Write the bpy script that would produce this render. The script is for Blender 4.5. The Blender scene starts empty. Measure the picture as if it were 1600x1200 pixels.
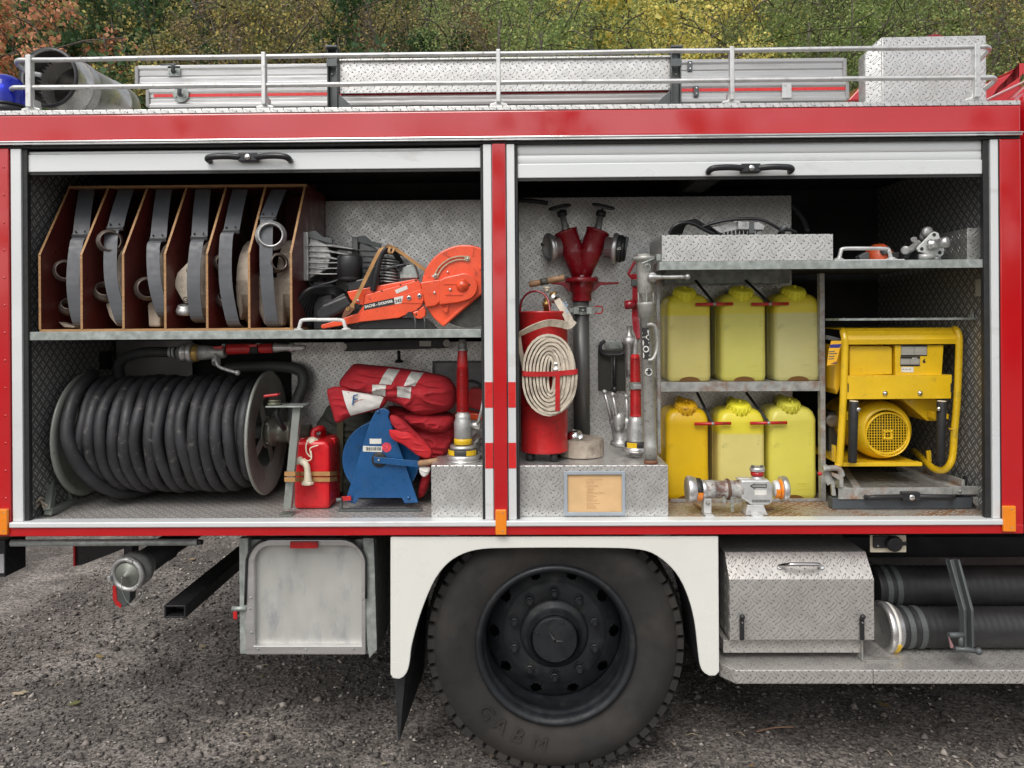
import bpy, math, random
import numpy as np
from mathutils import Vector, Matrix, noise
random.seed(7); np.random.seed(7)
PI = math.pi
scene = bpy.context.scene
COL = scene.collection

# ---------------------------------------------------------------- camera
CAM = Vector((0.0, -2.91, 1.83)); FPX = 1165.0; VPX, VPY = 800.0, 500.0
YAW, ROLL = math.radians(0.75), math.radians(-0.38)
CR = Matrix.Rotation(YAW, 3, 'Z') @ Matrix.Rotation(PI/2, 3, 'X') @ Matrix.Rotation(ROLL, 3, 'Z')
cd = bpy.data.cameras.new('camera'); cam = bpy.data.objects.new('camera', cd); COL.objects.link(cam)
cam.location = CAM; cam.rotation_euler = CR.to_euler()
cd.sensor_width = 36; cd.lens = 36*FPX/1600; cd.shift_y = -100/1600; cd.clip_start = .05; cd.clip_end = 400
scene.camera = cam
# ---------------------------------------------------------------- light
SUN_EL, SUN_AZ = math.radians(50), math.radians(200)   # overcast: sun high, behind the camera, a little to the left
w = bpy.data.worlds.new('World'); scene.world = w; w.use_nodes = True
nt = w.node_tree; nt.nodes.clear()
def _n(nt, t, **k):
    n = nt.nodes.new(t)
    for a, b in k.items():
        if isinstance(a, str) and a.startswith('i_'): n.inputs[a[2:].replace('_', ' ')].default_value = b
        else: setattr(n, a, b)
    return n
sky = _n(nt, 'ShaderNodeTexSky', sky_type='NISHITA', sun_disc=False, sun_elevation=SUN_EL, sun_rotation=SUN_AZ, dust_density=3.0)
hs = _n(nt, 'ShaderNodeHueSaturation'); hs.inputs['Saturation'].default_value = .25
tc = _n(nt, 'ShaderNodeTexCoord'); no = _n(nt, 'ShaderNodeTexNoise'); no.inputs['Scale'].default_value = 3.2; no.inputs['Detail'].default_value = 5
mr = _n(nt, 'ShaderNodeMapRange'); mr.inputs[1].default_value = .35; mr.inputs[2].default_value = .68; mr.inputs[3].default_value = .75; mr.inputs[4].default_value = 1.35
mx = _n(nt, 'ShaderNodeVectorMath', operation='SCALE'); bg = _n(nt, 'ShaderNodeBackground'); bg.inputs['Strength'].default_value = .13
out = _n(nt, 'ShaderNodeOutputWorld')
L = nt.links.new
L(sky.outputs[0], hs.inputs['Color']); L(tc.outputs['Generated'], no.inputs['Vector']); L(no.outputs[0], mr.inputs[0])
L(hs.outputs[0], mx.inputs[0]); L(mr.outputs[0], mx.inputs['Scale']); L(mx.outputs[0], bg.inputs['Color']); L(bg.outputs[0], out.inputs[0])
sl = bpy.data.lights.new('sun', 'SUN'); sl.energy = 1.2; sl.angle = math.radians(34); sl.color = (1, .96, .9)
so = bpy.data.objects.new('sun', sl); COL.objects.link(so)
# sun direction: from azimuth (clockwise from +Y) and elevation
sd = Vector((math.sin(SUN_AZ)*math.cos(SUN_EL), math.cos(SUN_AZ)*math.cos(SUN_EL), math.sin(SUN_EL)))
so.rotation_euler = sd.to_track_quat('Z', 'Y').to_euler()
vs = scene.view_settings; vs.view_transform = 'Standard'; vs.look = 'None'; vs.exposure = 0.4; vs.gamma = 1; vs.use_curve_mapping = False

# ---------------------------------------------------------------- geometry helpers
def P(px, py, Y=0.0):
    "place measured in the photograph (1600 x 1200 pixels) on the plane at depth Y"
    d = CR @ Vector(((px-VPX)/FPX, -(py-VPY)/FPX, -1))
    t = (Y-CAM.y)/d.y
    return CAM + d*t
def PZ(px, py, z):
    d = CR @ Vector(((px-VPX)/FPX, -(py-VPY)/FPX, -1)); t = (z-CAM.z)/d.z
    return CAM + d*t
def ZM(bx, by, s):
    return lambda zx, zy, Y=0.0: P(bx+zx/s, by+zy/s, Y)
V3 = Vector
def rotm(axis, deg): return Matrix.Rotation(math.radians(deg), 3, axis)
def spl(pts, n=6, closed=False):
    pts = [Vector(p) for p in pts]; N = len(pts); out = []
    rng = range(N) if closed else range(N-1)
    for i in rng:
        g = (lambda k: pts[k % N]) if closed else (lambda k: pts[min(max(k, 0), N-1)])
        a, b, c, d = g(i-1), g(i), g(i+1), g(i+2)
        for k in range(n):
            t = k/n
            out.append(.5*((2*b)+(c-a)*t+(2*a-5*b+4*c-d)*t*t+(3*b-a-3*c+d)*t**3))
    if not closed: out.append(pts[-1].copy())
    return out
OFF = {}
class MB:
    def __init__(s): s.v = []; s.f = []; s.sm = []
    def add(s, vs, fs, smooth=False):
        b = len(s.v); s.v += [tuple(v) for v in vs]
        for f in fs: s.f.append([i+b for i in f]); s.sm.append(smooth)
        return s
    def box(s, a, b, R=None, c=None):
        x0, x1 = sorted((a[0], b[0])); y0, y1 = sorted((a[1], b[1])); z0, z1 = sorted((a[2], b[2]))
        vs = [Vector(p) for p in ((x0,y0,z0),(x1,y0,z0),(x1,y1,z0),(x0,y1,z0),(x0,y0,z1),(x1,y0,z1),(x1,y1,z1),(x0,y1,z1))]
        if R is not None:
            c = Vector(c) if c is not None else Vector(((x0+x1)/2,(y0+y1)/2,(z0+z1)/2))
            vs = [c+R@(v-c) for v in vs]
        return s.add(vs, [(0,3,2,1),(4,5,6,7),(0,1,5,4),(1,2,6,5),(2,3,7,6),(3,0,4,7)])
    def pbox(s, x0, y0, x1, y1, Ya, Yb):
        a = P((x0+x1)/2, y0, Ya); b = P((x0+x1)/2, y1, Ya); c = P(x0, (y0+y1)/2, Ya); d = P(x1, (y0+y1)/2, Ya)
        return s.box((c.x, Ya, a.z), (d.x, Yb, b.z))
    def ring(s, c, ax, u, r, n, r2=None):
        v = ax.cross(u)
        return [c+u*math.cos(2*PI*k/n)*r+v*math.sin(2*PI*k/n)*(r2 or r) for k in range(n)]
    def lathe(s, p, d, prof, n=24, smooth=True, cap=True, u=None):
        p = Vector(p); d = Vector(d).normalized()
        if u is None: u = Vector((1,0,0)) if abs(d.x) < .8 else Vector((0,0,1))
        u = (u-d*u.dot(d)).normalized(); b = len(s.v); vs = []
        for (t, r) in prof: vs += s.ring(p+d*t, d, u, max(r, 1e-5), n)
        fs = [(i*n+k, i*n+(k+1)%n, (i+1)*n+(k+1)%n, (i+1)*n+k) for i in range(len(prof)-1) for k in range(n)]
        s.add(vs, fs, smooth)
        if cap:
            s.f.append([b+k for k in range(n)][::-1]); s.sm.append(False)
            s.f.append([b+(len(prof)-1)*n+k for k in range(n)]); s.sm.append(False)
        return s
    def cyl(s, p, q, r, r2=None, n=16, smooth=True):
        p = Vector(p); q = Vector(q); r2 = r if r2 is None else r2
        return s.lathe(p, q-p, [(0, r), ((q-p).length, r2)], n, smooth)
    def sph(s, c, r, n=14, sz=1.0, d=(0,0,1)):
        pr = [(-math.cos(PI*i/(n//2))*r*sz, math.sin(PI*i/(n//2))*r) for i in range(n//2+1)]
        return s.lathe(c, d, pr, n, True, False)
    def tube(s, pts, r, n=8, closed=False, r2=None, up=None):
        pts = [Vector(p) for p in pts]; N = len(pts); vs = []; prev = None
        rr = r if isinstance(r, (list, tuple)) else [r]*N
        for i, p in enumerate(pts):
            if closed: t = pts[(i+1) % N]-pts[i-1]
            else: t = pts[min(i+1, N-1)]-pts[max(i-1, 0)]
            if t.length < 1e-9: t = Vector((0,0,1))
            t.normalize()
            if prev is None:
                u = Vector(up) if up is not None else (Vector((0,1,0)) if abs(t.y) < .9 else Vector((1,0,0)))
            else: u = prev
            u = (u-t*u.dot(t))
            if u.length < 1e-6: u = t.orthogonal()
            u.normalize(); prev = u
            vs += s.ring(p, t, u, rr[i], n, (r2 if r2 is not None else None))
        M = N if closed else N-1
        fs = [(i*n+k, i*n+(k+1)%n, ((i+1)%N)*n+(k+1)%n, ((i+1)%N)*n+k) for i in range(M) for k in range(n)]
        b = len(s.v); s.add(vs, fs, True)
        if not closed:
            s.f.append([b+k for k in range(n)][::-1]); s.sm.append(False); s.f.append([b+(N-1)*n+k for k in range(n)]); s.sm.append(False)
        return s
    def band(s, pts, wv, th, up=None, smooth=True):
        "flat strip: pts path, wv width vector (full), th thickness"
        pts = [Vector(p) for p in pts]; N = len(pts); vs = []
        for i, p in enumerate(pts):
            t = (pts[min(i+1,N-1)]-pts[max(i-1,0)]).normalized()
            wi = Vector(wv[i]) if isinstance(wv, list) else Vector(wv)
            nn = t.cross(wi).normalized()*th/2; h = wi/2
            vs += [p-h-nn, p+h-nn, p+h+nn, p-h+nn]
        fs = [(i*4+k, i*4+(k+1)%4, (i+1)*4+(k+1)%4, (i+1)*4+k) for i in range(N-1) for k in range(4)]
        fs += [(3,2,1,0), tuple((N-1)*4+k for k in range(4))]
        return s.add(vs, fs, False)
    def prism(s, poly, d):
        "poly: list of 3D points in a plane, d: extrusion vector"
        n = len(poly); poly = [Vector(p) for p in poly]; d = Vector(d)
        vs = poly+[p+d for p in poly]
        return s.add(vs, [tuple(range(n))[::-1], tuple(range(n, 2*n))]+[(i, (i+1)%n, n+(i+1)%n, n+i) for i in range(n)])
    def pp(s, pts, Ya, Yb, Z=P):
        "prism from photograph points on plane Ya extruded to Yb"
        return s.prism([Z(x, y, Ya) for x, y in pts], (0, Yb-Ya, 0))
    def ringplate(s, outer, inner, d):
        n = len(outer); d = Vector(d); o = [Vector(p) for p in outer]; i_ = [Vector(p) for p in inner]
        vs = o+i_+[p+d for p in o]+[p+d for p in i_]; fs = []
        for k in range(n):
            j = (k+1) % n
            fs += [(k, j, n+j, n+k), (2*n+k, 3*n+k, 3*n+j, 2*n+j), (k, 2*n+k, 2*n+j, j), (n+k, n+j, 3*n+j, 3*n+k)]
        return s.add(vs, fs)
    def build(s, name, m, parent=None, bevel=0.0, subsurf=0, loc=None, cat=None, label=None, group=None, kind=None):
        me = bpy.data.meshes.new(name)
        o = OFF.get(parent.name, Vector((0,0,0))) if parent is not None else (Vector(loc) if loc is not None else Vector((0,0,0)))
        me.from_pydata([(v[0]-o.x, v[1]-o.y, v[2]-o.z) for v in s.v], [], s.f)
        me.polygons.foreach_set('use_smooth', s.sm)
        me.materials.append(m); me.update()
        import bmesh
        bm = bmesh.new(); bm.from_mesh(me); bmesh.ops.recalc_face_normals(bm, faces=bm.faces); bm.to_mesh(me); bm.free()
        ob = bpy.data.objects.new(name, me); COL.objects.link(ob)
        if parent is not None: ob.parent = parent
        else: ob.location = o
        OFF[ob.name] = o
        if bevel:
            b = ob.modifiers.new('bevel', 'BEVEL'); b.width = bevel; b.segments = 2; b.limit_method = 'ANGLE'; b.angle_limit = math.radians(35)
        if subsurf:
            b = ob.modifiers.new('sub', 'SUBSURF'); b.levels = b.render_levels = subsurf
        tag(ob, label, cat, group, kind)
        return ob
def tag(o, label=None, cat=None, group=None, kind=None):
    if label: o['label'] = label
    if cat: o['category'] = cat
    if group: o['group'] = group
    if kind: o['kind'] = kind
    return o
def thing(name, label, cat, loc, group=None):
    o = bpy.data.objects.new(name, None); COL.objects.link(o); o.location = loc; o.empty_display_size = .05
    OFF[o.name] = Vector(loc)
    return tag(o, label, cat, group)
def copy_tree(o, parent=None, delta=None):
    c = o.copy(); COL.objects.link(c)
    if parent is not None: c.parent = parent
    if delta is not None: c.location = Vector(o.location)+Vector(delta)
    for ch in list(o.children): copy_tree(ch, c)
    return c
def text(s, size, org, right, up, m, parent, name='lettering', bold=0.0, align='LEFT', depth=.0004):
    cu = bpy.data.curves.new('t', 'FONT'); cu.body = s; cu.size = size; cu.extrude = depth; cu.offset = bold; cu.align_x = align; cu.resolution_u = 2
    ob = bpy.data.objects.new('t', cu); COL.objects.link(ob)
    dg = bpy.context.evaluated_depsgraph_get(); me = bpy.data.meshes.new_from_object(ob.evaluated_get(dg))
    COL.objects.unlink(ob); bpy.data.objects.remove(ob)
    r = Vector(right).normalized(); u = Vector(up).normalized(); n = r.cross(u)
    M = Matrix((( r.x,u.x,n.x,org[0]),(r.y,u.y,n.y,org[1]),(r.z,u.z,n.z,org[2]),(0,0,0,1)))
    me.transform(M); o = OFF.get(parent.name, Vector((0,0,0))); me.transform(Matrix.Translation(-o))
    me.materials.clear(); me.materials.append(m)
    t = bpy.data.objects.new(name, me); COL.objects.link(t); t.parent = parent; OFF[t.name] = o
    return t

# ---------------------------------------------------------------- materials
def M(name, col, rough=.5, metal=0.0, var=.12, scale=9, bump=0.0, bscale=120, coat=0.0, dirt=None, dscale=5, damt=.45, rvar=.12, spec=None, sub=0.0, trans=0.0, stretch=None):
    m = bpy.data.materials.new(name); m.use_nodes = True; t = m.node_tree; b = t.nodes['Principled BSDF']; K = t.links.new
    tc = t.nodes.new('ShaderNodeTexCoord'); src = tc.outputs['Object']
    if stretch:
        mp = t.nodes.new('ShaderNodeMapping'); mp.inputs['Scale'].default_value = stretch; K(src, mp.inputs[0]); src = mp.outputs[0]
    n = t.nodes.new('ShaderNodeTexNoise'); n.inputs['Scale'].default_value = scale; n.inputs['Detail'].default_value = 6; K(src, n.inputs['Vector'])
    r = t.nodes.new('ShaderNodeMapRange'); r.inputs[1].default_value = .3; r.inputs[2].default_value = .7; r.inputs[3].default_value = 1-var; r.inputs[4].default_value = 1+var; K(n.outputs[0], r.inputs[0])
    s = t.nodes.new('ShaderNodeVectorMath'); s.operation = 'SCALE'; s.inputs[0].default_value = col[:3]; K(r.outputs[0], s.inputs['Scale'])
    c = s.outputs[0]
    if dirt:
        n2 = t.nodes.new('ShaderNodeTexNoise'); n2.inputs['Scale'].default_value = dscale; n2.inputs['Detail'].default_value = 9; n2.inputs['Roughness'].default_value = .68; K(src, n2.inputs['Vector'])
        r2 = t.nodes.new('ShaderNodeMapRange'); r2.inputs[1].default_value = 1-damt-.06; r2.inputs[2].default_value = 1-damt+.10; K(n2.outputs[0], r2.inputs[0])
        x = t.nodes.new('ShaderNodeMix'); x.data_type = 'RGBA'; K(r2.outputs[0], x.inputs['Factor']); K(c, x.inputs[6]); x.inputs[7].default_value = (*dirt, 1); c = x.outputs[2]
        if metal > 0:
            r4 = t.nodes.new('ShaderNodeMapRange'); r4.inputs[3].default_value = metal; r4.inputs[4].default_value = metal*.2; K(r2.outputs[0], r4.inputs[0]); K(r4.outputs[0], b.inputs['Metallic'])
    K(c, b.inputs['Base Color'])
    if not (dirt and metal > 0): b.inputs['Metallic'].default_value = metal
    r3 = t.nodes.new('ShaderNodeMapRange'); r3.inputs[1].default_value = .3; r3.inputs[2].default_value = .7; r3.inputs[3].default_value = max(.03, rough-rvar); r3.inputs[4].default_value = min(1, rough+rvar)
    n3 = t.nodes.new('ShaderNodeTexNoise'); n3.inputs['Scale'].default_value = scale*2.7; n3.inputs['Detail'].default_value = 5; K(src, n3.inputs['Vector']); K(n3.outputs[0], r3.inputs[0]); K(r3.outputs[0], b.inputs['Roughness'])
    b.inputs['Coat Weight'].default_value = coat; b.inputs['Coat Roughness'].default_value = .06
    if spec is not None: b.inputs['Specular IOR Level'].default_value = spec
    if sub: b.inputs['Subsurface Weight'].default_value = sub; b.inputs['Subsurface Radius'].default_value = (.05, .04, .01)
    if trans: b.inputs['Transmission Weight'].default_value = trans
    if bump:
        n4 = t.nodes.new('ShaderNodeTexNoise'); n4.inputs['Scale'].default_value = bscale; n4.inputs['Detail'].default_value = 4; K(src, n4.inputs['Vector'])
        bp = t.nodes.new('ShaderNodeBump'); bp.inputs['Strength'].default_value = 1; bp.inputs['Distance'].default_value = bump; K(n4.outputs[0], bp.inputs['Height']); K(bp.outputs[0], b.inputs['Normal'])
    return m
def tread(name, col=(.68,.67,.65), rough=.36, metal=.75, pitch=.038, height=.0042, dirt=None, damt=.5, polish=1.12):
    "aluminium checker plate: pairs of raised lens shaped bars alternating in direction (fine relief)"
    m = M(name, col, rough, metal, var=.10, scale=7, dirt=dirt, dscale=6, damt=damt, rvar=.08)
    t = m.node_tree; K = t.links.new; N = t.nodes.new; b = t.nodes['Principled BSDF']
    def mt(op, a, c=None, d=None):
        n = N('ShaderNodeMath'); n.operation = op
        for i, x in enumerate((a, c, d)):
            if x is None: continue
            if isinstance(x, (int, float)): n.inputs[i].default_value = x
            else: K(x, n.inputs[i])
        return n.outputs[0]
    tc = N('ShaderNodeTexCoord'); sx = N('ShaderNodeSeparateXYZ'); K(tc.outputs['Object'], sx.inputs[0])
    ge = N('ShaderNodeNewGeometry'); sn = N('ShaderNodeSeparateXYZ'); K(ge.outputs['True Normal'], sn.inputs[0])
    ax = mt('GREATER_THAN', mt('ABSOLUTE', sn.outputs[0]), .7); az = mt('GREATER_THAN', mt('ABSOLUTE', sn.outputs[2]), .75)
    def mix(f, a, c): return mt('ADD', mt('MULTIPLY', a, mt('SUBTRACT', 1, f)), mt('MULTIPLY', c, f))
    u = mix(ax, sx.outputs[0], sx.outputs[1]); v = mix(az, sx.outputs[2], sx.outputs[1])
    u = mt('DIVIDE', u, pitch); v = mt('DIVIDE', v, pitch)
    u, v = mt('MULTIPLY', mt('ADD', u, v), .7071), mt('MULTIPLY', mt('SUBTRACT', u, v), .7071)
    iu, iv = mt('FLOOR', u), mt('FLOOR', v)
    par = mt('SUBTRACT', mt('MULTIPLY', mt('FLOORED_MODULO', mt('ADD', iu, iv), 2), 2), 1)
    a = mt('SUBTRACT', mt('SUBTRACT', u, iu), .5); c = mt('SUBTRACT', mt('SUBTRACT', v, iv), .5)
    pf = mt('MULTIPLY', mt('ADD', par, 1), .5)
    al = mix(pf, a, c); pe = mix(pf, c, a)
    q = mt('SUBTRACT', mt('ABSOLUTE', pe), .185)
    h = mt('SUBTRACT', mt('SUBTRACT', 1, mt('POWER', mt('ABSOLUTE', mt('DIVIDE', al, .47)), 2)), mt('POWER', mt('ABSOLUTE', mt('DIVIDE', q, .112)), 2))
    h = mt('MINIMUM', mt('MULTIPLY', mt('MAXIMUM', h, 0), 2.2), 1)
    ds = N('ShaderNodeTexNoise'); ds.inputs['Scale'].default_value = 400; K(tc.outputs['Object'], ds.inputs['Vector'])
    hh = mt('ADD', h, mt('MULTIPLY', ds.outputs[0], .06))
    bp = N('ShaderNodeBump'); bp.inputs['Distance'].default_value = height; bp.inputs['Strength'].default_value = 1; K(hh, bp.inputs['Height']); K(bp.outputs[0], b.inputs['Normal'])
    # dark edge shading painted into the colour along the foot of the bars
    e = mt('MULTIPLY', mt('MULTIPLY', h, mt('SUBTRACT', 1, h)), 3.2)
    base = b.inputs['Base Color'].links[0].from_socket
    x = N('ShaderNodeMix'); x.data_type = 'RGBA'; K(e, x.inputs['Factor'])
    pol = N('ShaderNodeMix'); pol.data_type = 'RGBA'; K(h, pol.inputs['Factor']); K(base, pol.inputs[6]); pol.inputs[7].default_value = (*[min(.8, c_*polish) for c_ in col], 1); K(pol.outputs[2], x.inputs[6]); x.inputs[7].default_value = (.10,.095,.09,1); K(x.outputs[2], b.inputs['Base Color'])
    return m
RED = M('red_paint', (.49,.005,.009), .07, 0, var=.05, scale=2, coat=1.0, rvar=.02, bump=.0009, bscale=3.5, spec=.5)
RED2 = M('red_paint_worn', (.50,.012,.014), .38, 0, var=.18, scale=14, coat=.25, dirt=(.25,.02,.02), dscale=30, damt=.40)
DRED = M('dark_red_paint', (.27,.006,.014), .28, 0, var=.15, scale=10, coat=.5)
ORED = M('orange_red_paint', (.80,.085,.024), .33, 0, var=.12, scale=14, coat=.3, dirt=(.22,.03,.02), dscale=26, damt=.36)
WHITE = M('white_paint', (.74,.74,.69), .3, 0, var=.03, scale=3, coat=.4, dirt=(.48,.44,.36), dscale=3, damt=.30)
WALU = M('white_aluminium', (.70,.72,.72), .38, .15, var=.04, scale=3, dirt=(.45,.44,.41), dscale=7, damt=.33, stretch=(.3,1,1))
ALU = M('brushed_aluminium', (.66,.65,.64), .35, .8, var=.12, scale=6, stretch=(.2,1,3), bump=.0002, bscale=60)
SILVER = M('silver_paint', (.62,.62,.61), .42, .55, var=.12, scale=20, dirt=(.3,.29,.28), dscale=30, damt=.38)
CAST = M('cast_aluminium', (.48,.48,.47), .45, .7, var=.2, scale=30, bump=.0008, bscale=200, dirt=(.2,.2,.2), dscale=40, damt=.42)
REELG = M('reel_grey_green', (.27,.28,.25), .4, .1, var=.12, scale=8, coat=.2, dirt=(.12,.12,.11), dscale=16, damt=.36)
CHROME = M('polished_steel', (.72,.71,.70), .10, 1.0, var=.06, scale=5, bump=.0015, bscale=6, rvar=.05)
GALV = M('galvanised_steel', (.36,.39,.37), .48, .45, var=.30, scale=34, bump=.0002, bscale=60, dirt=(.24,.26,.24), dscale=18, damt=.45)
GALVR = M('galvanised_steel_rusty', (.38,.38,.36), .55, .4, var=.3, scale=30, dirt=(.24,.12,.06), dscale=14, damt=.42)
GREYP = M('grey_green_paint', (.20,.215,.19), .38, .1, var=.12, scale=8, coat=.2, dirt=(.1,.1,.09), dscale=16, damt=.36)
DGREY = M('dark_grey_steel', (.11,.12,.12), .45, .4, var=.2, scale=12)
BLACK = M('black_rubber', (.018,.018,.019), .6, 0, var=.25, scale=30, bump=.0005, bscale=150)
BPLAST = M('black_plastic', (.02,.02,.022), .38, 0, var=.2, scale=14)
RUBH = M('dusty_rubber_hose', (.024,.024,.027), .55, 0, var=.35, scale=9, dirt=(.15,.135,.115), dscale=26, damt=.36, bump=.0008, bscale=70)
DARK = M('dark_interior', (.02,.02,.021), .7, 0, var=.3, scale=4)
CANVAS = M('canvas_hose', (.58,.51,.41), .85, 0, var=.14, scale=30, bump=.0012, bscale=350, dirt=(.32,.27,.21), dscale=14, damt=.42)
CANVB = M('canvas_beige', (.42,.36,.29), .85, 0, var=.15, scale=30, bump=.001, bscale=350, dirt=(.2,.16,.12), dscale=10, damt=.42)
WOODH = M('wooden_handle', (.33,.19,.10), .55, 0, var=.3, scale=30, stretch=(1,1,4))
PLY = M('plywood_edge', (.38,.21,.09), .55, 0, var=.25, scale=60, stretch=(.3,.3,3))
FILMPLY = M('red_film_plywood', (.105,.018,.015), .38, 0, var=.3, scale=6)
STRAPM = M('grey_rubber_strap', (.09,.095,.105), .5, .0, var=.14, scale=16, dirt=(.09,.09,.09), dscale=20, damt=.36)
LEATHER = M('tan_leather_strap', (.40,.21,.075), .55, 0, var=.2, scale=20)
BLUE = M('blue_paint', (.010,.085,.24), .32, .1, var=.12, scale=10, coat=.3, dirt=(.02,.05,.11), dscale=22, damt=.36)
YEL = M('yellow_paint', (.74,.47,.012), .32, 0, var=.10, scale=6, coat=.4, dirt=(.48,.32,.03), dscale=18, damt=.36)
LADALU = M('ladder_aluminium', (.46,.46,.46), .42, .7, var=.14, scale=6, stretch=(.15,1,4), dirt=(.32,.31,.30), dscale=20, damt=.42)
DUCTM = M('duct_steel', (.74,.72,.69), .3, .75, var=.08, scale=5, bump=.001, bscale=5)
BANDG = M('dark_grey_band', (.09,.10,.10), .5, .2, var=.15)
BRASS = M('brass', (.55,.36,.12), .4, .8, var=.25, scale=22, dirt=(.15,.1,.05), dscale=22, damt=.42)
AMBER = M('amber_reflector', (.85,.24,.01), .3, 0, var=.05, scale=12, coat=.6)
REDREF = M('red_reflective_tape', (.62,.02,.02), .3, 0, var=.05, scale=12, coat=.3)
WREF = M('pale_reflective_tape', (.62,.63,.60), .35, 0, var=.05, scale=12)
PAPER = M('yellowed_paper', (.68,.44,.22), .7, 0, var=.07, scale=16)
LABELW = M('white_label', (.68,.67,.62), .5, 0, var=.08, scale=20)
INK = M('black_ink', (.02,.02,.02), .6, 0, var=.1)
FADED = M('faded_ink', (.40,.22,.10), .8, 0, var=.3, scale=200)
CREAM = M('cream_plastic', (.72,.65,.50), .45, 0, var=.08, scale=20, dirt=(.5,.4,.25), dscale=30, damt=.36)
REDPL = M('red_plastic_can', (.60,.010,.016), .32, 0, var=.1, scale=12, dirt=(.35,.01,.015), dscale=18, damt=.38)
REDCLOTH = M('red_cloth', (.36,.010,.018), .85, 0, var=.16, scale=12, bump=.006, bscale=16)
OLIVE = M('dark_olive_cloth', (.045,.047,.038), .8, 0, var=.3, scale=14, bump=.002, bscale=30)
GREYTAPE = M('grey_reflective_cloth', (.50,.49,.46), .5, .1, var=.18, scale=24, bump=.001, bscale=50)
WCLOTH = M('white_cloth', (.68,.66,.62), .85, 0, var=.08, scale=14, bump=.002, bscale=34)
TYRE = M('tyre_rubber', (.019,.018,.0175), .8, 0, var=.25, scale=5, dirt=(.036,.031,.027), dscale=3, damt=.50, bump=.0006, bscale=80)
RIMM = M('dark_blue_grey_wheel', (.011,.013,.016), .55, .1, var=.3, scale=8, dirt=(.028,.028,.027), dscale=12, damt=.40, rvar=.15)
PANELG = M('scuffed_aluminium_panel', (.50,.50,.47), .5, .35, var=.10, scale=5, dirt=(.30,.30,.31), dscale=7, damt=.42, stretch=(1.6,1,.7))
TR = tread('tread_plate')
TRD = tread('tread_plate_dusty', col=(.55,.53,.50), rough=.42, metal=.6)
TRF = tread('tread_plate_dirty_floor', col=(.44,.40,.34), rough=.5, metal=.4, dirt=(.26,.13,.06), damt=.55)
TRI = tread('tread_plate_interior', col=(.50,.50,.48), rough=.34, metal=.75, pitch=.036, height=.006)
TRFL = tread('tread_plate_locker_floor', col=(.38,.36,.34), rough=.45, metal=.4, pitch=.034, height=.003, polish=1.9)
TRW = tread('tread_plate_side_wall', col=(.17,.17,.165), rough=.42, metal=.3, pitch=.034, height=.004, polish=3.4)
CHIP = M('chipped_grey_paint', (.50,.50,.48), .5, .3, var=.1, scale=20, dirt=(.17,.10,.08), dscale=26, damt=.50)
# ================================================================ the setting
def ground_z(x, y): return 0.0
def hill(x, y):
    t = max(0.0, y-8.5)
    return t*.60 + .35*noise.noise(Vector((x*.25, y*.25, 3))) * min(1, t*.5)
# ground sheet
GM = M('gravel_ground', (.20,.178,.160), .9, 0, var=.35, scale=1.3, bump=.012, bscale=45, dirt=(.10,.088,.078), dscale=2.2, damt=.52)
t = GM.node_tree; b = t.nodes['Principled BSDF']; src = b.inputs['Base Color'].links[0].from_socket
tc = t.nodes.new('ShaderNodeTexCoord'); vo = t.nodes.new('ShaderNodeTexVoronoi'); vo.inputs['Scale'].default_value = 95; t.links.new(tc.outputs['Object'], vo.inputs['Vector'])
sp = t.nodes.new('ShaderNodeSeparateColor'); t.links.new(vo.outputs['Color'], sp.inputs[0]); mr = t.nodes.new('ShaderNodeMapRange'); mr.inputs[1].default_value = .0; mr.inputs[2].default_value = 1; mr.inputs[3].default_value = .35; mr.inputs[4].default_value = 1.75; t.links.new(sp.outputs[0], mr.inputs[0])
sc_ = t.nodes.new('ShaderNodeVectorMath'); sc_.operation = 'SCALE'; t.links.new(src, sc_.inputs[0]); t.links.new(mr.outputs[0], sc_.inputs['Scale']); t.links.new(sc_.outputs[0], b.inputs['Base Color'])
mb = MB(); nx, ny = 60, 60; vs = []
xs = np.linspace(-70, 70, nx); ys = np.linspace(-70, 70, ny)
xs = np.sign(xs)*np.abs(xs/70)**1.8*70; ys = np.sign(ys)*np.abs(ys/70)**1.8*70
for y in ys:
    for x in xs: vs.append((x, y, -.004+.03*noise.noise(Vector((x*.7, y*.7, 0)))*(1 if y > 3 or y < -1 else .15)))
mb.add(vs, [(j*nx+i, j*nx+i+1, (j+1)*nx+i+1, (j+1)*nx+i) for j in range(ny-1) for i in range(nx-1)], True)
mb.build('ground', GM, None, kind='structure')
mb = MB(); nx, ny = 70, 40; vs = []
for y in np.linspace(8.3, 60, ny):
    for x in np.linspace(-55, 55, nx): vs.append((x, y, hill(x, y)-.25))
mb.add(vs, [(j*nx+i, j*nx+i+1, (j+1)*nx+i+1, (j+1)*nx+i) for j in range(ny-1) for i in range(nx-1)], True)
mb.build('hillside', M('leaf_litter_soil', (.06,.045,.025), .9, 0, var=.4, scale=3, bump=.03, bscale=20), None, kind='structure')
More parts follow.
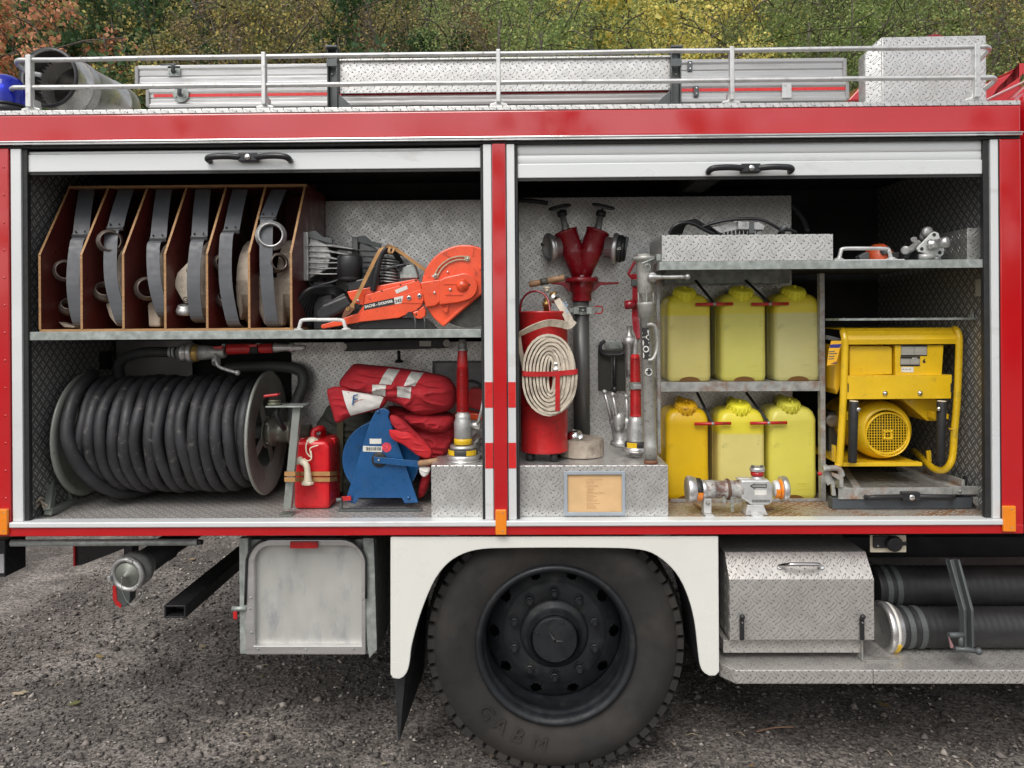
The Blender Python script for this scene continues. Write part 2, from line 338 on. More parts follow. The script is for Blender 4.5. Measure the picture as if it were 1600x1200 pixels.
# loose stones: nobody could count them
def fast_mesh(name, verts, nper, faces_per, m, kind, cnt, label=None, cat=None):
    me = bpy.data.meshes.new(name); f = np.array(faces_per); nf, k = f.shape
    allf = (f[None]+np.arange(cnt)[:, None, None]*nper).reshape(-1, k)
    me.vertices.add(len(verts)); me.vertices.foreach_set('co', np.asarray(verts, dtype=np.float32).ravel())
    me.loops.add(allf.size); me.loops.foreach_set('vertex_index', allf.ravel().astype(np.int32))
    me.polygons.add(len(allf)); me.polygons.foreach_set('loop_start', np.arange(0, allf.size, k, dtype=np.int32))
    me.update(calc_edges=True); me.materials.append(m); return me
def island_mat(name, cols, rough=.8, trans=0.0):
    m = bpy.data.materials.new(name); m.use_nodes = True; t = m.node_tree; b = t.nodes['Principled BSDF']; g = t.nodes.new('ShaderNodeNewGeometry'); r = t.nodes.new('ShaderNodeValToRGB')
    r.color_ramp.interpolation = 'CONSTANT' if len(cols) > 3 else 'LINEAR'
    while len(r.color_ramp.elements) < len(cols): r.color_ramp.elements.new(.5)
    for i, c in enumerate(cols): r.color_ramp.elements[i].position = i/len(cols); r.color_ramp.elements[i].color = (*c, 1)
    t.links.new(g.outputs['Random Per Island'], r.inputs[0]); t.links.new(r.outputs[0], b.inputs['Base Color']); b.inputs['Roughness'].default_value = rough
    b.inputs['Specular IOR Level'].default_value = .3
    if trans:
        tr = t.nodes.new('ShaderNodeBsdfTranslucent'); t.links.new(r.outputs[0], tr.inputs[0]); mx = t.nodes.new('ShaderNodeMixShader'); mx.inputs[0].default_value = trans
        t.links.new(b.outputs[0], mx.inputs[1]); t.links.new(tr.outputs[0], mx.inputs[2]); t.links.new(mx.outputs[0], t.nodes['Material Output'].inputs[0])
    return m
rng = np.random.default_rng(5)
def stones(name, n, xr_, yr_, smin, smax, m, p=2.2):
    base = np.array([(1,0,0),(-1,0,0),(0,1,0),(0,-1,0),(0,0,1),(0,0,-1)], float)
    c = np.stack([rng.uniform(*xr_, n), yr_[0]+(yr_[1]-yr_[0])*rng.random(n)**1.25, np.zeros(n)], 1)
    # drop stones in loose drifts
    s = smin+(smax-smin)*rng.random(n)**p*1.0
    v = base[None]*s[:, None, None]*rng.uniform(.55, 1.25, (n, 6, 3))
    v[:, :, 2] *= .6
    v += (rng.random((n, 6, 3))-.5)*s[:, None, None]*.5
    a = rng.uniform(0, 2*PI, n); ca, sa = np.cos(a)[:, None], np.sin(a)[:, None]
    x = v[:, :, 0]*ca-v[:, :, 1]*sa; y = v[:, :, 0]*sa+v[:, :, 1]*ca
    v = np.stack([x, y, v[:, :, 2]], 2)+c[:, None]; v[:, :, 2] += s[:, None]*.15
    F = [(0,2,4),(2,1,4),(1,3,4),(3,0,4),(2,0,5),(1,2,5),(3,1,5),(0,3,5)]
    me = fast_mesh(name, v.reshape(-1, 3), 6, F, m, 'stuff', n)
    o = bpy.data.objects.new(name, me); COL.objects.link(o); return o
SM = island_mat('gravel_stones', [tuple(1.75*(q*.75+.25*sum(c_)/3) for q in c_) for c_ in [(.045,.037,.033),(.07,.058,.050),(.10,.083,.072),(.15,.125,.108),(.055,.046,.042),(.09,.075,.066),(.24,.21,.18),(.07,.06,.055),(.12,.10,.09),(.035,.031,.03)]])
tag(stones('gravel', 42000, (-3.2, 3.2), (-.1, 5.5), .004, .014, SM, 2.6), 'loose grey brown gravel spread under and behind the fire engine', 'gravel', None, 'stuff')
tag(stones('coarse_stones', 900, (-3.0, 3.0), (.0, 4.5), .012, .030, SM, 2.5), 'larger pebbles scattered over the gravel yard', 'stones', None, 'stuff')
# ---- leaves
def leaf_cloud(n, centers, radii, size, jitter=.5, elong=1.5):
    "n leaf-sized rhombus faces gathered in clumps"
    ci = rng.integers(0, len(centers), n); d = rng.normal(size=(n, 3)); d /= np.linalg.norm(d, axis=1)[:, None]
    p = centers[ci]+d*(radii[ci]*rng.random(n)**.45)[:, None]
    u = rng.normal(size=(n, 3)); u /= np.linalg.norm(u, axis=1)[:, None]; w_ = rng.normal(size=(n, 3)); v = np.cross(u, w_); v /= np.linalg.norm(v, axis=1)[:, None]
    s = size*rng.uniform(.55, 1.3, n)[:, None]
    return np.stack([p-u*s*elong*.5, p+v*s*.5, p+u*s*elong*.5, p-v*s*.5], 1)
def crown_mesh(name, n, rx, rz, h0, size, m, nclump=58):
    d = rng.normal(size=(nclump, 3)); d /= np.linalg.norm(d, axis=1)[:, None]
    rad = rng.uniform(.35, 1.0, nclump)**.6
    c = d*rad[:, None]*np.array([rx, rx, rz])+np.array([0, 0, h0+rz]); r = rng.uniform(.22, .60, nclump)*rx*.50
    v = leaf_cloud(n, c, r, size)
    return fast_mesh(name, v.reshape(-1, 3), 4, [(0,1,2,3)], m, None, n), c
BARK = M('bark', (.10,.085,.07), .9, 0, var=.3, scale=12, bump=.01, bscale=40)
def trunk_mesh(name, h, centers, r=.09):
    mb = MB(); top = Vector((rng.uniform(-.3, .3), rng.uniform(-.3, .3), h))
    mid = Vector((top.x*.3+rng.uniform(-.1,.1), top.y*.4, h*.5)); pts = spl([(0,0,-.6), (0,0,.4), mid, top], 5)
    mb.tube(pts, [r*(1-.75*i/(len(pts)-1)) for i in range(len(pts))], 7)
    for c in centers[::3]:
        c = Vector(c); t_ = min(.95, max(.15, (c.z-1.0)/h*.8)); s = pts[int(t_*(len(pts)-1))]
        q = s.lerp(c, .5)+Vector((0,0,.15)); l = spl([s, q, c], 3); mb.tube(l, [r*.35*(1-.75*i/(len(l)-1)) for i in range(len(l))], 4)
    # thin twigs
    for _ in range(70):
        c = Vector(centers[rng.integers(0, len(centers))]); e = c+Vector(rng.normal(size=3)*.55); mb.tube([c, c.lerp(e, .5)+Vector((0,0,.06)), e], .010, 3)
    me = bpy.data.meshes.new(name); me.from_pydata(mb.v, [], mb.f); me.polygons.foreach_set('use_smooth', mb.sm); me.materials.append(BARK); return me
KINDS = {
 'red':    ([(.38,.13,.06),(.30,.17,.07),(.42,.19,.09),(.20,.16,.04),(.28,.10,.045),(.12,.13,.04)], .085, 'shrub with orange and salmon autumn leaves'),
 'ivy':    ([(.022,.050,.018),(.035,.075,.024),(.05,.10,.03),(.028,.06,.02)], .10, 'dark green ivy covered tree'),
 'olive':  ([(.13,.125,.035),(.09,.105,.03),(.20,.17,.04),(.065,.08,.025),(.34,.27,.045),(.12,.10,.035)], .065, 'olive green thicket tree with scattered yellow leaves'),
 'brown':  ([(.13,.095,.05),(.09,.07,.04),(.19,.12,.055),(.10,.09,.03),(.24,.17,.05),(.07,.06,.035)], .06, 'brown and rust coloured half bare thicket tree'),
 'green':  ([(.12,.17,.04),(.16,.21,.05),(.085,.13,.032),(.21,.24,.06),(.10,.13,.035)], .055, 'light green leafy tree'),
 'yellow': ([(.52,.34,.045),(.42,.31,.04),(.20,.21,.04),(.58,.36,.05),(.28,.25,.045),(.14,.16,.035)], .085, 'golden yellow autumn tree'),
 'dgreen': ([(.075,.105,.03),(.055,.08,.025),(.11,.14,.035),(.14,.16,.04),(.085,.085,.03)], .055, 'mid green tree with dense small leaves'),
}
protos = {}
for kd, (cols, ls, lab) in KINDS.items():
    m = island_mat(kd+'_leaves', [tuple(min(.9, 2.35*(q*.80+.20*sum(c_)/3)) for q in c_) for c_ in cols], .6, .4); protos[kd] = []
    for v in range(2):
        n = 16000 if ls < .07 else 12000; ls = ls*.66
        me, cs = crown_mesh(kd+'_crown', n, 1.75, 2.7, .5, ls, m); tm = trunk_mesh(kd+'_trunk', 5.0, cs); protos[kd].append((me, tm))
def tree(kd, x, y, s, label, group):
    me, tm = protos[kd][random.randrange(2)]; z = hill(x, y)-.1 if y > 8.5 else 0
    r = thing('autumn_tree' if kd != 'ivy' else 'ivy_covered_tree', label, 'tree', (x, y, z), group); r.rotation_euler.z = random.uniform(0, 6.28); r.scale = (s*random.uniform(.9,1.1), s*random.uniform(.9,1.1), s)
    for nm, mm in (('crown', me), ('trunk', tm)):
        o = bpy.data.objects.new(nm, mm); COL.objects.link(o); o.parent = r
    return r
# front row across the picture, placed where each colour stands in the photograph
seq = [(-10,'red'),(55,'red'),(125,'ivy'),(195,'ivy'),(265,'olive'),(335,'olive'),(405,'brown'),(470,'olive'),(535,'olive'),(590,'ivy'),(640,'brown'),(700,'brown'),(765,'green'),(835,'green'),(900,'green'),(975,'yellow'),(1045,'yellow'),(1120,'yellow'),(1185,'dgreen'),(1255,'green'),(1325,'green'),(1395,'green'),(1465,'dgreen'),(1535,'brown'),(1605,'olive')]
LB = {'red':'orange and salmon leaved shrub on the slope above the {}','ivy':'dark green ivy clad tree on the slope above the {}','olive':'olive thicket tree with yellow flecks above the {}','brown':'rusty half bare thicket tree above the {}','green':'light green leafy tree above the {}','yellow':'golden yellow autumn tree above the {}','dgreen':'mid green small leaved tree above the {}'}
def place_word(px):
    for lim, wd in ((20,'blue beacon'),(90,'open end of the metal duct'),(160,'body of the metal duct'),(235,'sloping end of the metal duct'),(300,'left ladder end'),(370,'ladder left of the second rail post'),(440,'second rail post'),(500,'ladder just left of the grey bracket'),(560,'left grey bracket'),(610,'left end of the tread board'),(665,'left part of the tread board'),(730,'tread board left of the middle rail post'),(800,'middle rail post'),(865,'tread board right of the middle rail post'),(935,'centre right of the tread board'),(1010,'right end of the tread board'),(1085,'right grey bracket'),(1150,'fourth rail post'),(1215,'ladder right of the fourth rail post'),(1290,'right ladder section'),(1355,'right ladder end'),(1425,'sloped left edge of the roof chest'),(1500,'middle of the roof chest'),(1565,'right edge of the roof chest'),(9999,'cab roof at the right')):
        if px < lim: return wd
for px, kd in seq:
    Yt = random.uniform(10.8, 12.3); p = P(px, 60, Yt); s = (p.z+.55-hill(p.x, Yt))/5.4
    tree(kd, p.x, Yt, max(1.0, s)*random.uniform(.97, 1.08), LB[kd].format(place_word(px)), 'trees on the wooded slope')
# rows further up the slope fill the gaps
for row, yy in enumerate((14.3, 16.8, 19.6, 23.2, 27.5)):
    n = 14+row*2; wd = 11.5+row*2.6
    for k in range(n):
        x = -wd+2*wd*(k+.5)/n+random.uniform(-.4, .4); q = (x/((yy+2.9))*FPX+VPX); kd = min(seq, key=lambda s_: abs(s_[0]-q))[1]
        if random.random() < .3: kd = random.choice(['olive','brown','green','dgreen'])
        tree(kd, x, yy+random.uniform(-.5,.5), random.uniform(1.15, 1.4), '{} tree, {} row, behind the {}'.format({'red':'orange leaved','ivy':'ivy clad','olive':'olive','brown':'rusty brown','green':'light green','yellow':'golden yellow','dgreen':'mid green'}[kd], ('second','third','fourth','fifth','last')[row], place_word(q) if -60 < q < 1660 else ('truck rear, past the left edge' if q < 0 else 'cab, past the right edge')), 'trees further up the slope')
# undergrowth
cs = np.array([(rng.uniform(-13, 13), y, 0) for y in rng.uniform(8.8, 26, 900)]); cs[:, 2] = [hill(x, y)+rng.uniform(.1, 1.3) for x, y, _ in cs]
v = leaf_cloud(60000, cs, rng.uniform(.4, .9, 900), .09)
me = fast_mesh('undergrowth', v.reshape(-1, 3), 4, [(0,1,2,3)], island_mat('undergrowth_leaves', [(.10,.10,.03),(.07,.085,.03),(.15,.12,.05),(.20,.15,.05),(.05,.06,.02)], .7, .3), None, 60000)
o = bpy.data.objects.new('undergrowth', me); COL.objects.link(o); tag(o, 'tangled brush and bramble covering the slope under the trees', 'undergrowth', None, 'stuff')
# trees on the near side of the yard (behind the photographer; the red paint mirrors them)
for k, (x, y) in enumerate(((-16.5,-24),(-12,-25),(-3,-24),(1.0,-23),(7.5,-24),(10,-25),(17,-23))):
    tree(random.choice(['dgreen','olive','green']), x, y, random.uniform(1.45, 2.3), ['leftmost','second','third','fourth','fifth','sixth','rightmost'][k]+' of the trees across the yard facing the fire engine', 'trees across the yard')
# fallen leaves and twigs
v = leaf_cloud(130, np.array([(rng.uniform(-3, 3), rng.uniform(.1, 4.5), .0) for _ in range(130)]), np.full(130, .02), .04)
v[:, :, 2] = v[:, :, 2]*.12+.012
me = fast_mesh('fallen_leaves', v.reshape(-1, 3), 4, [(0,1,2,3)], island_mat('dry_leaves', [(.30,.22,.08),(.22,.15,.08),(.36,.30,.20),(.16,.16,.06),(.40,.33,.22)], .8), None, 130)
o = bpy.data.objects.new('fallen_leaves', me); COL.objects.link(o); tag(o, 'dry fallen leaves and chips lying on the gravel', 'leaves', None, 'stuff')
p = PZ(1182, 1143, .012); q = PZ(1240, 1136, .015)
mb = MB(); mb.tube(spl([p, p.lerp(q, .5)+Vector((0,0,.008)), q], 4), .004, 6); mb.build('twig', M('dry_twig', (.25,.15,.1), .8), None, loc=p, cat='twig', label='thin brown twig on the gravel below the running board')
TWK = bpy.data.materials['dry_twig']
mb = MB(); nrng = random.Random(3)
for _ in range(70):
    x, y = nrng.uniform(-2.8, 2.8), nrng.uniform(.1, 4); a = nrng.uniform(0, 3.14); l = nrng.uniform(.02, .06); mb.tube([(x, y, .012), (x+l*.5*math.cos(a), y+l*.5*math.sin(a), .02), (x+l*math.cos(a), y+l*math.sin(a), .012)], .002, 4)
mb.build('wood_chips', M('pale_wood_chips', (.40,.32,.22), .8), None, kind='stuff', label='small pale twigs and wood chips strewn over the gravel', cat='wood chips')
# ================================================================ the truck
def leafy_frame(): pass
FZ = P(800, 812, .03).z                      # compartment floor level
truck = thing('fire_truck', 'red fire engine with both roller shutters open over its equipment lockers', 'fire engine', (0, 1.2, 0))
T = truck
def tb(name, m, a, b, bevel=.0015, **k): return MB().box(a, b).build(name, m, T, bevel=bevel, **k)
XL, XR = P(-70, 500).x, P(1597, 500).x      # body ends
def zc(py, Y=0, px=800): return P(px, py, Y).z
def xc(px, Y=0, py=520): return P(px, py, Y).x
zt = zc(172); zf0 = zc(213); zm0 = zc(221.5); zsill1 = zc(813, .0); zsill0 = zc(821.5); zbot = zc(836)
# roof
tb('roof_deck', TR, (XL, .0, zt-.0), (XR, 2.36, zt+.018), .002)
bm = MB(); bm.box((XL+.14, .0, zf0), (XR, .03, zt-.001)); bm.build('fascia_panel', RED, T, bevel=.006)
tb('fascia_corner_panel', RED, (XL, .004, zf0), (XL+.137, .03, zt-.003), .004)
mb = MB(); mb.box((XL, -.010, zm0+.004), (XR, .03, zf0-.001)); mb.box((XL, -.018, zm0+.0115), (XR, -.010, zf0-.004)); mb.build('drip_moulding', CHROME, T, bevel=.002)
tb('shadow_gasket', BLACK, (XL, .005, zm0-.006), (XR, .05, zm0+.004), .001)
ztop = zm0-.006
# ceiling, rear, far side
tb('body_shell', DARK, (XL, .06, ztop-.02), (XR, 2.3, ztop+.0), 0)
tb('far_side_wall', RED, (XL, 2.31, zbot), (XR, 2.35, zt-.004), .003)
tb('rear_wall', RED, (XL, .062, zbot+.001), (XL+.03, 2.30, ztop-.021), .003)
tb('front_bulkhead', DARK, (XR-.03, .062, zbot+.001), (XR-.002, 2.30, ztop-.021), 0)
def strip(name, m, xa, xb, Y0, Y1, z0, z1, bevel=.001, **k): return tb(name, m, (xa, Y0, z0), (xb, Y1, z1), bevel, **k)
# side panels and pillars (x measured at mid height)
x14 = xc(14.5); side = strip('rear_side_panel', RED, XL, x14, .0, .045, zbot+.003, ztop-.001, .003)
for k in range(13):
    z = zc(254+43.5*k); b = MB(); b.lathe((xc(7.5), .001, z), (0,-1,0), [(0,.0055),(.0015,.005),(.003,.0028),(.0033,.0)], 10, True, False); b.build('rivet', RED, side)
xa, xb = xc(1564), XR
strip('front_side_panel', RED, xa, xb, .0, .045, zbot+.003, ztop-.001, .005)
pa, pb = xc(770.5), xc(791.5)
strip('door_pillar', RED, pa, pb, -.004, .045, zsill1+.002, ztop-.001, .003)
def rail(px0, px1, stripes=False):
    x0, x1 = xc(px0), xc(px1)
    r = strip('shutter_guide_rail', WALU, x0, x1, .004, .05, zsill1+.001, ztop-.002, .002)
    if stripes:
        for (ya, yb) in ((597, 637), (692, 732)):
            MB().box((x0+.001, .0025, zc(yb)), (x1-.001, .0038, zc(ya))).build('red_reflective_strip', REDREF, r)
    return r
rail(17, 33); rail(756.5, 769.5, True); rail(793, 805.5, True); rail(1550.5, 1562.5)
for a, b in ((33.5, 41), (752.0, 756), (806, 810.5), (1541, 1550)):
    strip('shutter_seal', BLACK, xc(a), xc(b), .012, .034, zsill1+.001, ztop-.002, .002)
strip('rubber_gap_trim', BLACK, xc(769.6), xc(770.4), .003, .045, zsill1+.002, ztop-.002, 0)
strip('rubber_gap_trim', BLACK, xc(791.6), xc(792.9), .003, .045, zsill1+.002, ztop-.002, 0)
strip('rubber_gap_trim', BLACK, xc(1562.6), xc(1563.9), .003, .045, zsill1+.002, ztop-.002, 0)
# sill
mb = MB(); mb.box((xc(15), -.012, zsill0), (xc(1568), .05, zsill1)); mb.build('sill_rail', WALU, T, bevel=.004)
strip('sill_panel', RED, XL, XR, -.002, .05, zbot, zsill0-.001, .003)
def reflector(x0, x1, y0, y1):
    r = MB(); a = P(x0, y0, -.016); b = P(x1, y1, -.016); r.box((a.x, -.016, b.z), (b.x, -.003 if x0 > 1 else -.001, a.z)); o = r.build('amber_reflector', AMBER, T, bevel=.003)
    for yy in (y0+5, y1-6):
        c = P((x0+x1)/2+3, yy, -.0165); MB().lathe((c.x, -.016, c.z), (0,-1,0), [(0,.003),(.0012,.002)], 8).build('screw', GALV, o)
reflector(-6, 11, 796, 836); reflector(774, 791.5, 797, 836); reflector(1568, 1588, 791, 831)
# roller shutters -------------------------------------------------
def slat(parent, x0, x1, za, zb, Y=.028):
    "one aluminium slat, slightly bowed outwards"
    n = 6; pr = []
    for k in range(n+1):
        t = k/n; z = za+(zb-za)*t; pr.append((Y-.0035*math.sin(PI*min(max(t, .0), 1))**.5, z))
    poly = [(x0, y, z) for y, z in pr]+[(x0, Y+.012, zb), (x0, Y+.012, za)]
    return MB().prism(poly, (x1-x0, 0, 0)).build('slat', WALU, parent)
def bar_handle(parent, px, py, Y, wpx=64, m=BPLAST):
    c = P(px, py, Y); w = wpx/400; mb = MB()
    for s in (-1, 1):
        path = [(c.x+s*t*w, Y-d, c.z+h) for t, d, h in ((.18,.022,.001),(.5,.034,.003),(.85,.036,.001),(.96,.032,-.003),(1.0,.018,-.007),(.99,.0,-.009))]
        mb.tube(spl(path, 4), [.013]*16+[.012]*5, 8)
    mb.box((c.x-.037, Y-.032, c.z-.016), (c.x+.037, Y, c.z+.018))
    o = mb.build('bar_handle', m, parent, bevel=.004)
    MB().lathe((c.x+.001, Y-.032, c.z), (0,-1,0), [(0,.012),(.004,.0115),(.006,.009),(.0062,.0)], 18).build('lock_cylinder', CHROME, parent if parent.name.startswith('x') else o) if parent is T else MB().lathe((c.x+.001, Y-.032, c.z), (0,-1,0), [(0,.012),(.004,.0115),(.006,.009),(.0062,.0)], 18).build('lock_cylinder', CHROME, parent)
    return o
def shutter(x0, x1, ys, hx, hy):
    Y = .028
    bot = MB().box((x0, Y-.008, zc(ys[-1], Y)), (x1, Y+.014, zc(ys[-2], Y)-.001)).build('roller_shutter', WALU, T, bevel=.003)
    for a, b in zip(ys[:-2], ys[1:-1]): slat(bot, x0, x1, zc(b, Y), zc(a, Y)-.0015)
    MB().box((x0+.002, Y-.004, zc(ys[-1], Y)-.011), (x1-.002, Y+.010, zc(ys[-1], Y)-.0005)).build('rubber_lip', BLACK, bot)
    MB().lathe(((x0+x1)/2-(x1-x0)/2+.01, .15, zc(ys[0], Y)+.02), (1,0,0), [(0,.085),(x1-x0-.02,.085)], 24).build('slat_roll', DARK, bot)
    bar_handle(bot, hx, hy, Y-.008)
    return bot
shutter(xc(34, .03), xc(753, .03), [229.5, 235, 262.5], 391, 248)
shutter(xc(808, .03), xc(1542, .03), [226, 242.5, 256.5, 279], 1170, 265)
# interior --------------------------------------------------------
DB = .56                                    # depth of the tread plate back panels
zi1 = ztop-.021
xl = xc(40, .036); xr = xc(1542, .036); xm0 = xc(752.5, .036); xm1 = xc(810, .036)
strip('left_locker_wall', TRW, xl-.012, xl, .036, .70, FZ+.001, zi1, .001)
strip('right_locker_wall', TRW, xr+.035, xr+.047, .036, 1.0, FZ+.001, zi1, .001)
strip('middle_wall_left', TRI, xm0-.0, xm0+.012, .036, .55, FZ+.001, zi1, .001)
strip('middle_wall_right', TRI, xm1-.012, xm1, .036, .55, FZ+.001, zi1, .001)
lf = MB().box((xl-.012, .051, FZ-.03), (xm0, 1.02, FZ)).build('locker_floor', TRFL, T)
MB().box((xm0+.001, .051, FZ-.03), (xr+.047, 1.02, FZ)).build('locker_floor', TRF, T)
MB().box((1.25, .80, .42), (XR+1.5, 1.75, zbot-.02)).build('underfloor_light_block', DARK, T, bevel=.02)  # added box, hidden from view, blocks light coming under the body from behind
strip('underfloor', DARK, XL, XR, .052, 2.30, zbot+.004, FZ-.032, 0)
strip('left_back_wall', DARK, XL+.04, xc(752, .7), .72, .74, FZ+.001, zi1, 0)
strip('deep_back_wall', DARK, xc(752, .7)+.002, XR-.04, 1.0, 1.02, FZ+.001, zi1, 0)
strip('left_back_upper_panel', FILMPLY, xc(440, .5), xc(497, DB-.02), .50, .512, zc(516, .5), zc(285, .5), .001)
a = P(497, 314, DB); strip('left_back_tread_panel', TR, a.x, xm0-.001, DB, DB+.006, zc(516, DB)+.0, a.z, .002)
strip('left_back_lower_panel', TR, xc(455, DB), xm0-.001, DB, DB+.006, FZ+.001, zc(533, DB), .002)
strip('left_back_grey_panel', M('smooth_grey_panel', (.30,.29,.28), .4, .5, var=.2, scale=4), xc(181, .66), xc(300, .66), .66, .67, FZ+.3, zc(528, .66), .002)
strip('wall_box', DARK, xc(125, .55), xc(155, .55), .55, .66, zc(575, .55), zc(545, .55), .004)
strip('wall_lamp', M('grey_lamp', (.2,.2,.19), .4), xc(41.5, .2), xc(52, .2), .16, .24, zc(318, .2), zc(290, .2), .004)
a = P(811, 309, DB); strip('middle_back_tread_panel', TR, xm1+.001, xc(1238, DB), DB, DB+.006, FZ+.001, a.z, .002)
strip('roof_crossbeam', DARK, xc(1070, .5), xc(1105, .5), .1, .9, zc(300, .5), zc(280, .5), .002)
# shelves
ZBX_ = P(925, 727, .055).z
s0 = MB(); zs = P(400, 516.5, .02).z; s0.box((xl+.001, .02, P(400, 529.5, .02).z), (xm0-.001, .026, zs)); s0.box((xl+.001, .0262, zs-.004), (xm0-.001, DB-.001, zs)); s0.build('equipment_shelf', GALV, T, bevel=.001)
zr = P(1290, 407, .02).z; zr0 = P(1290, 420, .02).z
s1 = MB(); x0, x1 = xc(1031, .02), xr-.001
s1.box((x0, .02, zr0), (x1, .026, zr)); s1.box((x0, .0262, zr-.004), (x1, .90, zr)); s1.box((x0, .0262, zr0), (x0+.004, .5, zr-.0042)); s1.build('equipment_shelf', GALV, T, bevel=.001)
strip('shelf_underside_rail', GALV, xc(1040, .45), xc(1235, .45), .45, .46, zr0-.035, zr-.005, .001)
YK = .30                                    # the jerrycan rack stands back from the sill
fr = MB()
xa_, xb_ = xc(1026.5, YK), xc(1031.5, YK); fr.box((xa_, YK, ZBX_+.001), (xb_, YK+.015, zr0-.001))
fr.box((xc(1281.5, YK), YK, FZ+.001), (xc(1289, YK), YK+.03, zr0-.001))
z1 = P(1160, 596.5, YK).z; z0_ = P(1160, 611.5, YK).z
fr.box((xb_+.001, YK+.001, z0_), (xc(1281, YK), YK+.006, z1)); fr.box((xb_+.001, YK+.007, z1-.004), (xc(1281, YK), DB-.002, z1-.001))
fr.box((xc(1046, YK), YK+.001, FZ+.001), (xc(1281, YK), YK+.006, FZ+.014))
fr.build('jerrycan_rack_frame', GALVR, T, bevel=.0008)
CZ1 = z1-.001
ux = xc(1289, YK)+.001; zb1_, zb2_ = P(1400, 500.5, .16).z, P(1400, 497, .16).z
mb = MB(); mb.box((ux, .16, zb1_), (xr+.034, .166, zb2_)); mb.box((ux, .1665, zb1_), (ux+.006, YK+.02, zb2_)); mb.box((xc(1519, .16), .16, zb2_), (xc(1522, .16), .175, P(1400, 488, .16).z)); mb.build('retaining_bar', GALV, T, bevel=.0006)
for k in range(7):
    c = P(1318+29*k+(k%2)*5, 496, .163); MB().lathe((c.x, .163, zb2_), (0,0,1), [(0,.003),(.002,.002)], 6).build('bolt', GALV, T)
strip('junction_box', M('junction_box_plastic', (.33,.31,.27), .5), xc(1533, .1), xr+.034, .08, .14, zc(468, .1), zc(440, .1), .004)
# checker plate boxes on the floor
def tbox(name, x0, y0, x1, z1, Ya, Yb, m=TR, z0=None):
    a = P(x0, y0, Ya); b = P(x1, y0, Ya); mb = MB(); mb.box((a.x, Ya, FZ+.001 if z0 is None else z0), (b.x, Yb, z1)); return mb.build(name, m, T, bevel=.003)
zb_ = P(925, 727, .055).z
tbox('step_box', 673.5, 727, 757, P(715, 727, .055).z, .055, .50)
sb = tbox('step_box', 811.5, 727, 1044, zb_, .055, DB-.001)
# paper list in a grey frame
A = P(881, 736, .05); B = P(977, 805, .05); fw = 5.5/400
o_ = [(A.x,.050,A.z),(B.x,.050,A.z),(B.x,.050,B.z),(A.x,.050,B.z)]; i_ = [(A.x+fw,.050,A.z-fw),(B.x-fw,.050,A.z-fw),(B.x-fw,.050,B.z+fw),(A.x+fw,.050,B.z+fw)]
FRM = M('grey_plastic_frame', (.33,.37,.41), .4, 0, var=.08)
df = MB().ringplate(o_, i_, (0,-.008,0)).build('document_frame', FRM, sb, bevel=.002)
MB().box((A.x+.004, .0515, B.z+.004), (B.x-.004, .0545, A.z-.004)).build('paper_sheet', PAPER, sb)
Zp = ZM(880, 740, 16); mb = MB(); rows = [(550,985,150),(550,835,183),(580,765,215),(580,760,250),(590,870,296),(550,885,327),(590,765,360),(590,800,392),(590,740,424),(590,750,458),(600,1040,472),(590,1040,503),(560,775,536),(590,830,567),(590,760,600),(560,750,632),(590,870,665),(590,820,700),(590,920,743),(590,755,776),(590,810,808),(590,790,838),(590,860,872)]
for a, b, y in rows:
    x = a
    while x < b:
        l = random.uniform(14, 60); p = Zp(x, y, .051); q = Zp(min(x+l, b), y+7, .051); mb.box((p.x, .0508, q.z), (q.x, .0514, p.z)); x += l+random.uniform(5, 14)
mb.build('printed_list', FADED, sb)
# roof railing ----------------------------------------------------
YR = .035
rl = thing  # (kept as one part of the truck)
def hoop(name, yl, yr, pl, pr, dx):
    zl = P(pl, yl, YR); zr_ = P(pr, yr, YR); pts = [(zl.x+.02, YR+.12, zl.z-.035 if dx else zl.z-.02), (zl.x-.012, YR+.08, zl.z-.02), (zl.x-.018, YR+.03, zl.z-.004), (zl.x+.005, YR+.004, zl.z), (zl.x+.04, YR, zl.z)]
    mid = [(zl.x+(zr_.x-zl.x)*t, YR, zl.z+(zr_.z-zl.z)*t+random.uniform(-.0015, .0015)) for t in np.linspace(.06, .94, 14)]
    end = [(zr_.x-.04, YR, zr_.z), (zr_.x-.005, YR+.004, zr_.z), (zr_.x+.018, YR+.03, zr_.z-.004), (zr_.x+.012, YR+.08, zr_.z-.02)]
    mb = MB(); mb.tube(spl(pts+mid+end, 5), .0095, 12); return mb.build(name, SILVER, T)
RAILM = SILVER
hoop('roof_rail', 94, 73, 26, 1545, 0); hoop('roof_rail', 137, 121, 18, 1554, 1)
for k, px in enumerate((47, 413, 778.5, 1142.5, 1524)):
    yt = 90-(px/1600)*19; c = P(px, yt, YR); base = zt+.026; mb = MB(); wd = .0085 if 0 < k < 4 else .011
    mb.box((c.x-wd, YR-.016, base+.012), (c.x+wd, YR+.012, c.z+.006))
    mb.prism([(c.x-wd-.028, YR+.0, base+.002), (c.x+wd+.028, YR, base+.002), (c.x+wd+.026, YR, base+.010), (c.x+wd+.004, YR, base+.016), (c.x+wd, YR, base+.05), (c.x-wd, YR, base+.05), (c.x-wd-.004, YR, base+.016), (c.x-wd-.026, YR, base+.010)], (0, .05, 0))
    o = mb.build('rail_post', SILVER, T, bevel=.003)
    for s in (-1, 1): MB().lathe((c.x+s*.03, YR+.03, base+.001), (0,0,1), [(0,.006),(.006,.006),(.009,.003)], 8).build('bolt', GALV, o)
